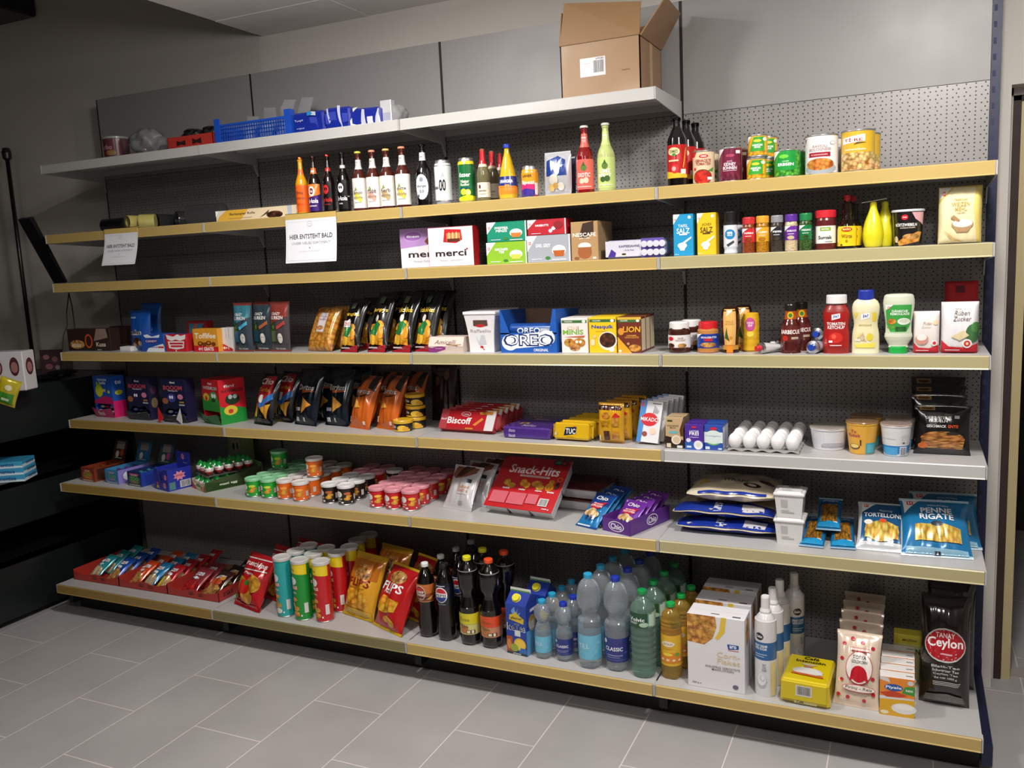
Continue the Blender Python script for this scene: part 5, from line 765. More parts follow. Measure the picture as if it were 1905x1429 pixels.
def dip(label, g, z0, rot=0):
    t, r, h = rnd_thing('dip_pot', label, 'dip pot', g, .085, .048, 'round yellow cheese dip pots'); t.location.z += z0; pr = [(r*.9, 0), (r*.93, .002), (r*.95, h*.72)]
    mb = MB(); mb.lathe(pr+[(0, h*.72)], ('1c1814', 'gloss'), 32); mb.obj('pot_body', t); mb = MB(); band(mb, pr, h*.06, h*.68, '1f1a15', DIP, rot=rot); mb.obj('printed_sleeve', t)
    mb = MB(); mb.lathe([(r*.93, h*.72), (r, h*.73), (r, h*.95), (r*.96, h), (r*.8, h*.985), (0, h*.985)], ('d8a828', 'plastic'), 32, rf=lambda a, rr, z: rr*(1+.006*cos(40*a))); mb.obj('pot_lid', t)
g = G('D', 731, 769.5, 772, vb=805, cyl=True); dip('round yellow-lidded cheese dip pot standing alone in front', g, 0)
g = G('D', 756, 793, 768, vb=799, cyl=True); [dip('round yellow-lidded dip pot, '+n_, g, z0, .1*k) for k, (n_, z0) in enumerate([('bottom of the stack of three', 0), ('middle of the stack of three', .0485), ('top of the stack of three', .097)])]
# flow-wrapped biscuits lying on their long side
def block(name, label, cat, lv, u, vb, w, d, h, col, spec, lean=0, rz=0, fin='foil', ends='d8d4d0', group=None, n=1, dy=None, lab=None, dx=0, topspec=(), c=.006, crimp=.012):
    x, y, z = spot(lv, u, vb); mb = MB(); cbox_mesh(mb, w, d, h, (col, fin), c)
    box_art(mb, w-2*c, d, h, (), (), (), (), fin); art(mb, lambda X, Y, o: (X-w/2, -d/2-o-.0002, Y), w, h, spec, fin)
    if topspec: art(mb, lambda X, Y, o: (X-w/2, Y-d/2, h+o), w, d, topspec, fin)
    if crimp:
        for s in (-1, 1): mb.prism([(s*w/2*.99, h*.25), (s*(w/2+crimp), h*.1), (s*(w/2+crimp), h*.9), (s*w/2*.99, h*.75)], 1, -.0015, .0015, (ends, fin))
    o = mb.obj(name); o.location = (x, y+d/2, z); o.rotation_euler = (-radians(lean), 0, radians(rz)); tag(o, label, cat, group); settle(o, z)
    if n > 1: rows(o, n, dy, lab, group, dx=dx)
    return o
block('biscuit_pack', 'long red pack of caramel biscuits, first from the front', 'biscuit pack', 'D', 865, 807, .255, .036, .085, 'b8202a', [('r', 0, 0, .14, 1, 'b0464c'), ('t', 'Biscoff', .07, .5, .1, 'e8d8d8', .1), ('r', .84, 0, 1, 1, 'dcd8d8'), ('e', .46, .78, .09, .12, 'e8e0dc'), ('e', .46, .78, .08, .1, 'b01c28'), ('t', 'Lotus', .46, .78, .08, 'eee', .1), ('t', 'Biscoff', .36, .44, .34, 'f4f0ee', .44, 1), ('p', [(.62, .25), (.76, .62), (.8, .55), (.67, .2)], 'dc8840'), ('p', [(.7, .9), (.95, .98), (.95, .8), (.72, .78)], '~waffle'), ('r', .5, .02, .64, .1, 'd08030')], lean=32, rz=-4, n=5, dy=.0445, lab='long red pack of caramel biscuits, %s', group='red caramel biscuit packs', dx=.005, ends='8c3438')
block('biscuit_pack', 'flat violet biscuit pack between red and yellow packs, first from the front', 'biscuit pack', 'D', 980, 817, .20, .12, .045, '4c2c84', [('t', 'choco', .2, .7, .3, 'cbd', .14), ('t', 'biscuit', .2, .25, .3, 'cbd', .14)], rz=-3, topspec=[('t', 'Milka', .5, .3, .3, 'b8a0d0', .3), ('e', .3, .6, .1, .2, '~nut'), ('r', 0, .46, 1, .54, '5c3c94')], ends='6c4ca0', n=2, dy=.13, lab='flat violet biscuit pack between red and yellow packs, %s', group='violet biscuit packs', crimp=.014)
block('cracker_pack', 'yellow cracker pack with black and white logo, first from the front', 'cracker pack', 'D', 1062, 822, .142, .045, .062, 'dcb01c', [('p', [(.3, .22), (.34, .72), (.66, .78), (.64, .34)], '1c2444'), ('t', 'TUC', .49, .5, .32, 'f4f0ea', .28, 1), ('p', [(.56, .76), (.62, .84), (.6, .74)], 'b82c28'), ('r', .38, .14, .6, .17, 'b08c14'), ('e', .1, .3, .04, .1, 'c89c1c'), ('r', .04, .22, .09, .4, 'd8d0c0')], lean=12, rz=-4, n=5, dy=.052, dx=.008, lab='yellow cracker pack with black and white logo, %s', group='yellow cracker packs', ends='c8a01c')
x, y, z = spot('D', 1134, 827)
b = bag('biscuit_bag', 'yellow stand-up bag of mini butter biscuits, first from the front', 'biscuit bag', (x, y+.03, z), .098, .148, .05, 'd8a01c', [('r', 0, .84, 1, .96, '~choco'), ('e', .35, .7, .18, .08, '~waffle'), ('p', [(.62, .66), (.75, .78), (.95, .7), (.85, .6)], 'c82c28'), ('t', 'LEIBNIZ\nMINIS', .33, .5, .17, '8c5c14', .44, .2), ('r', .64, .44, .9, .66, '~waffle'), ('r', .26, .08, .5, .32, '~choco'), ('r', .6, .12, .92, .3, '~waffle'), ('r', .04, .06, .1, .2, 'ddd')], 'foil', lean=2, rz=-3, seed=61, flat=1, s=.05, seal='b8842c', pinch=.02)
rows(b, 4, .058, 'yellow stand-up bag of mini butter biscuits, %s', 'mini butter biscuit bags', dx=.012, jit=.003, dz=0)
MIK = [('p', [(0, 0), (.2, 0), (.3, 1), (0, 1)], '4484c4'), ('r', .05, .84, .15, .96, 'c83850'), ('e', .48, .55, .38, .16, 'c81c28'), ('t', 'MIKADO', .48, .55, .1, '1c1414', .84, 1), ('t', 'MIKADO', .48, .552, .095, 'f4f0f0', .8, .4)]+[('p', [(.6+.05*k, .7), (.62+.05*k, .7), (.68+.05*k, .9-.03*k), (.66+.05*k, .9-.03*k)], '3a2018') for k in range(5)]+[('e', .34, .2, .12, .06, '8c4434'), ('e', .7, .28, .14, .08, 'e8c8b0'), ('r', .55, .93, .95, .95, '555')]
x, y, z = spot('D', 1201, 830)
mb = MB(); cbox_mesh(mb, .082, .022, .152, ('d8d8dc', 'gloss'), .001); box_art(mb, .082, .022, .152, MIK, [('r', .1, .02, .9, .98, 'b8bcc4')], fin='gloss')
o = mb.obj('biscuit_stick_box'); o.location = (x, y+.03, z); o.rotation_euler = (-.30, .06, -.06); tag(o, 'white and blue chocolate stick box with red oval, first from the front', 'biscuit box'); settle(o, z)
rows(o, 5, .036, 'white and blue chocolate stick box with red oval, %s', 'chocolate stick boxes', dx=.010)
carton('milk_carton', 'beige coconut milk carton with halved coconut, first from the front', 'milk carton', G('D', 1238, 1271, 777, vb=834), .045, 'c0a47c', [('r', .12, .86, .4, .92, '3c4424'), ('t', 'KOKOSNUSS\nMILCH', .42, .7, .12, '4c3828', .64, .3), ('r', .2, .48, .7, .56, '6cb0b8'), ('p', [(0, 0), (1, 0), (1, .28), (0, .4)], '2c1c14'), ('e', .6, .28, .27, .15, 'e8dcc8'), ('e', .62, .28, .2, .11, 'd0bc9c'), ('r', .06, .03, .3, .16, 'd8ccb0'), ('p', [(.8, .6), (1, .95), (1, .4), (.85, .42)], '5c3420'), ('r', .65, .02, .95, .1, 'ddd')], right=[('r', 0, 0, 1, 1, '8c7454')], n=2, lab='beige coconut milk carton with halved coconut, %s', group='coconut milk cartons', fin='gloss')
carton('milk_carton', 'purple lactose-free milk carton, first from the front', 'milk carton', G('D', 1274, 1308.5, 790, vb=837), .05, '4c2c94', [('t', 'LACTOSE', .5, .74, .06, 'eef', .5), ('t', 'FREI', .5, .64, .13, 'f4f0fa', .5, 1), ('t', 'schlagsahne', .5, .5, .05, 'dce', .5), ('p', [(0, 0), (1, 0), (1, .35), (0, .3)], '2c5cb0'), ('e', .72, .2, .24, .18, 'ece8ee'), ('e', .72, .2, .12, .09, 'd8dcd0'), ('e', .2, .38, .13, .08, 'e0dcec'), ('r', .1, .08, .35, .16, 'cde'), ('e', .5, .9, .14, .04, 'c8283c')], n=2, lab='purple lactose-free milk carton, %s', group='purple milk cartons', fin='gloss')
carton('milk_carton', 'blue and white cream carton beside the purple one, first from the front', 'milk carton', G('D', 1310, 1344.5, 791, vb=838), .05, '2c50a8', [('e', .5, .5, .5, .3, '7cb46c'), ('p', [(0, .3), (1, .3), (1, .72), (0, .72)], 'd8e4e0'), ('e', .5, .52, .48, .27, 'd8e4e0'), ('t', 'H-Schlagsahne', .5, .56, .07, '5c7ca8', .8, .2), ('e', .5, .86, .2, .06, 'c8283c'), ('r', .06, .04, .3, .15, 'cde'), ('r', .75, .04, .95, .1, 'cde')], right=[('r', .08, .05, .92, .9, 'c8ccd8')], n=2, lab='blue and white cream carton beside the purple one, %s', group='blue cream cartons', fin='gloss')
# tray of thirty eggs
x0, y0, z0 = spot('D', 1366, 840); mb = MB()
def cup(u_, v_):
    X, Y = u_*.235, v_*.275; c = .5*(cos(2*pi*X/.047)+cos(2*pi*Y/.0458)); return (X-.0235, Y-.006, .009-.006*c)
mb.grid(cup, 60, 66, ('8c8a88', 'matte')); mb.box(-.0235, .2115, -.006, .269, 0, .0025, ('8c8a88', 'matte'))
o = mb.obj('egg_tray'); o.location = (x0, y0, z0); tag(o, 'low grey moulded tray under the rows of white eggs', 'egg tray')
mb = MB(); n = 14; pr = [(.0218*sin(pi*k/n)*(1-.13*cos(pi*k/n)*-1*-1), .029-.029*cos(pi*k/n)) for k in range(n+1)]; pr[0] = (0, 0); pr[-1] = (0, .058); mb.lathe(pr, ('e4e2e2', 'matte'), 24, False)
eg = mb.obj('egg'); k = 0
for i in range(5):
    for j in range(6):
        l = f'white egg, {ordn(i)} column from the left, {ordn(j)} row from the front'; P = (x0+.047*i, y0+.017+.0458*j, z0+.004)
        if k == 0: eg.location = P; tag(eg, l, 'egg', 'eggs in the tray')
        else: e_ = eg.copy(); COL.objects.link(e_); e_.location = P; e_.rotation_euler = (RND.uniform(-.05, .05), RND.uniform(-.05, .05), 0); e_['label'] = l
        k += 1
def cupn(label, uL, uR, vt, vb, col, bands, lid, tap=.80, name='noodle_cup', n=1, lab=None, group=None, dx=0, dome=0, hf=1):
    g = G('D', uL, uR, vt, vb=vb, cyl=True); t, r, h = rnd_thing(name, label, 'noodle cup', g, g[2], g[3]*hf, group); pr = [(r*tap*.96, 0), (r*tap, .003), (r*.965, h-.008)]
    mb = MB(); mb.lathe(pr+[(r, h-.007), (r, h-.002), (r*.95, h-.003), (0, h-.003)], (col, 'gloss'), 36); mb.obj('cup_body', t)
    for b in bands: mb = MB(); band(mb, pr, b[0]*h, b[1]*h, b[2], b[3], 'gloss', aw=b[4] if len(b) > 4 else 1.3); mb.obj('printed_band', t)
    mb = MB(); mb.lathe([(r*1.01, h-.0025), (r*1.01, h-.001), (r*.96, h+dome*.6), (r*.5, h+dome), (0, h+dome)], lid, 32, rf=lambda a, rr, z: rr*(1+.012*sin(7*a)) if rr > r*.8 else rr); mb.obj('foil_lid', t)
    if n > 1: rows(t, n, g[2]+.004, lab, group, dx=dx)
    return t
cupn('white instant noodle bowl with foil lid, beside the eggs', 1506, 1579, 792, 841, 'd6d6da', [(.12, .5, 'd2d2d8', [('r', .35, .1, .95, .25, '9c98a4'), ('r', .35, .35, .95, .45, 'b4b0bc'), ('r', .4, .55, .9, .6, 'a8a4b0')])], ('b8b0a4', 'foil'), .80, 'noodle_bowl')
cupn('golden noodle cup with turquoise square and bowl drawing', 1573, 1635, 783, 848, 'd8a438', [(.03, .93, 'd8a238', [('r', .62, 0, .98, .38, '3c98a8'), ('r', .66, .05, .94, .33, '54acb8'), ('t', 'Yu\nKidok', .3, .72, .26, 'b02c4c', .36, .6), ('e', .3, .25, .16, .1, '5c4424'), ('e', .3, .27, .13, .07, 'e8c870'), ('r', .46, .3, .5, .5, '3c3020')])], ('8c6c4c', 'foil'), .76, n=2, lab='golden noodle cup with turquoise square and bowl drawing, %s', group='golden noodle cups', dx=.01, dome=.004)
cupn('white noodle cup with bright blue base and barcode', 1637, 1697, 787, 852, 'd4d4d4', [(.01, .35, '1c78b4', [('r', .1, .15, .55, .85, '3c98cc'), ('r', .62, .12, .84, .92, 'dde'), ('bar', .64, .15, .82, .85)]), (.40, .8, 'd0d0d2', [('r', .05, .4, .5, .43, 'b8b4b4'), ('r', .66, .1, .9, .7, 'c0c0c2'), ('r', .7, .05, .76, .16, '333')])], ('a89488', 'foil'), .76, n=2, lab='white noodle cup with bright blue base and barcode, %s', group='white and blue noodle cups', dx=.012, dome=.002)
NUD = [('r', .06, .90, .36, .97, '9c7c44'), ('e', .21, .935, .12, .025, '5c3c18'), ('t', 'GEBRATENE\nNUDELN', .42, .72, .12, 'dcd8d4', .52, 1), ('t', 'GESCHMACK', .38, .58, .055, 'dcd8d4', .4, 1), ('t', 'ENTE', .72, .58, .06, 'd8502c', .2, 1), ('e', .5, .34, .44, .14, '~noodle'), ('p', [(.05, .14), (.9, .12), (.96, .34), (.5, .46), (.1, .34)], '~noodle'), ('e', .72, .44, .14, .03, '2c2420'), ('e', .12, .18, .1, .06, 'c8642c'), ('r', .74, .74, .84, .8, 'bbb')]
x, y, z = spot('D', 1752, 850)
b = bag('noodle_bag', 'black instant noodle bag with fried noodle picture, first from the front', 'noodle bag', (x, y+.03, z), .165, .158, .042, '100e0e', NUD, 'foil', lean=9, seed=71, s=.05, wr=.08)
for i in range(3):
    x2 = x-.01; c = b.copy(); c.data = b.data; COL.objects.link(c); c.location = (x2, b.location.y+.054*(i+1), z+.002); c.scale = (1, 1, 1.16+.13*i); c.rotation_euler = tuple(b.rotation_euler); tag(c, f'black instant noodle bag with fried noodle picture, {ordn(i+1)} from the front', 'noodle bag')
# ================================================================== sixth row: gum boxes, chocolate eggs, small crisp cans, snack tray, popcorn, wraps, pasta
def gumbox(label, u, vb, w, d, h, col, spec, lidc, rz=-.12, side=(), sweet='8c5c34', lid=True):
    x, y, z = spot('E', u, vb); t = thing('gum_box', label, 'gum box', (x, y+d/2, z), rz); a, b, q = w/2, d/2, .001
    mb = MB(); mb.box(-a, a, -b, b, 0, q, (col, 'card')); mb.box(-a, a, -b, -b+q, q, h, (col, 'card')); mb.box(-a, a, b-q, b, q, h, (col, 'card')); mb.box(-a, -a+q, -b, b, q, h, (col, 'card')); mb.box(a-q, a, -b, b, q, h, (col, 'card'))
    box_art(mb, w, d, h, spec, side or [('r', .1, .1, .9, .9, lidc)]); mb.obj('box_tray', t)
    if lid:
        mb = MB(); H = .1; F2 = lambda X, Y, o: (X-a, b+Y*.35-o, h+Y)
        mb.grid(lambda U, V: F2(U*w, V*H, 0), 4, 4, (lidc, 'card')); mb.grid(lambda U, V: F2((1-U)*w, V*H, -.001), 4, 4, (lidc, 'card')); art(mb, F2, w, H, [('r', .2, .55, .8, .92, '8c8480'), ('e', .35, .3, .13, .16, 'd8d0c8'), ('e', .68, .38, .14, .16, spec[0][-1] if isinstance(spec[0][-1], str) else 'c88030'), ('r', .2, .1, .75, .14, 'aaa')]); mb.obj('raised_lid', t)
    for i in range(3):
        for j in range(4):
            mb = MB(); mb.lathe([(0, -.01), (.007, -.008), (.0085, 0), (.007, .008), (0, .01)], (sweet, 'foil'), 10, False, tf=lambda p, i=i, j=j: (-a+w*(i+.5)/3+p[2], -b+d*(j+.5)/4+p[0], h*.75+p[1])); mb.obj('wrapped_gum', t)
ZED = lambda c, d: [('e', .5, .45, .42, .36, c), ('t', 'SOUR', .5, .78, .14, 'e0c0a0', .4, 1), ('t', 'ZOO', .5, .52, .26, '6cb43c', .6, 1), ('t', 'CHEWS', .5, .3, .12, d, .5, 1), ('r', .1, .06, .9, .12, 'c8b89c')]
gumbox('orange-brown chewing gum box with raised lid, leftmost on its shelf', 167, 896, .105, .17, .068, '7c3018', ZED('a84c1c', 'e09c3c'), '3c2014', sweet='7c4424')
gumbox('light blue chewing gum box with raised lid, second from the left', 212, 900, .105, .17, .068, '3c84b4', ZED('2c6ca8', 'd88ca0'), '28608c', side=[('r', 0, 0, 1, 1, '8c7cc8'), ('e', .3, .5, .15, .3, 'e8e8f0')], sweet='5c3c8c')
gumbox('navy chewing gum box with pink top band and raised lid', 254, 905, .105, .17, .068, '1c2c58', [('p', [(.15, .9), (.85, .9), (.75, .72), (.25, .72)], 'c84c8c')]+ZED('2c5c54', 'd87c3c'), '2c4c54', side=[('r', 0, 0, 1, 1, '243c9c')], sweet='3c84a4')
# royal blue box with a V opening and pink bursts
x, y, z = spot('E', 302, 914); t = thing('popping_candy_box', 'royal blue popping candy box with V-shaped opening and pink bursts', 'candy box', (x, y+.07, z), -.25); BL = ('202c98', 'card'); PKB = lambda cx, cy, r, ry: [('p', [(cx+(r if k % 2 else r*.6)*cos(k*pi/8), cy+(ry if k % 2 else ry*.6)*sin(k*pi/8)) for k in range(16)], 'd8889c'), ('t', 'pop', cx, cy, ry*.5, 'a02c4c', r)]
mb = MB(); mb.box(-.06, .06, -.06, .06, 0, .001, BL); mb.box(-.06, .06, .059, .06, 0, .16, BL); mb.box(-.06, -.059, -.06, .06, 0, .1, BL); mb.box(.059, .06, -.06, .06, 0, .1, BL)
mb.add([(-.06, -.06, 0), (.06, -.06, 0), (.06, -.06, .1), (.025, -.06, .1), (.01, -.06, .045), (-.01, -.06, .045), (-.025, -.06, .1), (-.06, -.06, .1)], [(0, 1, 2, 3, 4, 5, 6, 7)], BL); mb.add([(-.06, -.059, 0), (.06, -.059, 0), (.06, -.059, .1), (.025, -.059, .1), (.01, -.059, .045), (-.01, -.059, .045), (-.025, -.059, .1), (-.06, -.059, .1)], [(7, 6, 5, 4, 3, 2, 1, 0)], ('b8a898', 'card'))
art(mb, lambda X, Y, o: (X-.06, -.06-o, Y), .12, .1, PKB(.85, .65, .12, .16)+PKB(.75, .25, .14, .17)+[('e', .25, .3, .07, .08, 'c83c6c'), ('p', [(.2, .22), (.3, .22), (.36, .05), (.25, .12), (.14, .05)], 'd8c03c')]); art(mb, lambda X, Y, o: (.06+o, X-.06, Y), .12, .1, PKB(.5, .65, .28, .25)+[('r', .5, .08, .95, .4, 'd8d8dc'), ('bar', .53, .1, .92, .38), ('r', .05, .05, .3, .4, '4c7c7c')]); art(mb, lambda X, Y, o: (X-.06, .059-o, Y+.1), .12, .06, PKB(.5, .6, .14, .3)+[('r', .5, .1, .8, .15, '99a')]); mb.obj('box_tray', t)
for k in range(6): mb = MB(); cbox_mesh(mb, .07, .008, .085, ('3c44a8', 'foil'), .002, z0=.002, y0=-.045+.015*k); mb.obj('candy_sachet', t)
# chocolate egg tray, two tiers
x, y, z = spot('E', 372, 914); rz = -.42; ct, st = cos(rz), sin(rz); t = thing('egg_display', 'red and green cardboard tray carrying foil-wrapped chocolate eggs', 'display tray', (x, y+.06, z), rz)
mb = MB(); W2, D2 = .075, .14; mb.box(-W2, W2, -.05, D2*2-.05, 0, .002, ('6c8c4c', 'card'))
def wallp(P0, P1, h0, h1, c): mb.add([P0+(0,), P1+(0,), P1+(h1,), P0+(h0,)], [(0, 1, 2, 3)], (c, 'card')); mb.add([(P0[0], P0[1]+.0006, 0), (P1[0], P1[1]+.0006, 0), (P1[0], P1[1]+.0006, h1), (P0[0], P0[1]+.0006, h0)], [(3, 2, 1, 0)], ('cfc4b0', 'card'))
wallp((-W2, -.05), (W2, -.05), .036, .034, 'd8c890'); wallp((W2, -.05), (W2, D2*2-.05), .045, .075, '5c8444'); wallp((-W2, D2*2-.05), (-W2, -.05), .075, .045, '5c8444'); wallp((W2, D2*2-.05), (-W2, D2*2-.05), .09, .09, '5c8444')
art(mb, lambda X, Y, o: (X-W2, -.05-o-.0003, Y), 2*W2, .034, [('p', [(0, 0), (.35, 0), (.2, .6), (0, .9)], 'c02420'), ('p', [(.85, 0), (1, 0), (1, .9), (.9, .8)], 'c02420'), ('e', .5, .65, .2, .2, '4c8434'), ('e', .75, .4, .07, .25, '8c6c4c'), ('e', .25, .7, .1, .2, 'e8e0cc')]); art(mb, lambda X, Y, o: (W2+o+.0003, X-.05, Y), 2*D2, .045, [('t', 'maxi egg', .4, .5, .3, 'e0e4cc', .3), ('e', .75, .5, .08, .3, 'd8c890'), ('p', [(.85, 0), (1, 0), (1, 1), (.9, 1)], 'd0c49c')])
mb.box(-W2+.004, W2-.004, -.035, D2*2-.055, .0668, .068, ('dcdcd8', 'clear')); mb.obj('cardboard_tray', t)
egm = None
for tier, (zz, nr, y00) in enumerate([(.004, 5, -.025), (.0685, 5, -.012)]):
    for i in range(3):
        for j in range(nr):
            X, Y = -.048+.048*i, y00+.047*j; P = (t.location.x+X*ct-Y*st, t.location.y+X*st+Y*ct, z+zz); l = f'foil chocolate egg, green top, {["lower", "upper"][tier]} tier, {ordn(j)} row from front, {["left", "middle", "right"][i]}'
            if egm is None:
                mb = MB(); n = 14; R = lambda q: .0222*sin(pi*q)**.9*(1.06-.16*q); prE = [(R(k/n) if 0 < k < n else 0, .060*k/n) for k in range(n+1)]
                cm = [('c01c20', 'foil')]*5+[('dcd6d2', 'foil')]*4+[('1c8c3c', 'foil')]*5; mb.lathe(prE, None, 20, False, ms=cm)
                art(mb, lambda X_, Y_, o: ((interp(prE, .018+Y_)+o+.0003)*sin((X_-.015)/.02), -(interp(prE, .018+Y_)+o+.0003)*cos((X_-.015)/.02), .018+Y_), .03, .02, [('p', [(0, .5), (.2, 0), (.5, .35), (.8, .0), (1, .5)], 'c01c20'), ('t', 'Kinder', .5, .62, .35, 'b0342c', .8, 1)], 'foil')
                o = mb.obj('chocolate_egg'); egm = o; o.location = P; o.rotation_euler = (0, 0, rz); tag(o, l, 'chocolate egg', 'chocolate eggs in the tray')
            else: c = egm.copy(); COL.objects.link(c); c.location = P; c.rotation_euler = (0, 0, rz+RND.uniform(-.5, .5)); c['label'] = l
x, y, z = pt('E', 428, -.12)
carton('display_box', 'tall dark green box with cream shapes behind the egg tray', 'display box', (x+.03, -.11, .14, .19, z), .06, '8c9c6c', [('p', [(.2, .95), (.3, .6), (.5, .5), (.75, .62), (.85, .95)], 'a8a888'), ('e', .4, .72, .08, .1, '2c3420'), ('e', .65, .75, .06, .1, '2c3420'), ('e', .7, .38, .14, .1, 'b8b49c'), ('e', .3, .2, .2, .12, '~nut'), ('e', .75, .14, .14, .1, 'c8bc9c')], rz=-.3)
# small crisp cans
SC = lambda bg, sw: [('e', .26, .62, .15, .2, 'e8e4e0'), ('t', 'PRINGLES', .27, .33, .1, 'f0e8dc', .28, 1), ('e', .62, .68, .14, .09, sw), ('e', .68, .5, .12, .09, '~chips'), ('e', .6, .34, .13, .1, '~chips'), ('r', .36, .06, .46, .16, 'eee'), ('r', .76, .08, .81, .15, 'eee'), ('r', .88, .25, 1, .6, 'c8b8b0'), ('r', .2, .18, .34, .21, 'eee')]
KIND = dict(g=('1c9c34', 'c8d83c', '8ccc9c', 'green'), o=('dc6418', 'f0a03c', 'd8d4d0', 'orange'), k=('221814', 'b8602c', 'dcdad8', 'dark brown'), r=('c01820', 'f0b83c', 'd8909c', 'red'))
PROTO = {}; CNT = {}
def small_can(kind, x, y, z, l, rz=0):
    bg, sw, lc, nm = KIND[kind]; r, h = .037, .083
    if kind not in PROTO:
        t = thing('crisp_can', l, 'crisp can', (x, y, z), 0, f'small {nm} crisp cans'); mb = MB(); pr = [(r*.97, 0), (r, .002), (r, .004), (r*.955, .006), (r*.955, h-.008)]
        mb.lathe(pr, ('b8b6b4', 'tin'), 28); mb.obj('can_body', t); mb = MB(); band(mb, [(r*.96, 0), (r*.96, h)], .006, h-.011, bg, SC(bg, sw), rot=.1, aw=1.5, seg=28); mb.obj('printed_sleeve', t)
        mb = MB(); mb.lathe([(r*.96, h-.012), (r*1.03, h-.011), (r*1.03, h-.002), (r, h), (r*.93, h), (r*.9, h-.003), (0, h-.003)], (lc, 'plastic'), 28); mb.lathe([(r*.5, h-.0028), (r*.55, h-.0018), (r*.6, h-.0028)], (lc, 'plastic'), 24, False); mb.obj('can_lid', t); PROTO[kind] = t; return t
    return clone(PROTO[kind], (x, y, z), (0, 0, rz), l, f'small {nm} crisp cans')
front = [('g', 463.5, 926), ('g', 492, 928), ('o', 522, 930), ('o', 551, 934), ('o', 587, 921), ('k', 606, 938), ('k', 636, 941), ('k', 665, 941), ('r', 695, 946), ('r', 725, 949), ('r', 757, 952), ('r', 790, 938), ('r', 812, 925)]
fc = [(k, )+spot('E', u, v)[:2] for k, u, v in front]; placed = []; zE = LV['E']; num = {}
for c, (k, x, y) in enumerate(fc):
    y += .037; num[k] = num.get(k, 0)+1; row = 0; x0 = x
    while y < -.045:
        if all((x-a)**2+(y-b)**2 > .0775**2 for a, b in placed):
            kk = 'r' if k == 'k' and row > 2 and x > 1.55 else k
            small_can(kk, x, y, zE, f'small {KIND[kk][3]} crisp can, {ordn(row)} from the front, {ordn(num[k]-1)} {KIND[k][3]} column from the left', RND.uniform(-.5, .5) if row else RND.uniform(-.15, .3)); placed.append((x, y)); row += 1
        y += .0775 if row and all((x-a)**2+(y+.0775-b)**2 > .0775**2 for a, b in placed) else .01
        if row > 6: break
for k, u, vb, nm in (('g', 511, 874, 'small green crisp can standing alone on top of the green cans'), ('o', 577, 889, 'small orange crisp can standing alone on top of the orange cans')):
    x, y, z = spot('E', u, vb, z0=.083); small_can(k, x, y+.037, z+.0005, nm)
# salted sticks bag, snack tray, trays behind
x, y, z = spot('E', 843, 952)
b = bag('pretzel_bag', 'white salted stick bag with brown sticks picture, first from the front', 'snack bag', (x, y+.03, z), .15, .185, .045, 'c4c2c4', [('p', [(.05, .74), (.2, .66), (.6, .72), (.9, .84), (.92, .96), (.1, .96)], '7c4c34'), ('p', [(.2, .7), (.4, .98), (.75, .98), (.5, .74)], '~choco'), ('r', .7, .6, .86, .68, '28303c'), ('t', 'Salted\nSticks', .62, .46, .15, 'c88468', .42, .3), ('r', .42, .33, .8, .34, 'd0a898'), ('r', .55, .1, .7, .18, '9c9c9c')], 'foil', lean=32, rz=-12, seed=81, wr=.1)
for i in range(2): clone(b, (b.location.x+.03+.03*i, b.location.y+.075+.075*i, b.location.z), tuple(b.rotation_euler), f'white salted stick bag, {ordn(i+1)} from the front', 'salted stick bags')
b['group'] = 'salted stick bags'
SN = [('p', [(0, 1), (0, .94), (.1, 1)], '8c1c20'), ('t', 'Snack-Hits', .52, .76, .17, 'e8dcdc', .74, 1, .3), ('r', .34, .62, .78, .655, 'd8ccc4'), ('t', 'DER KNABBERSPASS', .56, .637, .02, 'a02c2c', .36), ('r', .75, .9, .96, .99, '3c2c34'), ('e', .82, .945, .05, .025, '2c8c5c'), ('e', .9, .945, .03, .025, 'b82c34'), ('e', .2, .48, .05, .06, '~chips'), ('e', .28, .43, .06, .05, '~chips'), ('e', .44, .5, .05, .07, '~puff'), ('e', .5, .46, .05, .06, '~puff'), ('e', .64, .5, .08, .06, '~chips'), ('e', .7, .44, .06, .05, '~chips'), ('e', .83, .46, .06, .08, '~puff'), ('e', .84, .56, .04, .04, '~puff'), ('e', .93, .5, .03, .07, '~choco'), ('e', .94, .62, .04, .045, 'c86c3c'), ('e', .94, .62, .028, .032, 'b81c20')]+[('t', w_, cx, .37, .035, 'eee', .1) for w_, cx in (('mini', .22), ('cracker', .46), ('chipsies', .7), ('mix', .88))]+[('r', .05, .08, .29, .3, 'c8606c'), ('r', .31, .08, .56, .3, 'c8606c'), ('r', .58, .12, .74, .3, 'c8606c'), ('r', .77, .1, .9, .24, 'e0dcdc'), ('bar', .78, .11, .89, .23), ('t', '1000 g', .9, .05, .03, 'eee', .1)]
x, y, z = spot('E', 960, 962); w_, h_ = .305, .245
t = thing('snack_tray', 'large red party snack tray tilted back with white lettering', 'snack tray', (x+.01, y+.015, z)); t.rotation_euler = (-radians(50), 0, radians(-7))
mb = MB(); cbox_mesh(mb, w_, .003, h_, ('b81820', 'gloss'), .001, y0=-.036); art(mb, lambda X, Y, o: (X-w_/2, -.0375-o, Y), w_, h_, SN, 'gloss'); mb.obj('printed_lid', t)
mb = MB(); 
for a_, b_ in ((-.147, -.053), (-.047, .047), (.053, .147)):
    for c_, d_ in ((.008, .118), (.124, .237)): mb.add([(a_, -.034, c_-.004), (b_, -.034, c_-.004), (b_, -.034, d_), (a_, -.034, d_), (a_+.006, .014, c_), (b_-.006, .014, c_), (b_-.008, .014, d_-.008), (a_+.008, .014, d_-.008)], [(4, 7, 6, 5), (0, 4, 5, 1), (1, 5, 6, 2), (2, 6, 7, 3), (3, 7, 4, 0)], ('cfcdcf', 'gloss'))
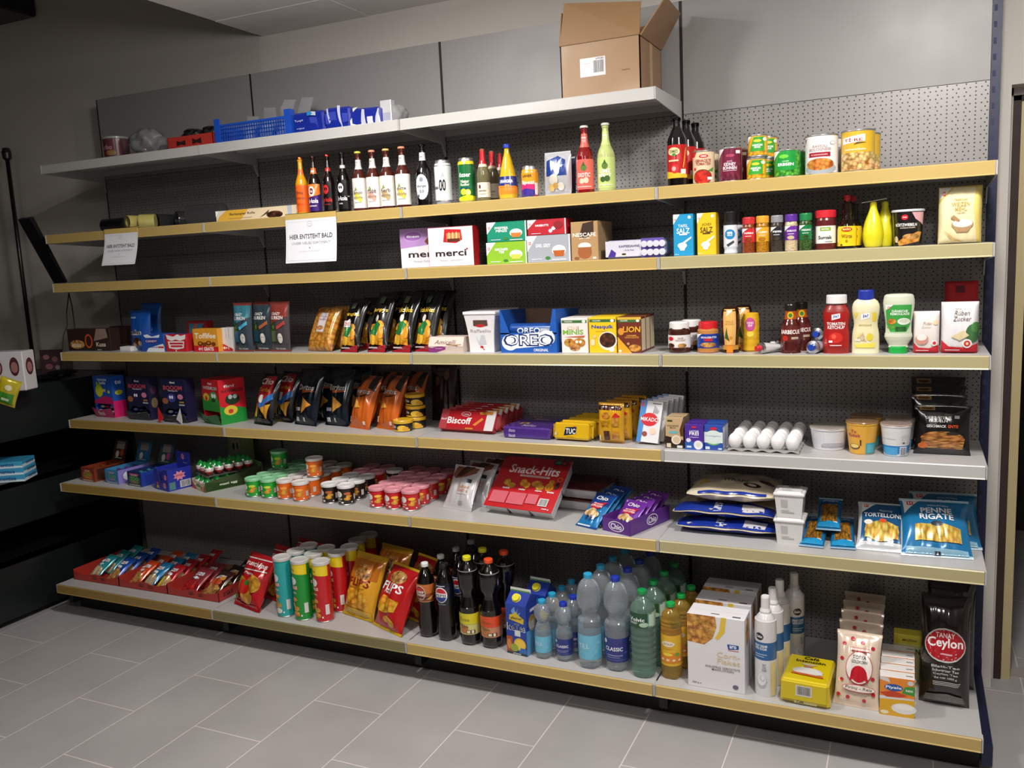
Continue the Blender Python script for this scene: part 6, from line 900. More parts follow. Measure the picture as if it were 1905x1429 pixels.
mb.box(-.153, .153, -.0355, -.033, .001, .2445, ('dcdadc', 'gloss')); mb.obj('plastic_tray', t); settle(t, z)
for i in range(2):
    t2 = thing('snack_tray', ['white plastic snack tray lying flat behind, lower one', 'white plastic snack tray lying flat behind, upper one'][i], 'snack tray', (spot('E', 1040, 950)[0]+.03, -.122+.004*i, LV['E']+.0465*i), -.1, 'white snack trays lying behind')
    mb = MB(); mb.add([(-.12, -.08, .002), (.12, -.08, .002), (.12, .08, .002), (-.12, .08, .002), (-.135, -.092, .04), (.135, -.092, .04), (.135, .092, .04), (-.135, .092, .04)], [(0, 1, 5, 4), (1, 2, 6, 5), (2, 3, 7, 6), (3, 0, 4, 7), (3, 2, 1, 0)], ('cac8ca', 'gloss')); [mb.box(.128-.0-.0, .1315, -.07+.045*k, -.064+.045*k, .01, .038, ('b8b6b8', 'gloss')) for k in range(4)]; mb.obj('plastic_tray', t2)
    mb = MB(); cbox_mesh(mb, .285, .198, .004, ('5c1418', 'gloss'), .001, z0=.04); mb.obj('printed_lid', t2)  # lid red darkened, the shade at the back put into its colour
# popcorn
POP = [('t', 'Chio', .5, .82, .12, 'f0ecec', .62, 1, .3), ('p', [(.12, .62), (.9, .72), (.7, .5), (.2, .5)], 'c02438'), ('t', 'Mikrowellen', .5, .64, .04, 'f4dcdc', .5), ('t', 'POPCORN', .48, .57, .06, 'f4ecec', .6, 1), ('e', .3, .36, .22, .09, '~popcorn'), ('e', .6, .34, .28, .09, '~popcorn'), ('e', .45, .42, .2, .07, '~popcorn'), ('r', .3, .18, .38, .3, '2c3c6c'), ('r', .5, .16, .58, .3, '2c3c6c'), ('r', .66, .2, .74, .3, 'dde')]
x, y, z = spot('E', 1086, 985)
b = bag('popcorn_bag', 'bright blue microwave popcorn packet, topmost of three overlapping', 'popcorn packet', (x, y+.02, z+.0), .098, .165, .022, '1f74b0', [('p', [(0, .62), (1, .62), (1, 1), (0, 1)], '173c84'), ('e', .15, .3, .03, .02, 'a8d0e8'), ('e', .85, .45, .03, .02, 'a8d0e8'), ('r', .05, .03, .7, .06, 'e0e8f0')]+POP, 'foil', lean=55, rz=-20, seed=91, seal='17498c', wr=.12)
for i in (1, 2): clone(b, (b.location.x+.013*i, b.location.y+.054*i, b.location.z), tuple(b.rotation_euler), f'bright blue microwave popcorn packet, {ordn(i)} from the front', 'blue popcorn packets')
x, y, z = spot('E', 1151, 994); PU = ('5c2c84', 'card'); rz = -.35; t = thing('popcorn_display', 'open purple cardboard display holding purple popcorn packets', 'display box', (x+.03, y+.12, z), rz)
mb = MB(); mb.box(-.062, .062, -.12, .12, 0, .0015, PU); mb.box(-.062, .062, -.12, -.1188, 0, .05, PU); mb.box(-.062, .062, .1188, .12, 0, .055, PU); mb.box(-.062, -.0608, -.12, .12, 0, .055, PU); mb.box(.0608, .062, -.12, .12, 0, .058, PU)
art(mb, lambda X, Y, o: (X-.062, -.12-o, Y), .124, .05, [('e', .5, .5, .28, .38, 'ece8f0'), ('e', .5, .5, .25, .33, '5c2c84'), ('t', 'Chio', .5, .5, .42, 'f0ecf4', .4, 1)]); art(mb, lambda X, Y, o: (.062+o, X-.12, Y), .24, .055, [('e', .55, .55, .14, .36, 'ece8f0'), ('e', .55, .55, .125, .31, '4c2474'), ('t', 'Chio', .55, .55, .4, 'f0ecf4', .2, 1)]); mb.obj('cardboard_tray', t)
ct, st = cos(rz), sin(rz); pr_ = None
for i in range(4):
    Y = -.095+.045*i; P = (t.location.x-Y*st, t.location.y+Y*ct, z+.004+.002*i)
    l = f'purple microwave popcorn packet in the purple display, {ordn(i)} from the front'
    if pr_ is None: pr_ = bag('popcorn_bag', l, 'popcorn packet', P, .098, .135, .018, '6c2c98', POP+[('e', .1, .9, .04, .03, 'c8a0e0'), ('e', .9, .3, .04, .03, 'c8a0e0')], 'foil', lean=52, rz=rz*57.3, seed=95, group='purple popcorn packets', wr=.1)
    else: clone(pr_, (P[0], P[1], pr_.location.z+.001*i), (pr_.rotation_euler.x, 0, rz), l, 'purple popcorn packets')
# wraps: four flat bags piled two by two
def flatbag(label, x, y, z, w, d, h, body, top, edge, rz=0, seed=0, name='wrap_bag', cat='wrap bag'):
    rr = random.Random(seed); ph = rr.uniform(0, 6); mb = MB()
    def P(X, Y, s): a = max(0, 1-abs(X)**3)**.6*max(0, 1-abs(Y)**3.5)**.6; q = .003*sin(9*X+ph)*sin(7*Y+ph)*a; return (X*w/2*(1+.02*sin(6*Y+ph)), Y*d/2*(1+.03*sin(8*X+ph)), h*.42+s*(h*.42*a+q)+(.003*sin(9*X+ph) if abs(Y) > .9 else 0))
    mb.grid(lambda u, v: P(2*u-1, 2*v-1, 1), 22, 16, (body, 'foil')); mb.grid(lambda u, v: P(1-2*u, 2*v-1, -1), 22, 16, (edge, 'foil'))
    art(mb, lambda X, Y, o: (lambda p: (p[0], p[1], p[2]+o+.0008))(P((X/w*2-1)*.98, (Y/d*2-1)*.98, 1)), w, d, top, 'foil', L=.018)
    o = mb.obj(name); o.location = (x, y, z); o.rotation_euler = (0, 0, rz); tag(o, label, cat); lo = min(v.co.z for v in o.data.vertices); o.location.z = z-lo+.0004; return o
x, y, z = spot('E', 1350, 1000); WT = [('r', .12, .0, .9, .035, '1c3494'), ('p', [(.04, .05), (.96, .05), (.97, .9), (.1, .95)], 'd8c8ac'), ('p', [(.1, .2), (.25, .3), (.12, .5)], 'd8b83c'), ('t', 'WRAPS', .52, .40, .14, '4c3c30', .3, .6), ('e', .72, .22, .1, .08, '~choco'), ('e', .88, .42, .09, .08, '~choco'), ('e', .72, .22, .05, .04, 'e0d4b8'), ('r', .3, .8, .7, .83, 'b09878')]
for i, (dz, dx, ds, dy) in enumerate([(0, 0, 'bottom of the pile', 0), (.052, -.01, 'middle of the pile', .008), (.104, .012, 'top of the pile', .022)]):
    flatbag('blue-edged bag of tortilla wraps, '+ds, x-.005+dx, y+.13+dy, z+dz, .345-.04*(i > 1), .25, .054+.022*(i > 1), ['d6c8ac', 'cabb9c', 'd8ccb2', 'd8ccb4'][i], WT if i == 2 else [('r', 0, 0, 1, .3, '1c3494'), ('r', .4, .02, .48, .26, 'c8ccd8'), ('r', .68, .03, .9, .22, 'd0cdd0')], ['1c3494', '1c3494', 'cbbd9f'][i], seed=i, rz=.02*i)
def tub(label, z0):
    g = G('E', 1440, 1495, 1000, vb=1014); t = thing('cream_tub', label, 'tub', (g[0], g[1]+.05, g[4]+z0), 0, 'white square tubs'); a, h = .046, .078; mb = MB()
    cbox_mesh(mb, 1, 1, h, ('d2d0d0', 'gloss'), .0); mb.v = [(p[0]*2*(a*(.84+.16*p[2]/h)), p[1]*2*(a*(.84+.16*p[2]/h)), p[2]) for p in mb.v]
    art(mb, lambda X, Y, o: ((X-a)*(.84+.16*Y/h), -a*(.84+.16*Y/h)-o-.0003, Y), 2*a, h, [('r', .2, .45, .45, .8, 'b0aeae'), ('r', .2, .2, .7, .26, 'a8a6a6'), ('r', .2, .3, .5, .34, 'b8b6b6')], 'gloss'); mb.obj('tub_body', t)
    mb = MB(); cbox_mesh(mb, 2*a+.008, 2*a+.008, .010, ('dddbdb', 'gloss'), .003, z0=h-.002); cbox_mesh(mb, 2*a-.012, 2*a-.012, .0135, ('dddbdb', 'gloss'), .003, z0=h-.002); art(mb, lambda X, Y, o: (X-a, Y-a, h+.0118+o), 2*a, 2*a, [('r', .4, .7, .8, .85, '7c7a7a'), ('e', .4, .3, .2, .1, 'c4c2c2')], 'gloss'); mb.obj('tub_lid', t)
tub('white square cream tub, lower of the stack of two', 0); tub('white square cream tub, upper of the stack of two', .0905)
for i, (u, v, rz, ds) in enumerate([(1508, 1021, -3, 'blue spaghetti packet, left and turned aside'), (1568, 1025, 5, 'blue spaghetti packet, right and turned aside'), (1540, 1012, 2, 'blue spaghetti packet lying on top in the middle')]):
    x, y, z = spot('E', u, v); bag('spaghetti_packet', ds, 'pasta packet', (x, y+.01, z+(.042 if i == 2 else 0)), .078, .20, .028, '1b6ca0', [('p', [(.12, .2), (.88, .2), (.88, .72), (.12, .72)], '~fiber'), ('t', 'SPAGHETTI', .5, .84, .05, 'd8e0e8', .7, 1), ('r', .0, .74, 1, .78, '164c7c'), ('r', .7, .14, .9, .2, 'eee'), ('p', [(0, .06), (1, .06), (1, .17), (.5, .2), (0, .15)], '2490c4')], 'foil', lean=76 if i < 2 else 74, rz=rz, seed=101+i, wr=.1, seal='9cb8cc')
x, y, z = spot('E', 1637, 1030)
bag('tortelloni_packet', 'blue and clear packet of filled pasta with white corner', 'pasta packet', (x, y+.02, z), .15, .19, .04, 'c9cdd0', [('r', .04, .14, .96, .96, '15507c'), ('p', [(.04, .72), (.04, .96), (.42, .96)], 'e8e8e4')]+KMARK(.09, .84, .1, .7)+[('t', 'FRISCHE', .6, .76, .04, 'b8cce0', .3), ('t', 'TORTELLONI', .52, .66, .09, 'eef2f4', .86, 1), ('e', .52, .34, .4, .2, '~pasta'), ('r', .14, .2, .9, .46, '~pasta'), ('e', .54, .54, .08, .04, 'd8502c'), ('e', .2, .5, .1, .05, 'e8e4d8')], 'foil', lean=52, seed=111, wr=.05, flat=.6)
x, y, z = spot('E', 1750, 1042)
b = bag('penne_packet', 'large blue bag of penne pasta with white lettering, in front', 'pasta packet', (x-.01, y+.02, z), .205, .21, .055, '1670a4', [('p', [(0, .7), (0, .97), (.28, .97)], 'e8e8e6')]+KMARK(.06, .85, .1, .8)+[('t', 'VOLLKORN', .55, .84, .035, 'b8d4e8', .34), ('t', 'PENNE\nRIGATE', .52, .68, .22, 'f0f4f4', .56, 1, -.2), ('p', [(.16, .22), (.9, .2), (.9, .44), (.6, .5), (.16, .48)], '~pasta'), ('e', .52, .5, .1, .045, '1c2c3c'), ('p', [(.02, .03), (.98, .03), (.98, .1), (.02, .13)], '8cb8d0'), ('r', .46, .02, .56, .07, '223')], 'foil', lean=48, rz=4, seed=112, wr=.09, seal='a8c0cc')
clone(b, (b.location.x+.03, b.location.y+.1, b.location.z), tuple(b.rotation_euler), 'large blue bag of penne pasta, half hidden behind the front one', None)
# ================================================================== bottom row: nut bags, crisps, soft drinks, water, cereals, coffee, rice, tea
XL = [at(u, v, 2, LV['F']) for u, v in ((139, 1077), (407, 1122))]; fx0, fx1, fy = XL[0].x, XL[1].x, (XL[0].y+XL[1].y)/2
RC = ('a83028', 'card'); wt = (fx1-fx0)/3
for i in range(3):
    t = thing('carton_tray', 'low red cardboard tray of snack bags, '+['left of the three', 'middle of the three', 'right of the three'][i], 'cardboard tray', (fx0+wt*(i+.5), fy+.15, LV['F']), 0, 'red snack trays'); a, b = wt/2-.001, .15; mb = MB()
    mb.box(-a, a, -b, b, 0, .002, RC); mb.box(-a, -a+.002, -b, b, 0, .052, RC); mb.box(a-.002, a, -b, b, 0, .052, RC); mb.box(-a, a, b-.002, b, 0, .052, ('8c6c4c', 'card')); prf = [(-a, 0), (a, 0), (a, .045)]+[(a-2*a*k/12, .036+.006*cos(k*1.05)) for k in range(1, 12)]+[(-a, .05)]
    mb.prism(prf, 1, -b, -b+.002, RC); art(mb, lambda X, Y, o: (X-a, -b-o, Y), 2*a, .05, [('r', .42, .3, .52, .62, '5c2420'), ('r', .6, .26, .7, .58, '5c2420'), ('t', 'M', .47, .46, .2, 'a83028', .07, 1), ('t', 'M', .65, .42, .2, 'a83028', .07, 1)]); art(mb, lambda X, Y, o: (a+o, X-b, Y), 2*b, .05, [('r', .1, .3, .3, .7, '5c2420'), ('t', 'M', .2, .5, .24, 'a83028', .12, 1)]); mb.obj('cardboard_tray', t)
NB = lambda food, tcol='e0e4e8', tx='NUTS': [('p', [(.04, .03), (.96, .03), (.96, .34), (.6, .46), (.04, .38)], food), ('p', [(.2, .6), (.85, .66), (.8, .78), (.3, .74)], tcol), ('t', tx, .52, .69, .06, '8c3438', .4, 1), ('e', .5, .52, .2, .05, tcol)]
NUTB = [(170, -.44, '2c8c94', '~garlic', 'PISTAZIE', 'teal nut bag', 3), (222, -.45, '1c4ca4', '~nut', 'CASHEW', 'royal blue nut bag', 3), (276, -.46, 'd04c20', '~nut', 'ERDNUSS', 'orange-red peanut bag', 3), (308, -.46, '2478a8', '~garlic', 'MANDEL', 'sky blue almond bag', 3), (333, -.47, 'b01c24', '~popcorn', 'MIX', 'red snack bag with yellow patch', 4), (362, -.46, '8c3038', '~berry', 'BERRY', 'dark red berry nut bag', 2), (402, -.46, '3c2018', '~nut', 'CHOCO', 'dark brown trail mix bag', 3)]
for i, (u, Y, col, food, tx, ds, n) in enumerate(NUTB):
    x, z = fx0+wt*[.30, .70, 1.18, 1.47, 1.76, 2.28, 2.68][i], LV['F']; Y = fy+.03
    spec = NB(food, tx=tx)+([('r', .04, .03, .3, .4, 'e8c820')] if i == 4 else [])+([('e', .5, .5, .34, .14, 'c05028'), ('e', .75, .66, .14, .08, 'd8903c')] if i == 6 else [])
    b = bag('nut_bag', ds+', first from the front', 'nut bag', (x, Y, z+.006), .078 if i < 5 else .105, .15, .03, col, spec, 'foil', lean=60, rz=-9+RND.uniform(-2, 2), seed=120+i, wr=.16, group=ds+'s')
    for k in range(1, n): clone(b, (b.location.x+.008*k, b.location.y+.072*k, b.location.z+.001*k), (b.rotation_euler.x, 0, b.rotation_euler.z), ds+f', {ordn(k)} from the front', ds+'s')
CRU = [('p', [(.0, .62), (1, .7), (1, .9), (0, .86)], 'b01c24'), ('t', 'crunchips', .5, .79, .12, 'f0ecea', .86, 1, .2), ('p', [(.02, .67), (.98, .72), (.98, .7), (.02, .65)], 'e8dcd8'), ('p', [(.02, .9), (.98, .93), (.98, .91), (.02, .88)], 'e8dcd8'), ('t', 'Paprika', .5, .61, .06, 'f0e4e0', .4, 1, .2), ('e', .25, .4, .22, .14, '~chips'), ('e', .72, .45, .24, .16, '~chips'), ('e', .6, .2, .22, .12, '~chips'), ('e', .45, .36, .2, .13, 'c8281c'), ('e', .5, .44, .08, .05, '3c7c2c'), ('e', .1, .16, .08, .06, '2c9c4c'), ('p', [(0, 0), (1, 0), (1, .1), (.5, .06), (0, .1)], 'c01c20')]
x, y, z = spot('F', 447, 1138)
b = bag('crisp_bag', 'red paprika crisp bag with white lettering, first from the front', 'crisp bag', (x, y+.04, z), .20, .24, .085, 'b81a22', CRU, 'foil', lean=28, rz=-16, seed=131, wr=.14, group='red paprika crisp bags')
for k in (1, 2): clone(b, (b.location.x+.045*k, b.location.y+.115*k, b.location.z), (b.rotation_euler.x, 0, b.rotation_euler.z), f'red paprika crisp bag with white lettering, {ordn(k)} from the front', 'red paprika crisp bags')
# tall crisp tubes
TP = lambda yel, sw: ([('p', [(0, .84), (1, .80), (1, 1), (0, 1)], 'e8cc1c'), ('t', '200g', .3, .89, .05, 'a83018', .26, 1)] if yel else [])+[('e', .3, .69, .2, .075, 'e8e4e0'), ('p', [(.06, .615), (.54, .6), (.54, .54), (.06, .55)], 'c8342c'), ('t', 'PRINGLES', .3, .577, .055, 'f4ecd8', .46, 1), ('t', sw, .3, .48, .025, 'f0ece0', .34), ('e', .34, .36, .16, .04, '~chips'), ('e', .26, .26, .14, .045, '~chips'), ('e', .42, .2, .15, .045, '~chips'), ('e', .4, .1, .18, .05, '~chips' if sw != 'SOUR CREAM' else 'e8e8dc'), ('r', .62, .06, .68, .09, 'eee'), ('r', .2, .03, .26, .05, 'eee'), ('r', .78, .12, .95, .3, 'd8d4d0')]
TK = dict(t=('24a0a0', False, 'SOUR CREAM', 'turquoise'), g=('158c30', True, 'CHEESE', 'green'), r=('bf161e', True, 'ORIGINAL', 'red')); TPR = {}
def tall_tube(kind, x, y, l):
    bg, yel, sw, nm = TK[kind]; r, h = .0385, .262
    if kind not in TPR:
        t = thing('crisp_tube', l, 'crisp tube', (x, y, LV['F']), 0, f'tall {nm} crisp tubes'); TPR[kind] = t; mb = MB(); mb.lathe([(r*.97, 0), (r, .002), (r, .004), (r*.96, .006), (r*.96, h-.008)], ('b8b6b4', 'tin'), 32); mb.obj('tube_body', t)
        mb = MB(); band(mb, [(r*.965, 0), (r*.965, h)], .006, h-.012, bg, TP(yel, sw), rot=.05, aw=1.3); mb.obj('printed_sleeve', t)
        mb = MB(); mb.lathe([(r*.97, h-.014), (r*1.04, h-.013), (r*1.04, h-.002), (r*1.0, h), (r*.94, h), (r*.92, h-.004), (0, h-.004)], ('c4c2be', 'plastic'), 32); mb.obj('tube_lid', t); return t
    return clone(TPR[kind], (x, y, LV['F']), (0, 0, RND.uniform(-.2, .25)), l, f'tall {nm} crisp tubes')
for k, u, v, n in (('t', 523, 1149, 3), ('g', 556, 1155.5, 3), ('r', 595, 1159, 1), ('r', 625, 1140, 2), ('r', 646, 1123, 2)):
    x, y, _ = spot('F', u, v)
    nmc = {595: 'foremost', 625: 'middle column', 646: 'right column'}.get(u, '')
    for i in range(n): tall_tube(k, x+.008*i, y+.0385+.0815*i+(.0 if u != 646 else .07), f'tall {TK[k][3]} crisp tube with clear lid, '+(ordn(i)+' from the front' if k != 'r' else f'{nmc}, {ordn(i)} from the front'))
def flips(label, u, v, bg, spec, seal, seed, lean, rz, w=.195, h=.27, t_=.10, n=1, lab=None, dxx=.05):
    x, y, z = spot('F', u, v); b = bag('peanut_flip_bag', label, 'snack bag', (x+.01, y+.04, z), w, h, t_, bg, spec, 'foil', lean=lean, rz=rz, seed=seed, wr=.12, seal=seal, pinch=.1)
    for k in range(1, n): clone(b, (b.location.x+dxx*k, b.location.y+.12*k, b.location.z+.002), tuple(b.rotation_euler), lab, None)
flips('golden yellow peanut flip bag with red-brown lettering, in front', 652, 1156, 'dda028', [('p', [(0, .6), (1, .6), (1, .9), (0, .9)], 'c06c14'), ('t', 'Classic', .5, .82, .06, 'e0b880', .4, 0, 1), ('e', .55, .68, .26, .1, '~nut'), ('t', 'FLIPS', .52, .54, .12, '8c2414', .72, 1), ('t', 'Peanut Flavour', .5, .46, .035, 'a86414', .56), ('e', .4, .32, .28, .12, '~puff'), ('e', .68, .28, .22, .12, '~puff'), ('p', [(0, 0), (1, 0), (1, .12), (0, .14)], 'd8b02c')], 'c8a024', 141, 24, -14, n=2, lab='golden yellow peanut flip bag, behind the front one')
flips('red peanut flip bag with white lettering and yellow end seam', 706, 1181, 'b81a1e', [('e', .5, .8, .3, .1, '~nut'), ('t', 'FLIPS', .48, .64, .13, 'f4ecec', .74, 1), ('t', 'Peanut', .42, .555, .04, 'f0e0dc', .3, 1, .3), ('p', [(.1, .28), (.3, .5), (.85, .46), (.8, .3), (.4, .24)], '~puff'), ('e', .6, .17, .16, .05, '~puff'), ('e', .75, .13, .1, .05, '~puff')], 'd8b424', 142, 28, -22, n=2, lab='red peanut flip bag, behind the front one', dxx=.05)
# soft drinks
def petal(k=5, am=.10): return lambda a, r, z: r*(1-am*max(0, 1-z/.03)*(.5+.5*cos(k*a)))
COLA = smooth([(0, .006), (.7, 0), (.95, .03), (1, .08), (.98, .22), (.84, .40), (.92, .52), (1, .56), (1, .70), (.94, .76), (.72, .84), (.40, .91), (.33, .935), (.36, .94), (.36, .95), (.33, .955), (.33, .965)], 3)
DK = ('0b0706', 'liquid')
g = G('F', 776, 812, 1046, vb=1188, cyl=True)
t = bottle('cola_bottle', 'dark cola-orange mix bottle with orange label, first from the front', 'bottle', g, COLA, DK, ('e4e4e2', 'plastic'), [(.49, .735, '8c3c1c', [('r', 0, .5, 1, 1, 'c0682c'), ('e', .32, .52, .27, .42, 'dcd4c8'), ('e', .32, .52, .25, .38, '6c2418'), ('p', [(.12, .62), (.52, .62), (.44, .82), (.2, .82)], 'c82c24'), ('t', 'SCHWIP\nSCHWAP', .32, .5, .3, 'f4ece0', .46, 1), ('p', [(.6, .2), (.9, .4), (.85, .12)], 'e8a040'), ('r', .05, .03, .95, .06, 'e0b080')])], capr=.40, caph=.052, group='cola-orange mix bottles', rf=petal())
rows(t, 4, .098, 'dark cola-orange mix bottle with orange label, %s', 'cola-orange mix bottles', dx=.018)
g = G('F', 811, 847, 1047, vb=1195, cyl=True)
t = bottle('cola_bottle', 'black cola bottle with round red white blue emblem, first from the front', 'bottle', g, COLA, DK, ('151516', 'plastic'), [(.47, .76, '0b1226', [('e', .42, .5, .29, .36, 'e8e8ec'), ('e', .42, .5, .265, .33, 'f0f0f0'), ('p', [(.42+.25*cos(a_), .5+.31*sin(a_)) for a_ in [.25+.17*k for k in range(16)]], 'c4202c'), ('p', [(.42+.25*cos(a_), .5+.31*sin(a_)) for a_ in [pi+.3+.17*k for k in range(16)]], '1c3c8c'), ('r', .18, .42, .66, .56, 'f0f0f0'), ('t', 'PEPSI', .42, .49, .12, '101018', .44, 1), ('r', .22, .9, .62, .93, 'ccd'), ('r', .22, .06, .62, .09, '99a')])], capr=.40, caph=.05, group='black cola bottles', rf=petal())
rows(t, 3, .098, 'black cola bottle with round red white blue emblem, %s', 'black cola bottles', dx=.018)
TEA = smooth([(0, .006), (.7, 0), (.95, .03), (1, .08), (1, .40), (.94, .44), (.72, .52), (.66, .56), (.74, .60), (.92, .66), (.98, .76), (1, .80), (.9, .86), (.5, .915), (.34, .94), (.37, .945), (.37, .955), (.34, .96)], 3)
for uL, uR, vt, vb, c1, c2, cc, ds in [(853, 892, 1034, 1203, 'd0c41c', 'c8c47c', 'd8d020', 'yellow label and yellow cap'), (892, 933, 1039, 1209, 'd8481c', 'c88464', 'e04c18', 'orange label and orange cap')]:
    g = G('F', uL, uR, vt, vb=vb, cyl=True)
    t = bottle('iced_tea_bottle', f'black waisted iced tea bottle with {ds}, first from the front', 'bottle', g, TEA, DK, (cc, 'plastic'), [(.135, .375, c2, [('r', 0, .5, 1, 1, c1), ('r', 0, .62, 1, .64, c1), ('t', 'Eistee', .38, .72, .16, '5c4c1c', .4, 0), ('e', .35, .24, .18, .18, 'b8743c'), ('p', [(.1, .5), (.5, .42), (.55, .34), (.3, .3)], '8c5c2c'), ('r', .45, .06, .8, .22, '5c3c24'), ('r', .48, .08, .6, .2, 'e0d8b8'), ('e', .7, .14, .05, .08, 'e8e0c8')])], capr=.42, caph=.045, rf=petal())
    mb = MB(); r_, h_ = g[2]/2, g[3]; mb.lathe([(r_*.93, h_*.845), (r_*.95, h_*.852), (r_*.93, h_*.858)], ('8c8c8c', 'gloss'), 32, False); mb.obj('moulded_ring', t); rows(t, 2, .1, f'black waisted iced tea bottle with {ds}, %s', f'iced tea bottles with {ds.split(" and")[0]}', dx=.018)
g = G('F', 941, 982, 1104, vb=1219); w_ = .088; h_ = .195
def gable(label, x, y, z, rz=-.12):
    t = thing('drink_carton', label, 'drink carton', (x, y, z), rz, 'blue iced tea cartons'); a = w_/2; mb = MB(); cbox_mesh(mb, w_, w_, h_, ('1c3c9c', 'gloss'), .001)
    ICE = [('p', [(.45, .97), (.5, .8), (.62, .96), (.58, .82), (.75, .88), (.62, .76), (.4, .76), (.28, .88)], '6ca0dc'), ('p', [(.16, .7), (.86, .64), (.9, .74), (.6, .82), (.5, .88), (.4, .82), (.2, .8)], 'd8b82c'), ('t', 'pfanner', .53, .735, .07, '3c3418', .56, 1), ('t', 'IceTea', .5, .555, .15, 'e8f0f8', .9, 1), ('t', 'IceTea', .5, .558, .135, '101830', .84, .3), ('r', .42, .38, .7, .5, 'd8dce0'), ('p', [(0, 0), (0, .36), (.3, .36), (.32, 0)], 'a8502c'), ('e', .12, .2, .1, .1, 'd8843c'), ('e', .66, .22, .3, .13, 'e0b030'), ('e', .66, .22, .24, .1, 'f0cc4c'), ('e', .38, .14, .2, .08, '94a83c'), ('p', [(.55, 0), (1, 0), (1, .14), (.7, .16)], '2c6cb8'), ('r', 0, 0, 1, .05, '1c3c34'), ('t', 'ZITRONE', .5, .025, .03, 'ddd', .4)]
    art(mb, lambda X, Y, o: (X-a, -a-o, Y), w_, h_, ICE, 'gloss'); art(mb, lambda X, Y, o: (a+o, X-a, Y), w_, h_, [('p', [(0, 0), (1, 0), (1, .45), (0, .5)], '5c9ccc'), ('e', .5, .62, .3, .16, 'd0a848'), ('r', .3, .5, .62, .66, 'd8dce0'), ('r', .35, .84, .8, .9, 'dde')], 'gloss'); mb.obj('carton_body', t)
    mb = MB(); zt = h_+.038; C1 = ('1c3494', 'gloss'); mb.add([(-a, -a, h_), (a, -a, h_), (a, a, h_), (-a, a, h_), (-a, 0, zt), (a, 0, zt)], [(0, 1, 5, 4), (2, 3, 4, 5), (1, 2, 5), (3, 0, 4)], C1); mb.box(-a, a, -.001, .001, zt-.001, zt+.013, ('dcdcd6', 'gloss')); mb.box(-a+.002, a-.002, -.0018, -.001, zt-.001, zt+.005, ('4c8c4c', 'gloss')); mb.obj('gable_top', t)
    mb = MB(); al = atan2(.038, a); mb.lathe([(.015, 0), (.0155, .001), (.0155, .009), (.0145, .0105), (0, .0105)], ('dcd020', 'plastic'), 24, tf=lambda p: (p[0]-.006, -a*.5+p[1]*cos(al)-p[2]*sin(al), h_+.019+p[1]*sin(al)+p[2]*cos(al))); mb.lathe([(.018, -.001), (.018, .001), (0, .001)], ('e0dca0', 'plastic'), 24, tf=lambda p: (p[0]-.006, -a*.5+p[1]*cos(al)-p[2]*sin(al), h_+.019+p[1]*sin(al)+p[2]*cos(al))); mb.obj('screw_cap', t)
gable('blue gable-top lemon iced tea carton with yellow cap, in front', g[0], g[1]+w_/2+.004, g[4]); gable('blue gable-top iced tea carton behind the front one, slightly right', g[0]+.03, g[1]+w_/2+.125, g[4])
# water
BUB = lambda lo, neck: smooth([(0, .006), (.72, 0), (.95, .03), (1, .08), (1, lo), (.94, lo+.06), (.72, neck-.03), (.62, neck), (.72, neck+.05), (.94, neck+.1), (1, neck+.15), (.98, neck+.2), (.8, .88), (.4, .94), (.36, .95)], 3)
GL = ('dfe8ee', 'pet')
def water(label, uL, uR, vt, vb, capc, lb, spec, lz, prof, n, dy, dx, grp, body=GL, rib=None, capr=.40, caph=.06, nm='water_bottle'):
    g = G('F', uL, uR, vt, vb=vb, cyl=True)
    t = bottle(nm, label % 'first from the front', 'bottle', g, prof, body, (capc, 'plastic'), [(lz[0], lz[1], lb, spec)] if spec is not None else (), capr=capr, caph=caph, rf=rib or petal(5, .12), group=grp); rows(t, n, dy, label, grp, dx=dx); return t
STL = [('t', 'STILL', .3, .56, .2, 'b8dce8', .5, 1), ('r', .1, .42, .6, .43, 'a8d4e4'), ('e', .8, .3, .1, .1, '7cc0d8'), ('e', .88, .7, .06, .06, '8ccce0'), ('p', [(.6, 0), (1, 0), (1, .5), (.8, .3)], '5cb0cc')]; CLS = [('t', 'CLASSIC', .45, .56, .16, 'e8ecf4', .62, 1), ('e', .14, .85, .07, .09, 'dde'), ('r', .2, .28, .75, .31, '9ca4cc'), ('r', .2, .2, .65, .22, '9ca4cc'), ('r', 0, .1, 1, .115, '6c78b4'), ('e', .85, .4, .05, .05, '4c58a4')]
water('small clear still water bottle with light blue cap, %s', 994, 1026, 1115, 1228, '2c9cc8', '6cb8d4', STL, (.12, .40), BUB(.44, .62), 4, .072, .012, 'small light-blue-capped water bottles', caph=.07, capr=.46)
water('small clear sparkling water bottle with dark blue cap, %s', 1033, 1066, 1120, 1233, '1c34a8', '28307c', CLS, (.12, .40), BUB(.44, .62), 3, .072, .012, 'small dark-blue-capped water bottles', caph=.07, capr=.46)
water('large clear still water bottle with light blue cap, %s', 1074, 1119, 1066, 1247, '2c9cc8', '6cb8d4', STL, (.11, .37), BUB(.46, .57), 4, .096, .016, 'large light-blue-capped water bottles', caph=.05, capr=.37)
water('large clear sparkling water bottle with dark blue cap, %s', 1124, 1170, 1072, 1252, '1c34a8', '28307c', CLS, (.11, .37), BUB(.46, .57), 4, .096, .016, 'large dark-blue-capped water bottles', caph=.05, capr=.37)
VOL = smooth([(0, .006), (.75, 0), (.97, .03), (.98, .08)], 3)+[(1-.035*(k % 2), .10+.035*k) for k in range(13)]+smooth([(.98, .57), (1, .6), (1, .76), (.92, .82), (.6, .88), (.3, .925), (.28, .94)], 3)
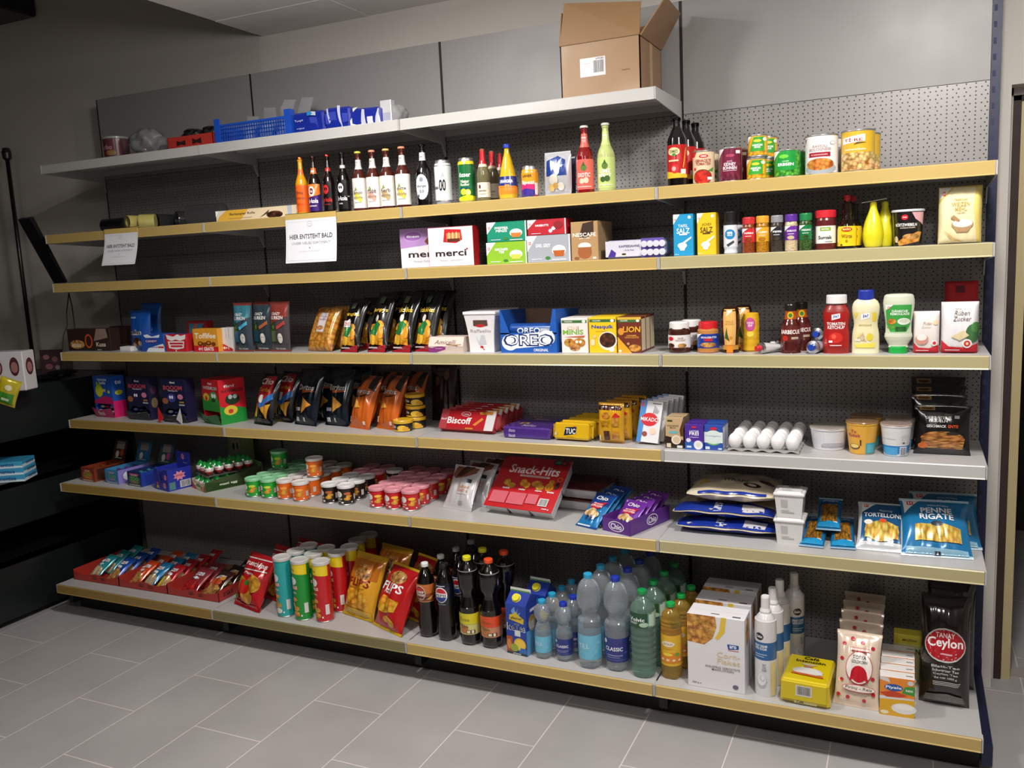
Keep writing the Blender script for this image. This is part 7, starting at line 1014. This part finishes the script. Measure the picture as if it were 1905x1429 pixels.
g = water('large green-tinted water bottle with green cap and label, %s', 1173, 1220, 1096, 1264, '0c9048', 'a8c4b4', [('r', 0, 0, .72, 1, '16482c'), ('r', .76, .1, .96, .9, 'b8d4c4'), ('t', 'Volvic', .36, .55, .26, 'eef4ee', .52, 1, .1), ('r', .1, .32, .4, .36, 'cdc'), ('r', .1, .24, .36, .28, 'cdc'), ('e', .6, .22, .15, .16, 'a8c8b0')], (.60, .77), VOL, 4, .096, .014, 'green-capped water bottles', body=('a8ccbe', 'pet'), caph=.05, capr=.38, rib=lambda a, r, z: r*(1-.02*cos(4*a)*(1 if z > .02 else 1)))
OIL = smooth([(0, .006), (.8, 0), (.97, .02), (1, .06), (.97, .09), (1, .12), (1, .15)], 2)+[(1, .6)]+[(1-.04*(k % 2), .62+.025*k) for k in range(7)]+smooth([(.9, .80), (.78, .86), (.44, .91), (.38, .93)], 3)
water('golden cooking oil bottle with green cap, %s', 1229, 1269, 1120, 1266, '18a048', 'dcac20', [('e', .42, .72, .26, .09, 'e8dcc8'), ('t', 'GOLD', .42, .72, .07, 'a87c2c', .36, 1, .2), ('t', 'Rapsöl', .4, .56, .07, 'c89820', .4), ('p', [(0, .1), (1, .1), (1, .38), (.5, .44), (0, .36)], 'd8801c'), ('e', .78, .38, .1, .06, '6c9c3c'), ('e', .4, .38, .2, .05, 'e8cc3c')]+[('e', .2+.22*k, .2, .06, .04, 'e8d8b0') for k in range(4)], (.19, .60), OIL, 3, .085, .016, 'cooking oil bottles', body=('f0c85c', 'pet'), caph=.055, capr=.42, nm='oil_bottle')
# cornflakes
g = G('F', 1279, 1386, 1148, vb=1284)
CFL = [('p', [(0, .62), (.3, .6), (.45, .7), (.52, .86), (.5, 1), (0, 1)], '~flake')]+[('p', [(.0+.62*sin(a_), 1.02-.5*cos(a_)) for a_ in [.9+.08*k for k in range(6)]]+[(.0+.68*sin(a_), 1.02-.54*cos(a_)) for a_ in [.9+.08*k for k in range(5, -1, -1)]], 'e0bc40'), ('p', [(.56, .78), (.6, 1), (.69, 1), (.66, .8), (.56, .7)], 'e0bc40'), ('p', [(.72, .58), (.9, .6), (.9, .65), (.7, .65)], '1c4c9c'), ('t', 'aro', .8, .62, .04, 'f0f4f8', .12, 1), ('r', .72, .568, .9, .575, 'c82c2c'), ('t', 'Corn-\nFlakes', .72, .45, .16, 'dcc49c', .4, .3), ('t', 'KNUSPRIG GERÖSTETE\nMAISFLOCKEN', .62, .30, .07, '5c5454', .6, .2), ('t', '750 g e', .16, .06, .025, '554', .16), ('e', .84, .08, .05, .03, '667')]
cf = carton('cornflakes_box', 'large white cornflakes box with flakes picture, first from the front', 'cereal box', g, .095, 'dfdde0', CFL, [('p', [(.2, .78), (.45, .98), (.75, .9), (.7, .66), (.4, .6)], '~flake')], top=[('r', 0, .49, 1, .50, 'b8b6b8'), ('r', .4, .2, .55, .26, '555'), ('r', .78, .12, .92, .2, '334')], n=3, lab='large white cornflakes box with flakes picture, %s', group='white cornflakes boxes', dy=.125, rz=-.02)
g = G('F', 1404, 1445, 1108, vb=1298, cyl=True); r_, h_ = g[2]/2, g[3]
t = thing('cream_can', 'white spray cream can with blue band, first from the front', 'spray can', (g[0], g[1]+r_, g[4]), 0, 'white spray cream cans'); pr = smooth([(.96*r_, 0), (r_, .004), (r_, h_*.70), (.9*r_, h_*.77), (.62*r_, h_*.82), (.5*r_, h_*.83)], 3); mb = MB(); mb.lathe(pr, ('d4d2d2', 'gloss'), 36); mb.obj('can_body', t)
mb = MB(); band(mb, pr, h_*.38, h_*.56, '1c5c94', [('t', 'SPRAY CREAM\nWITH SUGAR', .36, .72, .3, 'e8eef4', .5, 1), ('r', .14, .3, .6, .34, 'b8cce0'), ('r', .14, .18, .5, .22, 'b8cce0')]); mb.obj('front_label', t)
mb = MB(); band(mb, pr, .006, h_*.70, 'd6d4d4', [('e', .32, .88, .16, .055, '14161c'), ('t', 'Debic', .32, .88, .04, 'f0f0f0', .24, 1, .2), ('t', 'SILKY\nLONG\nWHIPS', .5, .42, .12, '8c98a4', .16), ('e', .4, .22, .2, .11, 'b0b4bc'), ('e', .4, .24, .17, .09, 'e0dfe0'), ('e', .44, .26, .1, .05, 'c0c4ca'), ('e', .45, .27, .07, .035, 'e0dfe0'), ('p', [(.75, 0), (.95, 0), (.95, .5), (.75, .5)], 'd8c890')], off=.0002); mb.obj('printed_can', t)
mb = MB(); mb.lathe([(.5*r_, h_*.82), (.52*r_, h_*.85), (.40*r_, h_*.88), (.40*r_, h_*.985), (.34*r_, h_), (0, h_)], ('dcdada', 'plastic'), 24, rf=lambda a, r, z: r*(1+.05*cos(8*a))); mb.obj('nozzle_cap', t)
rows(t, 3, .078, 'white spray cream can with blue band, %s', 'white spray cream cans', dx=.012); clone(t, (t.location.x+.062, t.location.y+.236, t.location.z), (0, 0, .9), 'white spray cream can with its navy side turned, right at the back', None)
# coffee brick lying down
xa, ya_, za = spot('F', 1498, 1316); w_, d_, h_ = .158, .19, .082
t = thing('coffee_pack', 'bright yellow vacuum coffee brick lying with barcode end forward', 'coffee pack', (xa, ya_+d_/2+.012, za), -.05); mb = MB(); cbox_mesh(mb, w_, d_, h_, ('dcc414', 'foil'), .008)
mb.v = [(p[0]*(1-.06*(p[2]/h_))+.0015*sin(60*p[1]), p[1]+.002*sin(50*p[0]), p[2]+(.0015*sin(45*p[0])*(p[2] > .04))) for p in mb.v]; art(mb, lambda X, Y, o: ((X-w_/2)*.9, Y-d_/2, h_+o+.002), w_, d_, [('t', 'Café', .5, .86, .10, '1c1810', .34, 1), ('t', 'Intención', .5, .74, .09, '1c1810', .66, 1), ('e', .5, .36, .34, .14, 'd8d4cc'), ('p', [(.2, .3), (.35, .5), (.68, .48), (.85, .28)], 'e8e4e0'), ('e', .48, .56, .1, .055, 'c88c64'), ('e', .48, .62, .17, .03, 'e0d4b8'), ('p', [(.15, .22), (.88, .18), (.86, .24), (.2, .28)], 'd0642c')], 'foil'); mb.obj('pack_body', t)
mb = MB(); cbox_mesh(mb, w_*.9, .012, h_*.78, ('d4bc10', 'foil'), .004, z0=h_*.2, y0=-d_/2-.004); art(mb, lambda X, Y, o: (X-w_/2, -d_/2-.0102-o, Y), w_, h_, [('r', .34, .42, .66, .86, 'd4d0c8'), ('bar', .37, .48, .63, .82)], 'foil'); mb.obj('folded_end', t)
mb = MB(); art(mb, lambda X, Y, o: (X-w_/2, -d_/2-.0005-o, Y), w_, h_, [('r', .3, .04, .75, .18, 'e0d48c'), ('t', 'Café', .42, .11, .1, '1c1810', .14, 1)], 'foil'); mb.obj('side_print', t)
# rice bags
RI = [('e', cx, cy, .05, .025, 'b82434') for cx, cy in ((.14, .82), (.6, .86), (.86, .8), (.1, .62), (.12, .34), (.9, .4), (.3, .12), (.7, .1), (.92, .2), (.06, .14), (.35, .9))]+[('r', .3, .74, .8, .785, 'c84454'), ('r', .31, .747, .79, .778, 'ead8cc'), ('e', .55, .52, .34, .22, 'c02434'), ('e', .55, .52, .325, .21, 'ece4dc'), ('t', 'TOSYA', .55, .66, .05, '2c2c2c', .34, .6), ('t', 'GOLDKORN', .55, .6, .04, '2c2c2c', .4, .6), ('e', .55, .44, .2, .11, 'c01c2c'), ('p', [(.32, .34), (.36, .48), (.74, .48), (.8, .34), (.6, .4), (.5, .4)], 'c01c2c'), ('e', .56, .25, .42, .05, 'c84454'), ('e', .56, .25, .405, .042, 'ece0d4'), ('t', 'Pirinç - Reis', .56, .25, .05, '2c2c30', .66, .2, .6)]
x, y, z = spot('F', 1591, 1326)
b = bag('rice_bag', 'cream rice bag with red blossoms and crest, first from the front', 'rice bag', (x, y+.035, z), .138, .235, .055, 'd8c4b0', RI, 'foil', lean=24, rz=-3, seed=151, wr=.07, group='red-dotted rice bags', s=.035)
for k in range(1, 5): clone(b, (b.location.x+.0*k, b.location.y+.085*k, b.location.z+.001), tuple(b.rotation_euler), f'cream rice bag with red blossoms and crest, {ordn(k)} from the front', 'red-dotted rice bags')
PI_ = [('p', [(0, .5), (1, .5), (1, 1), (0, 1)], 'e08424'), ('p', [(0, .58), (.4, .66), (.8, .56), (.6, .5), (.2, .48)], 'c03c1c'), ('p', [(0, .92), (.3, .86), (.25, .98), (0, 1)], 'd8d0cc'), ('e', .4, .74, .27, .09, '1c50a4'), ('t', 'Piyale', .4, .735, .09, 'f0f4f4', .46, 1, .2), ('p', [(.64, .62), (1, .58), (1, .82), (.72, .8)], '3c8c34'), ('t', 'REIS', .85, .7, .05, 'eee', .2), ('e', .88, .9, .09, .06, 'c8ccd0'), ('p', [(0, 0), (1, 0), (1, .46), (0, .42)], 'd8a41c'), ('e', .7, .22, .36, .14, 'dcdcda'), ('e', .7, .26, .28, .07, 'ece8e0'), ('e', .15, .08, .12, .05, 'e8dcb8')]
g = G('F', 1636, 1701, 1262, vb=1333)
carton('flour_box', 'small yellow pudding flour box with bowl, first from the front', 'flour box', g, .045, 'dcd8d4', PI_, [('r', 0, 0, 1, .5, 'd0a83c'), ('r', 0, .5, 1, .9, '3c8434')], top=[('r', .75, .4, .95, .5, '555')], n=5, lab='small yellow pudding flour box with bowl, %s', group='pudding flour boxes', dy=.050, rz=.03)
g2 = list(G('F', 1662, 1722, 1182, Y=g[1]+.27)); carton('starch_box', 'tall pale yellow starch box behind the pudding flour boxes', 'starch box', g2, .05, 'd8c83c', [('r', 0, 0, 1, .74, 'd0cc90'), ('t', 'MAIZENA', .5, .88, .05, '2c2818', .46, 1), ('t', 'MAIZENA', .55, .64, .12, '14120e', .84, 1), ('r', 0, .77, 1, .79, 'e8e0b0')])
# loose tea in a dark clear pack
g = G('F', 1711, 1808, 1140, vb=1328)
CE = [('e', .5, .56, .45, .155, 'c8c4c4'), ('e', .5, .56, .43, .14, 'a81824'), ('t', 'TANAY', .5, .65, .045, 'e8d8d8', .42, .6), ('t', 'Ceylon', .5, .575, .11, 'f0e8e8', .78, 1), ('r', .4, .475, .66, .49, 'd8a0a8')]+[('t', s_, .52, .37-.035*k, .024, 'c8c4c4', .62-.04*k, .6) for k, s_ in enumerate(['Blatt-Tee', 'Schwarzer Tee', 'Ceylon Tea', 'thé noir 1000 g'])]+[('r', .25, .225-.014*k, .85-.02*k, .232-.014*k, 'a8a4a4') for k in range(3)]+[('p', [(.05, .04), (.95, .04), (.9, .1), (.55, .12), (.1, .1)], '5c5854')]
b = bag('tea_bag', 'large dark clear bag of loose black tea with red oval label', 'tea bag', (g[0], g[1]+.06, g[4]), g[2], g[3]*1.04, .10, '221a18', CE, 'liquid', lean=13, rz=-2, seed=161, wr=.05, s=.02, flat=.5, pinch=.03)
clone(b, (b.location.x+.02, b.location.y+.13, b.location.z), tuple(b.rotation_euler), 'dark clear bag of loose black tea standing behind the labelled one', None)
# ================================================================== top row: candy tub, clear bags, crate, tissue packs, open cardboard box
zT = LV['T']
g = G('T', 192, 243, 256, -.26, cyl=True); t, r, h = rnd_thing('candy_tub', 'clear round candy tub with dark red print, far left on top', 'tub', g, g[2], g[3]); pr = [(r*.88, 0), (r*.92, .004), (r, h*.9)]
mb = MB(); mb.lathe(pr, ('5c3438', 'gloss'), 32); mb.obj('tub_body', t); mb = MB(); band(mb, pr, h*.1, h*.86, '5a2c34', [('t', 'haribo', .45, .6, .24, 'b8808c', .5, 1, .3), ('e', .3, .3, .16, .16, '8c1c28'), ('e', .65, .3, .18, .14, '8c6c3c')]); mb.obj('printed_sleeve', t)
mb = MB(); mb.lathe([(r*1.02, h*.9), (r*1.05, h*.92), (r*1.05, h*.98), (r, h), (0, h)], ('8c8c8c', 'plastic'), 32); mb.obj('tub_lid', t)
def crumple(name, label, cat, x, y, z, w, d, h, mat, seed, p=2.2, am=.14, n=16, group=None):
    rr = random.Random(seed); ph = [rr.uniform(0, 6.3) for _ in range(8)]; mb = MB()
    def P(u, v):
        a, b = 2*pi*u, pi*v; c = (sin(b)*cos(a), sin(b)*sin(a), -cos(b)); q = 1+am*(sin(5*a+3*b+ph[0])+sin(9*a-7*b+ph[1])*.6+sin(13*b+4*a+ph[2])*.6)*sin(b)
        f = lambda s, k: (abs(s)**(2/p))*(1 if s > 0 else -1); return (f(c[0], 0)*w/2*q, f(c[1], 0)*d/2*q, max(0, h/2+f(c[2], 0)*h/2*(1+am*sin(7*a+ph[3])*sin(b))))
    mb.grid(P, 2*n, n, mat); o = mb.obj(name); o.location = (x, y, z); tag(o, label, cat, group); return o
x, y, z = pt('T', 280, -.24); crumple('clear_bag', 'crumpled clear plastic bag with snacks beside the red carton', 'plastic bag', x, y, z, .15, .14, .125, ('8c8c8e', 'frost'), 3); crumple('loose_sweets', 'small pale sweets packed inside the clear plastic bag', 'sweets', x, y, z+.001, .10, .09, .05, ('6c5c50', 'gloss'), 5)
xA, xB = xat(312, -.30, zT+.03), xat(396, -.30, zT+.03); t = thing('carton_tray', 'dark red open carton with black printed marks on top shelf', 'carton', ((xA+xB)/2, -.30+.09, zT)); a = (xB-xA)/2; mb = MB()
mb.box(-a, a, -.09, .09, 0, .002, RC); mb.box(-a, a, -.09, -.088, 0, .058, RC); mb.box(-a, -a+.002, -.09, .09, 0, .058, RC); mb.box(a-.002, a, -.09, .09, 0, .058, RC); mb.box(-a, a, .088, .09, 0, .058, RC)
art(mb, lambda X, Y, o: (X-a, -.09-o, Y), 2*a, .058, [('p', [(.2, .3), (.2, .7), (.3, .6), (.4, .7), (.4, .3), (.3, .4)], '2c1414'), ('p', [(.55, .3), (.55, .75), (.65, .6), (.75, .75), (.75, .3), (.65, .4)], '2c1414')]); mb.obj('cardboard_tray', t)
for k in range(2): crumple('black_bag', f'black crumpled bag lying in the dark red carton, {["left", "right"][k]} one', 'bag', xA+.07+.11*k, -.2, zT+.003, .1, .13, .1, ('151515', 'foil'), 11+k, group='black bags in the carton')
# blue lattice crate
xA, xB = xat(400, -.31, zT+.04), xat(541, -.31, zT+.04); t = thing('plastic_crate', 'bright blue lattice plastic crate full of clear cutlery bags', 'crate', ((xA+xB)/2, -.31+.14, zT)); a, b, H = (xB-xA)/2, .14, .095; BC = ('1a49b0', 'plastic')
mb = MB(); mb.box(-a, a, -b, b, 0, .004, BC); mb.obj('crate_floor', t)
for k, (ax, c) in enumerate([('x', -b), ('x', b-.004), ('y', -a), ('y', a-.004)]):
    mb = MB(); L_ = a if ax == 'x' else b; n = int(2*L_/.0125)
    def bx(p0, p1, z0, z1, e=0):
        if ax == 'x': mb.box(p0, p1, c-e, c+.004+e, z0, z1, BC)
        else: mb.box(c-e, c+.004+e, p0, p1, z0, z1, BC)
    bx(-L_, L_, 0, .012); bx(-L_, L_, H*.75, H*.86); bx(-L_, -L_+.03, 0, H+.012, .001); bx(L_-.03, L_, 0, H+.012, .001)
    for q in range(n+1): p = -L_+2*L_*q/n; bx(max(-L_, p-.0022), min(L_, p+.0022), .01, H*.78)
    for zz in (.026, .042, .058): bx(-L_, L_, zz, zz+.0045)
    mb.obj('lattice_side', t)
for k in range(6):
    xx = xA+.075+.05*k; mb = MB(); w_, h_ = .075, .12+.012*k; mb.grid(lambda u, v: ((u-.5)*w_, .006*sin(9*v+k)+.01*v, v*h_), 6, 8, ('b8b8bc', 'frost')); mb.grid(lambda u, v: ((.5-u)*w_, .004+.006*sin(9*v+k)+.01*v, v*h_), 6, 8, ('b8b8bc', 'frost')); mb.box(-w_*.2, w_*.25, -.001, .012, .01, .07, ('c4c2be', 'gloss'))
    o = mb.obj('cutlery_bag'); o.location = (xx, -.19+.05*(k % 2), zT+.01); o.rotation_euler = (-.1, .12, -.2); tag(o, f'clear cutlery bag in the blue crate, {ordn(k)} from the left', 'cutlery bag', 'cutlery bags in the crate')
# tissue packs
TB = ('1b2c94', 'foil')
def tissue(label, uL, uR, vt, rz, seed, spec, Y=-.30, mat='1b2c94'):
    g = G('T', uL, uR, vt, Y); mb = MB(); w_, h_ = g[2], g[3]; cbox_mesh(mb, w_, .10, h_, (mat, 'foil'), .008); k0 = len(mb.v); art(mb, lambda X, Y_, o: (X-w_/2, -.05-o-.0008, Y_), w_, h_, spec, 'foil', L=.02)
    mb.v = [(p[0]+.003*sin(50*p[2]+seed), p[1]+.003*sin(40*p[0]+seed)*sin(60*p[2]), p[2]+(.004*sin(45*p[0]+seed) if p[2] > h_*.6 else 0)) for p in mb.v]; o = mb.obj('tissue_pack'); o.location = (g[0], Y+.05, g[4]); o.rotation_euler = (0, 0, rz); tag(o, label, 'tissue pack'); return o
tissue('long royal blue tissue pack right beside the blue crate', 546, 602, 206, 0, 1, [('t', 'Tempo', .2, .62, .16, 'c8ccE8'.lower(), .28, 1, .3), ('t', 'original', .22, .26, .09, 'a8aee0', .24, 1, .3), ('r', .5, .74, .78, .9, '2c8cd0'), ('r', .64, .74, .78, .9, 'c8ccd8'), ('r', .56, .2, .8, .66, '3c4cb4')])
tissue('royal blue tissue pack with white print and glossy folds', 604, 650, 198, 0, 2, [('r', .06, .3, .5, .75, '3c4cb4'), ('p', [(.1, .95), (.2, .3), (.26, .3), (.18, .95)], 'c0c4e0'), ('p', [(.55, 1), (.62, .1), (.7, .1), (.66, 1)], 'c8cce8'), ('r', .74, .3, .96, .7, '3c4cb4')])
tissue('torn blue and white tissue pack with packets showing', 652, 706, 200, 0, 3, [('p', [(0, 0), (.35, 0), (.3, .5), (.1, .6), (0, .4)], 'dcdce0'), ('p', [(.35, 0), (.42, .9), (.5, .9), (.55, 0)], 'c8ccdc'), ('r', .6, .1, .8, .5, 'd8dae4'), ('p', [(.85, 0), (.95, .9), (1, .9), (1, 0)], 'c4c8d4'), ('p', [(.12, .8), (.3, 1), (.1, 1)], 'dcdce0')])
x, y, z = pt('T', 738, -.22); crumple('clear_wrapper', 'clear torn wrapper with grey-white tissue packets at its end', 'wrapper', x, y, z, .09, .1, .085, ('b0b0b0', 'frost'), 21, am=.08); carton('tissue_packet', 'single grey-white tissue packet poking out of the torn wrapper', 'tissue packet', (x-.012, -.275, .05, .095, z), .03, 'c8c8ca', [('r', .1, .2, .9, .5, 'a8acbc')], fin='foil')
# open cardboard box
KR = ('94734f', 'card'); g = G('T', 1043.5, 1191.5, 76, -.31); w_, h_, D_ = g[2], g[3], .27; a, b = w_/2, D_/2
t = thing('cardboard_box', 'large open brown cardboard box with white barcode label on top shelf', 'cardboard box', (g[0], g[1]+b, g[4])); KRI = ('8c6a48', 'card'); th = .004
def mk(nm, fn): 
    global mb
    mb = MB(); fn(); mb.obj(nm, t)
mk('box_front', lambda: (mb.box(-a, a, -b, -b+th, 0, h_, KR), art(mb, lambda X, Y, o: (X-a, -b-o, Y), w_, h_, [('r', .25, .38, .57, .72, 'd4d2d6'), ('bar', .42, .44, .55, .66), ('t', '679280', .5, .69, .03, '444', .1), ('r', .27, .62, .38, .625, 'a8a8ac'), ('t', '~~', .82, .42, .03, '6c4424', .1)])))
mk('box_back', lambda: mb.box(-a, a, b-th, b, 0, h_, KR)); mk('box_side', lambda: mb.box(-a, -a+th, -b, b, 0, h_, KR)); mk('box_side', lambda: (mb.box(a-th, a, -b, b, 0, h_, ('8c6a48', 'card')), mb.box(a, a+.0008, -b+.12, -b+.15, 0, h_, ('b08c64', 'gloss')))); mk('box_bottom', lambda: mb.box(-a, a, -b, b, 0, th, KR))
def flap(nm, P, m=KR):
    def f():
        n = (Vector(P[1])-Vector(P[0])).cross(Vector(P[3])-Vector(P[0])).normalized()*th; Q = [tuple(Vector(p)+n) for p in P]; mb.add(list(P)+Q, [(0, 1, 2, 3), (7, 6, 5, 4), (0, 4, 5, 1), (1, 5, 6, 2), (2, 6, 7, 3), (3, 7, 4, 0)], m)
    mk(nm, f)
flap('box_flap', [(-a, -b, h_), (a, -b, h_), (a-.004, -b+.04, h_+.115), (-a+.01, -b+.035, h_+.15)], ('8c6c4a', 'card')); flap('box_flap', [(a, b, h_), (-a, b, h_), (-a, b+.03, h_+.1), (a, b+.03, h_+.1)]); flap('box_flap', [(a, -b, h_), (a, b, h_), (a+.075, b-.01, h_+.115), (a+.085, -b+.02, h_+.115)], KRI); flap('box_flap', [(-a, b, h_), (-a, -b, h_), (-a-.0, -b+.03, h_+.12), (-a-.0, b-.03, h_+.12)])
# ================================================================== dark counter at the left and what stands on it
CB = ('14191b', 'paint'); xf = -.12
t = thing('sales_counter', 'dark grey stepped sales counter running along the left side', 'counter', (-.5, -1.6, 0)); ox, oy = .5, 1.6
def cb(nm, x0, x1, y0, y1, z0, z1, m=CB): q = MB(); q.box(x0+ox, x1+ox, y0+oy, y1+oy, z0, z1, m); q.obj(nm, t)
cb('counter_top', -.95, xf, -3.0, .08, 1.10, 1.13); cb('upper_front', xf-.03, xf, -3.0, .08, .885, 1.10); cb('middle_front', xf-.03, xf, -3.0, .08, .47, .68); cb('lower_front', xf-.03, xf, -3.0, .08, .03, .31)
cb('display_shelf', -.6, xf, -3.0, .08, .66, .68, ('0d1011', 'paint')); cb('display_shelf', -.6, xf, -3.0, .08, .29, .31, ('0d1011', 'paint')); cb('rear_panel', -.95, -.6, -3.0, .08, .0, 1.10, ('0a0c0d', 'paint')); cb('end_panel', -.95, xf, .06, .08, 0, 1.13); cb('toe_kick', xf-.06, xf-.03, -3.0, .08, 0, .05, ('08090a', 'matte'))
zt = 1.1305
def onc(u, v, z=zt): p = at(u, v, 2, z); return p.x, p.y
x, y = -.30, -.62
# mint boxes in the recess
for k, (X, Y, dz) in enumerate([(-.20, -.665, 0), (-.21, -.66, .032), (-.22, -.655, .064)]):
    carton('mint_box', 'light blue mint roll box in the counter recess, '+['bottom of three', 'middle of three', 'top of three'][k], 'mint box', (X, Y-.0, .16, .031, .681+dz), .14, '3c9cc8', [('p', [(0, 0), (1, 0), (1, .3), (0, .5)], 'd8e8f0'), ('t', 'mentos', .5, .5, .5, '1c3c7c', .5, 1)], right=[('p', [(0, 0), (1, 0), (1, .35), (0, .5)], 'dce8f0'), ('t', 'mentos', .6, .5, .5, '1c2c54', .6, 1)], rz=.55)
# white dispenser with oval windows
t = thing('card_dispenser', 'white cardboard dispenser with round sweet windows on the counter', 'dispenser', (onc(22, 728)[0]-.03, onc(22, 728)[1]+.04, zt), .35); mb = MB(); cbox_mesh(mb, .17, .09, .185, ('c9c6c8', 'card'), .004)
box_art(mb, .17, .09, .185, [('e', .25, .6, .14, .2, '5c2c34'), ('e', .25, .6, .1, .14, 'a87c7c'), ('e', .74, .62, .14, .24, '4c2428'), ('e', .74, .6, .1, .14, '9c6c6c'), ('r', .55, .2, .9, .24, 'aaa')], [('e', .5, .6, .3, .22, '4c2428'), ('e', .5, .58, .2, .13, 'a86c70')]); mb.obj('box_body', t)
bag('candy_bag', 'small yellow-green candy bag hanging over the counter edge', 'candy bag', (onc(12, 738)[0]+.02, onc(12, 738)[1]-.03, 1.10), .09, .13, .03, 'b8a81c', [('p', [(.1, .1), (.9, .1), (.9, .5), (.1, .5)], '3c8c24'), ('r', .3, .2, .7, .3, 'dde4c8'), ('e', .5, .7, .2, .1, 'e0d8b0')], 'foil', lean=-14, rz=40, ry=25, seed=171, tilt_settle=False)
carton('picture_card', 'small dark picture card with pink pattern at the counter rear', 'card', (onc(78, 698)[0], onc(78, 698)[1]+.04, .12, .13, zt), .02, '4c3438', [('e', .3, .7, .15, .1, 'a87078'), ('e', .7, .6, .14, .12, '8c5c60'), ('e', .4, .3, .18, .12, '98686c'), ('e', .8, .25, .12, .1, 'a08084')], rz=.35)
t = thing('serving_dish', 'low clear round dish lying on the counter beside the dispenser', 'dish', (*onc(82, 708), zt)); mb = MB(); mb.lathe([(.05, 0), (.07, .003), (.09, .02), (.087, .021), (.068, .006), (0, .004)], ('8c9094', 'glass'), 32); mb.obj('dish_bowl', t)
crumple('dark_cloth', 'black crumpled cloth lying on the counter beside the dish', 'cloth', onc(122, 697)[0], onc(122, 697)[1]-.02, zt, .13, .12, .03, ('0b0b0c', 'matte'), 31)
# pole with its knob and thin wire
t = thing('metal_pole', 'thin dark upright pole with knob against the left wall', 'pole', (-.70, -.02, 0)); mb = MB(); mb.tube([(0, 0, 1.131), (0, 0, 2.30)], .011, ('120e0d', 'paint')); mb.obj('pole_tube', t); mb = MB(); mb.lathe([(.012, 2.29), (.022, 2.30), (.024, 2.33), (.018, 2.355), (0, 2.36)], ('1a1513', 'paint'), 20); mb.obj('pole_knob', t)
mb = MB(); mb.tube([(-.012, 0, 2.33), (-.10, -.05, 2.36), (-.25, -.12, 2.43)], .0016, ('15110f', 'matte')); mb.obj('wire', t)
# flat black screen seen edge-on, its bracket and its cable loop
t = thing('wall_screen', 'flat black tablet screen tilted at the left end of the shelves', 'screen', (-.03, -.33, 1.62)); T1, T2 = at(62, 403, 0, -.035), at(126, 524, 0, -.035)
P1, P2 = Vector((T1.x+.03, T1.y+.33, T1.z-1.62)), Vector((T2.x+.03, T2.y+.33, T2.z-1.62)); d = (P2-P1).normalized(); nrm = Vector((0, -d.z, d.y)); mb = MB()
A = [P1, P2, P2-nrm*.014, P1-nrm*.022]; mb.add([tuple(p) for p in A]+[tuple(p+Vector((-.085, 0, 0))) for p in A], [(0, 1, 2, 3), (7, 6, 5, 4), (0, 4, 5, 1), (1, 5, 6, 2), (2, 6, 7, 3), (3, 7, 4, 0)], ('0e0d0e', 'paint')); mb.obj('screen_panel', t)
mb = MB(); mb.box(-.03, .025, .02, .10, .21, .225, ('131213', 'paint')); mb.obj('screen_bracket', t)
pts = [at(u, v, 0, -.04) for u, v in ((128, 545), (124, 580), (125, 605), (118, 625), (116, 655), (112, 690))]; mb = MB(); mb.tube([(p.x, p.y, p.z) for p in pts], .0028, ('0c0c0c', 'matte')); pts = [at(u, v, 0, -.04) for u, v in ((128, 545), (134, 570), (138, 600), (140, 630))]; mb.tube([(p.x, p.y, p.z) for p in pts], .0028, ('0c0c0c', 'matte')); o = mb.obj('power_cable'); tag(o, 'thin black cable looping down from the tilted screen', 'cable')
# box mounted high in the corner
t = thing('wall_speaker', 'black box-shaped speaker mounted high on the left wall', 'speaker', (-.72, .0, 3.03)); mb = MB(); cbox_mesh(mb, .45, .22, .3, ('130e0e', 'plastic'), .01); mb.obj('speaker_case', t); mb = MB(); mb.box(-.05, .2, -.115, -.11, .02, .06, ('2a2626', 'gloss')); mb.box(.0, .06, .1, .12, .1, .2, ('130e0e', 'plastic')); mb.obj('front_trim', t)
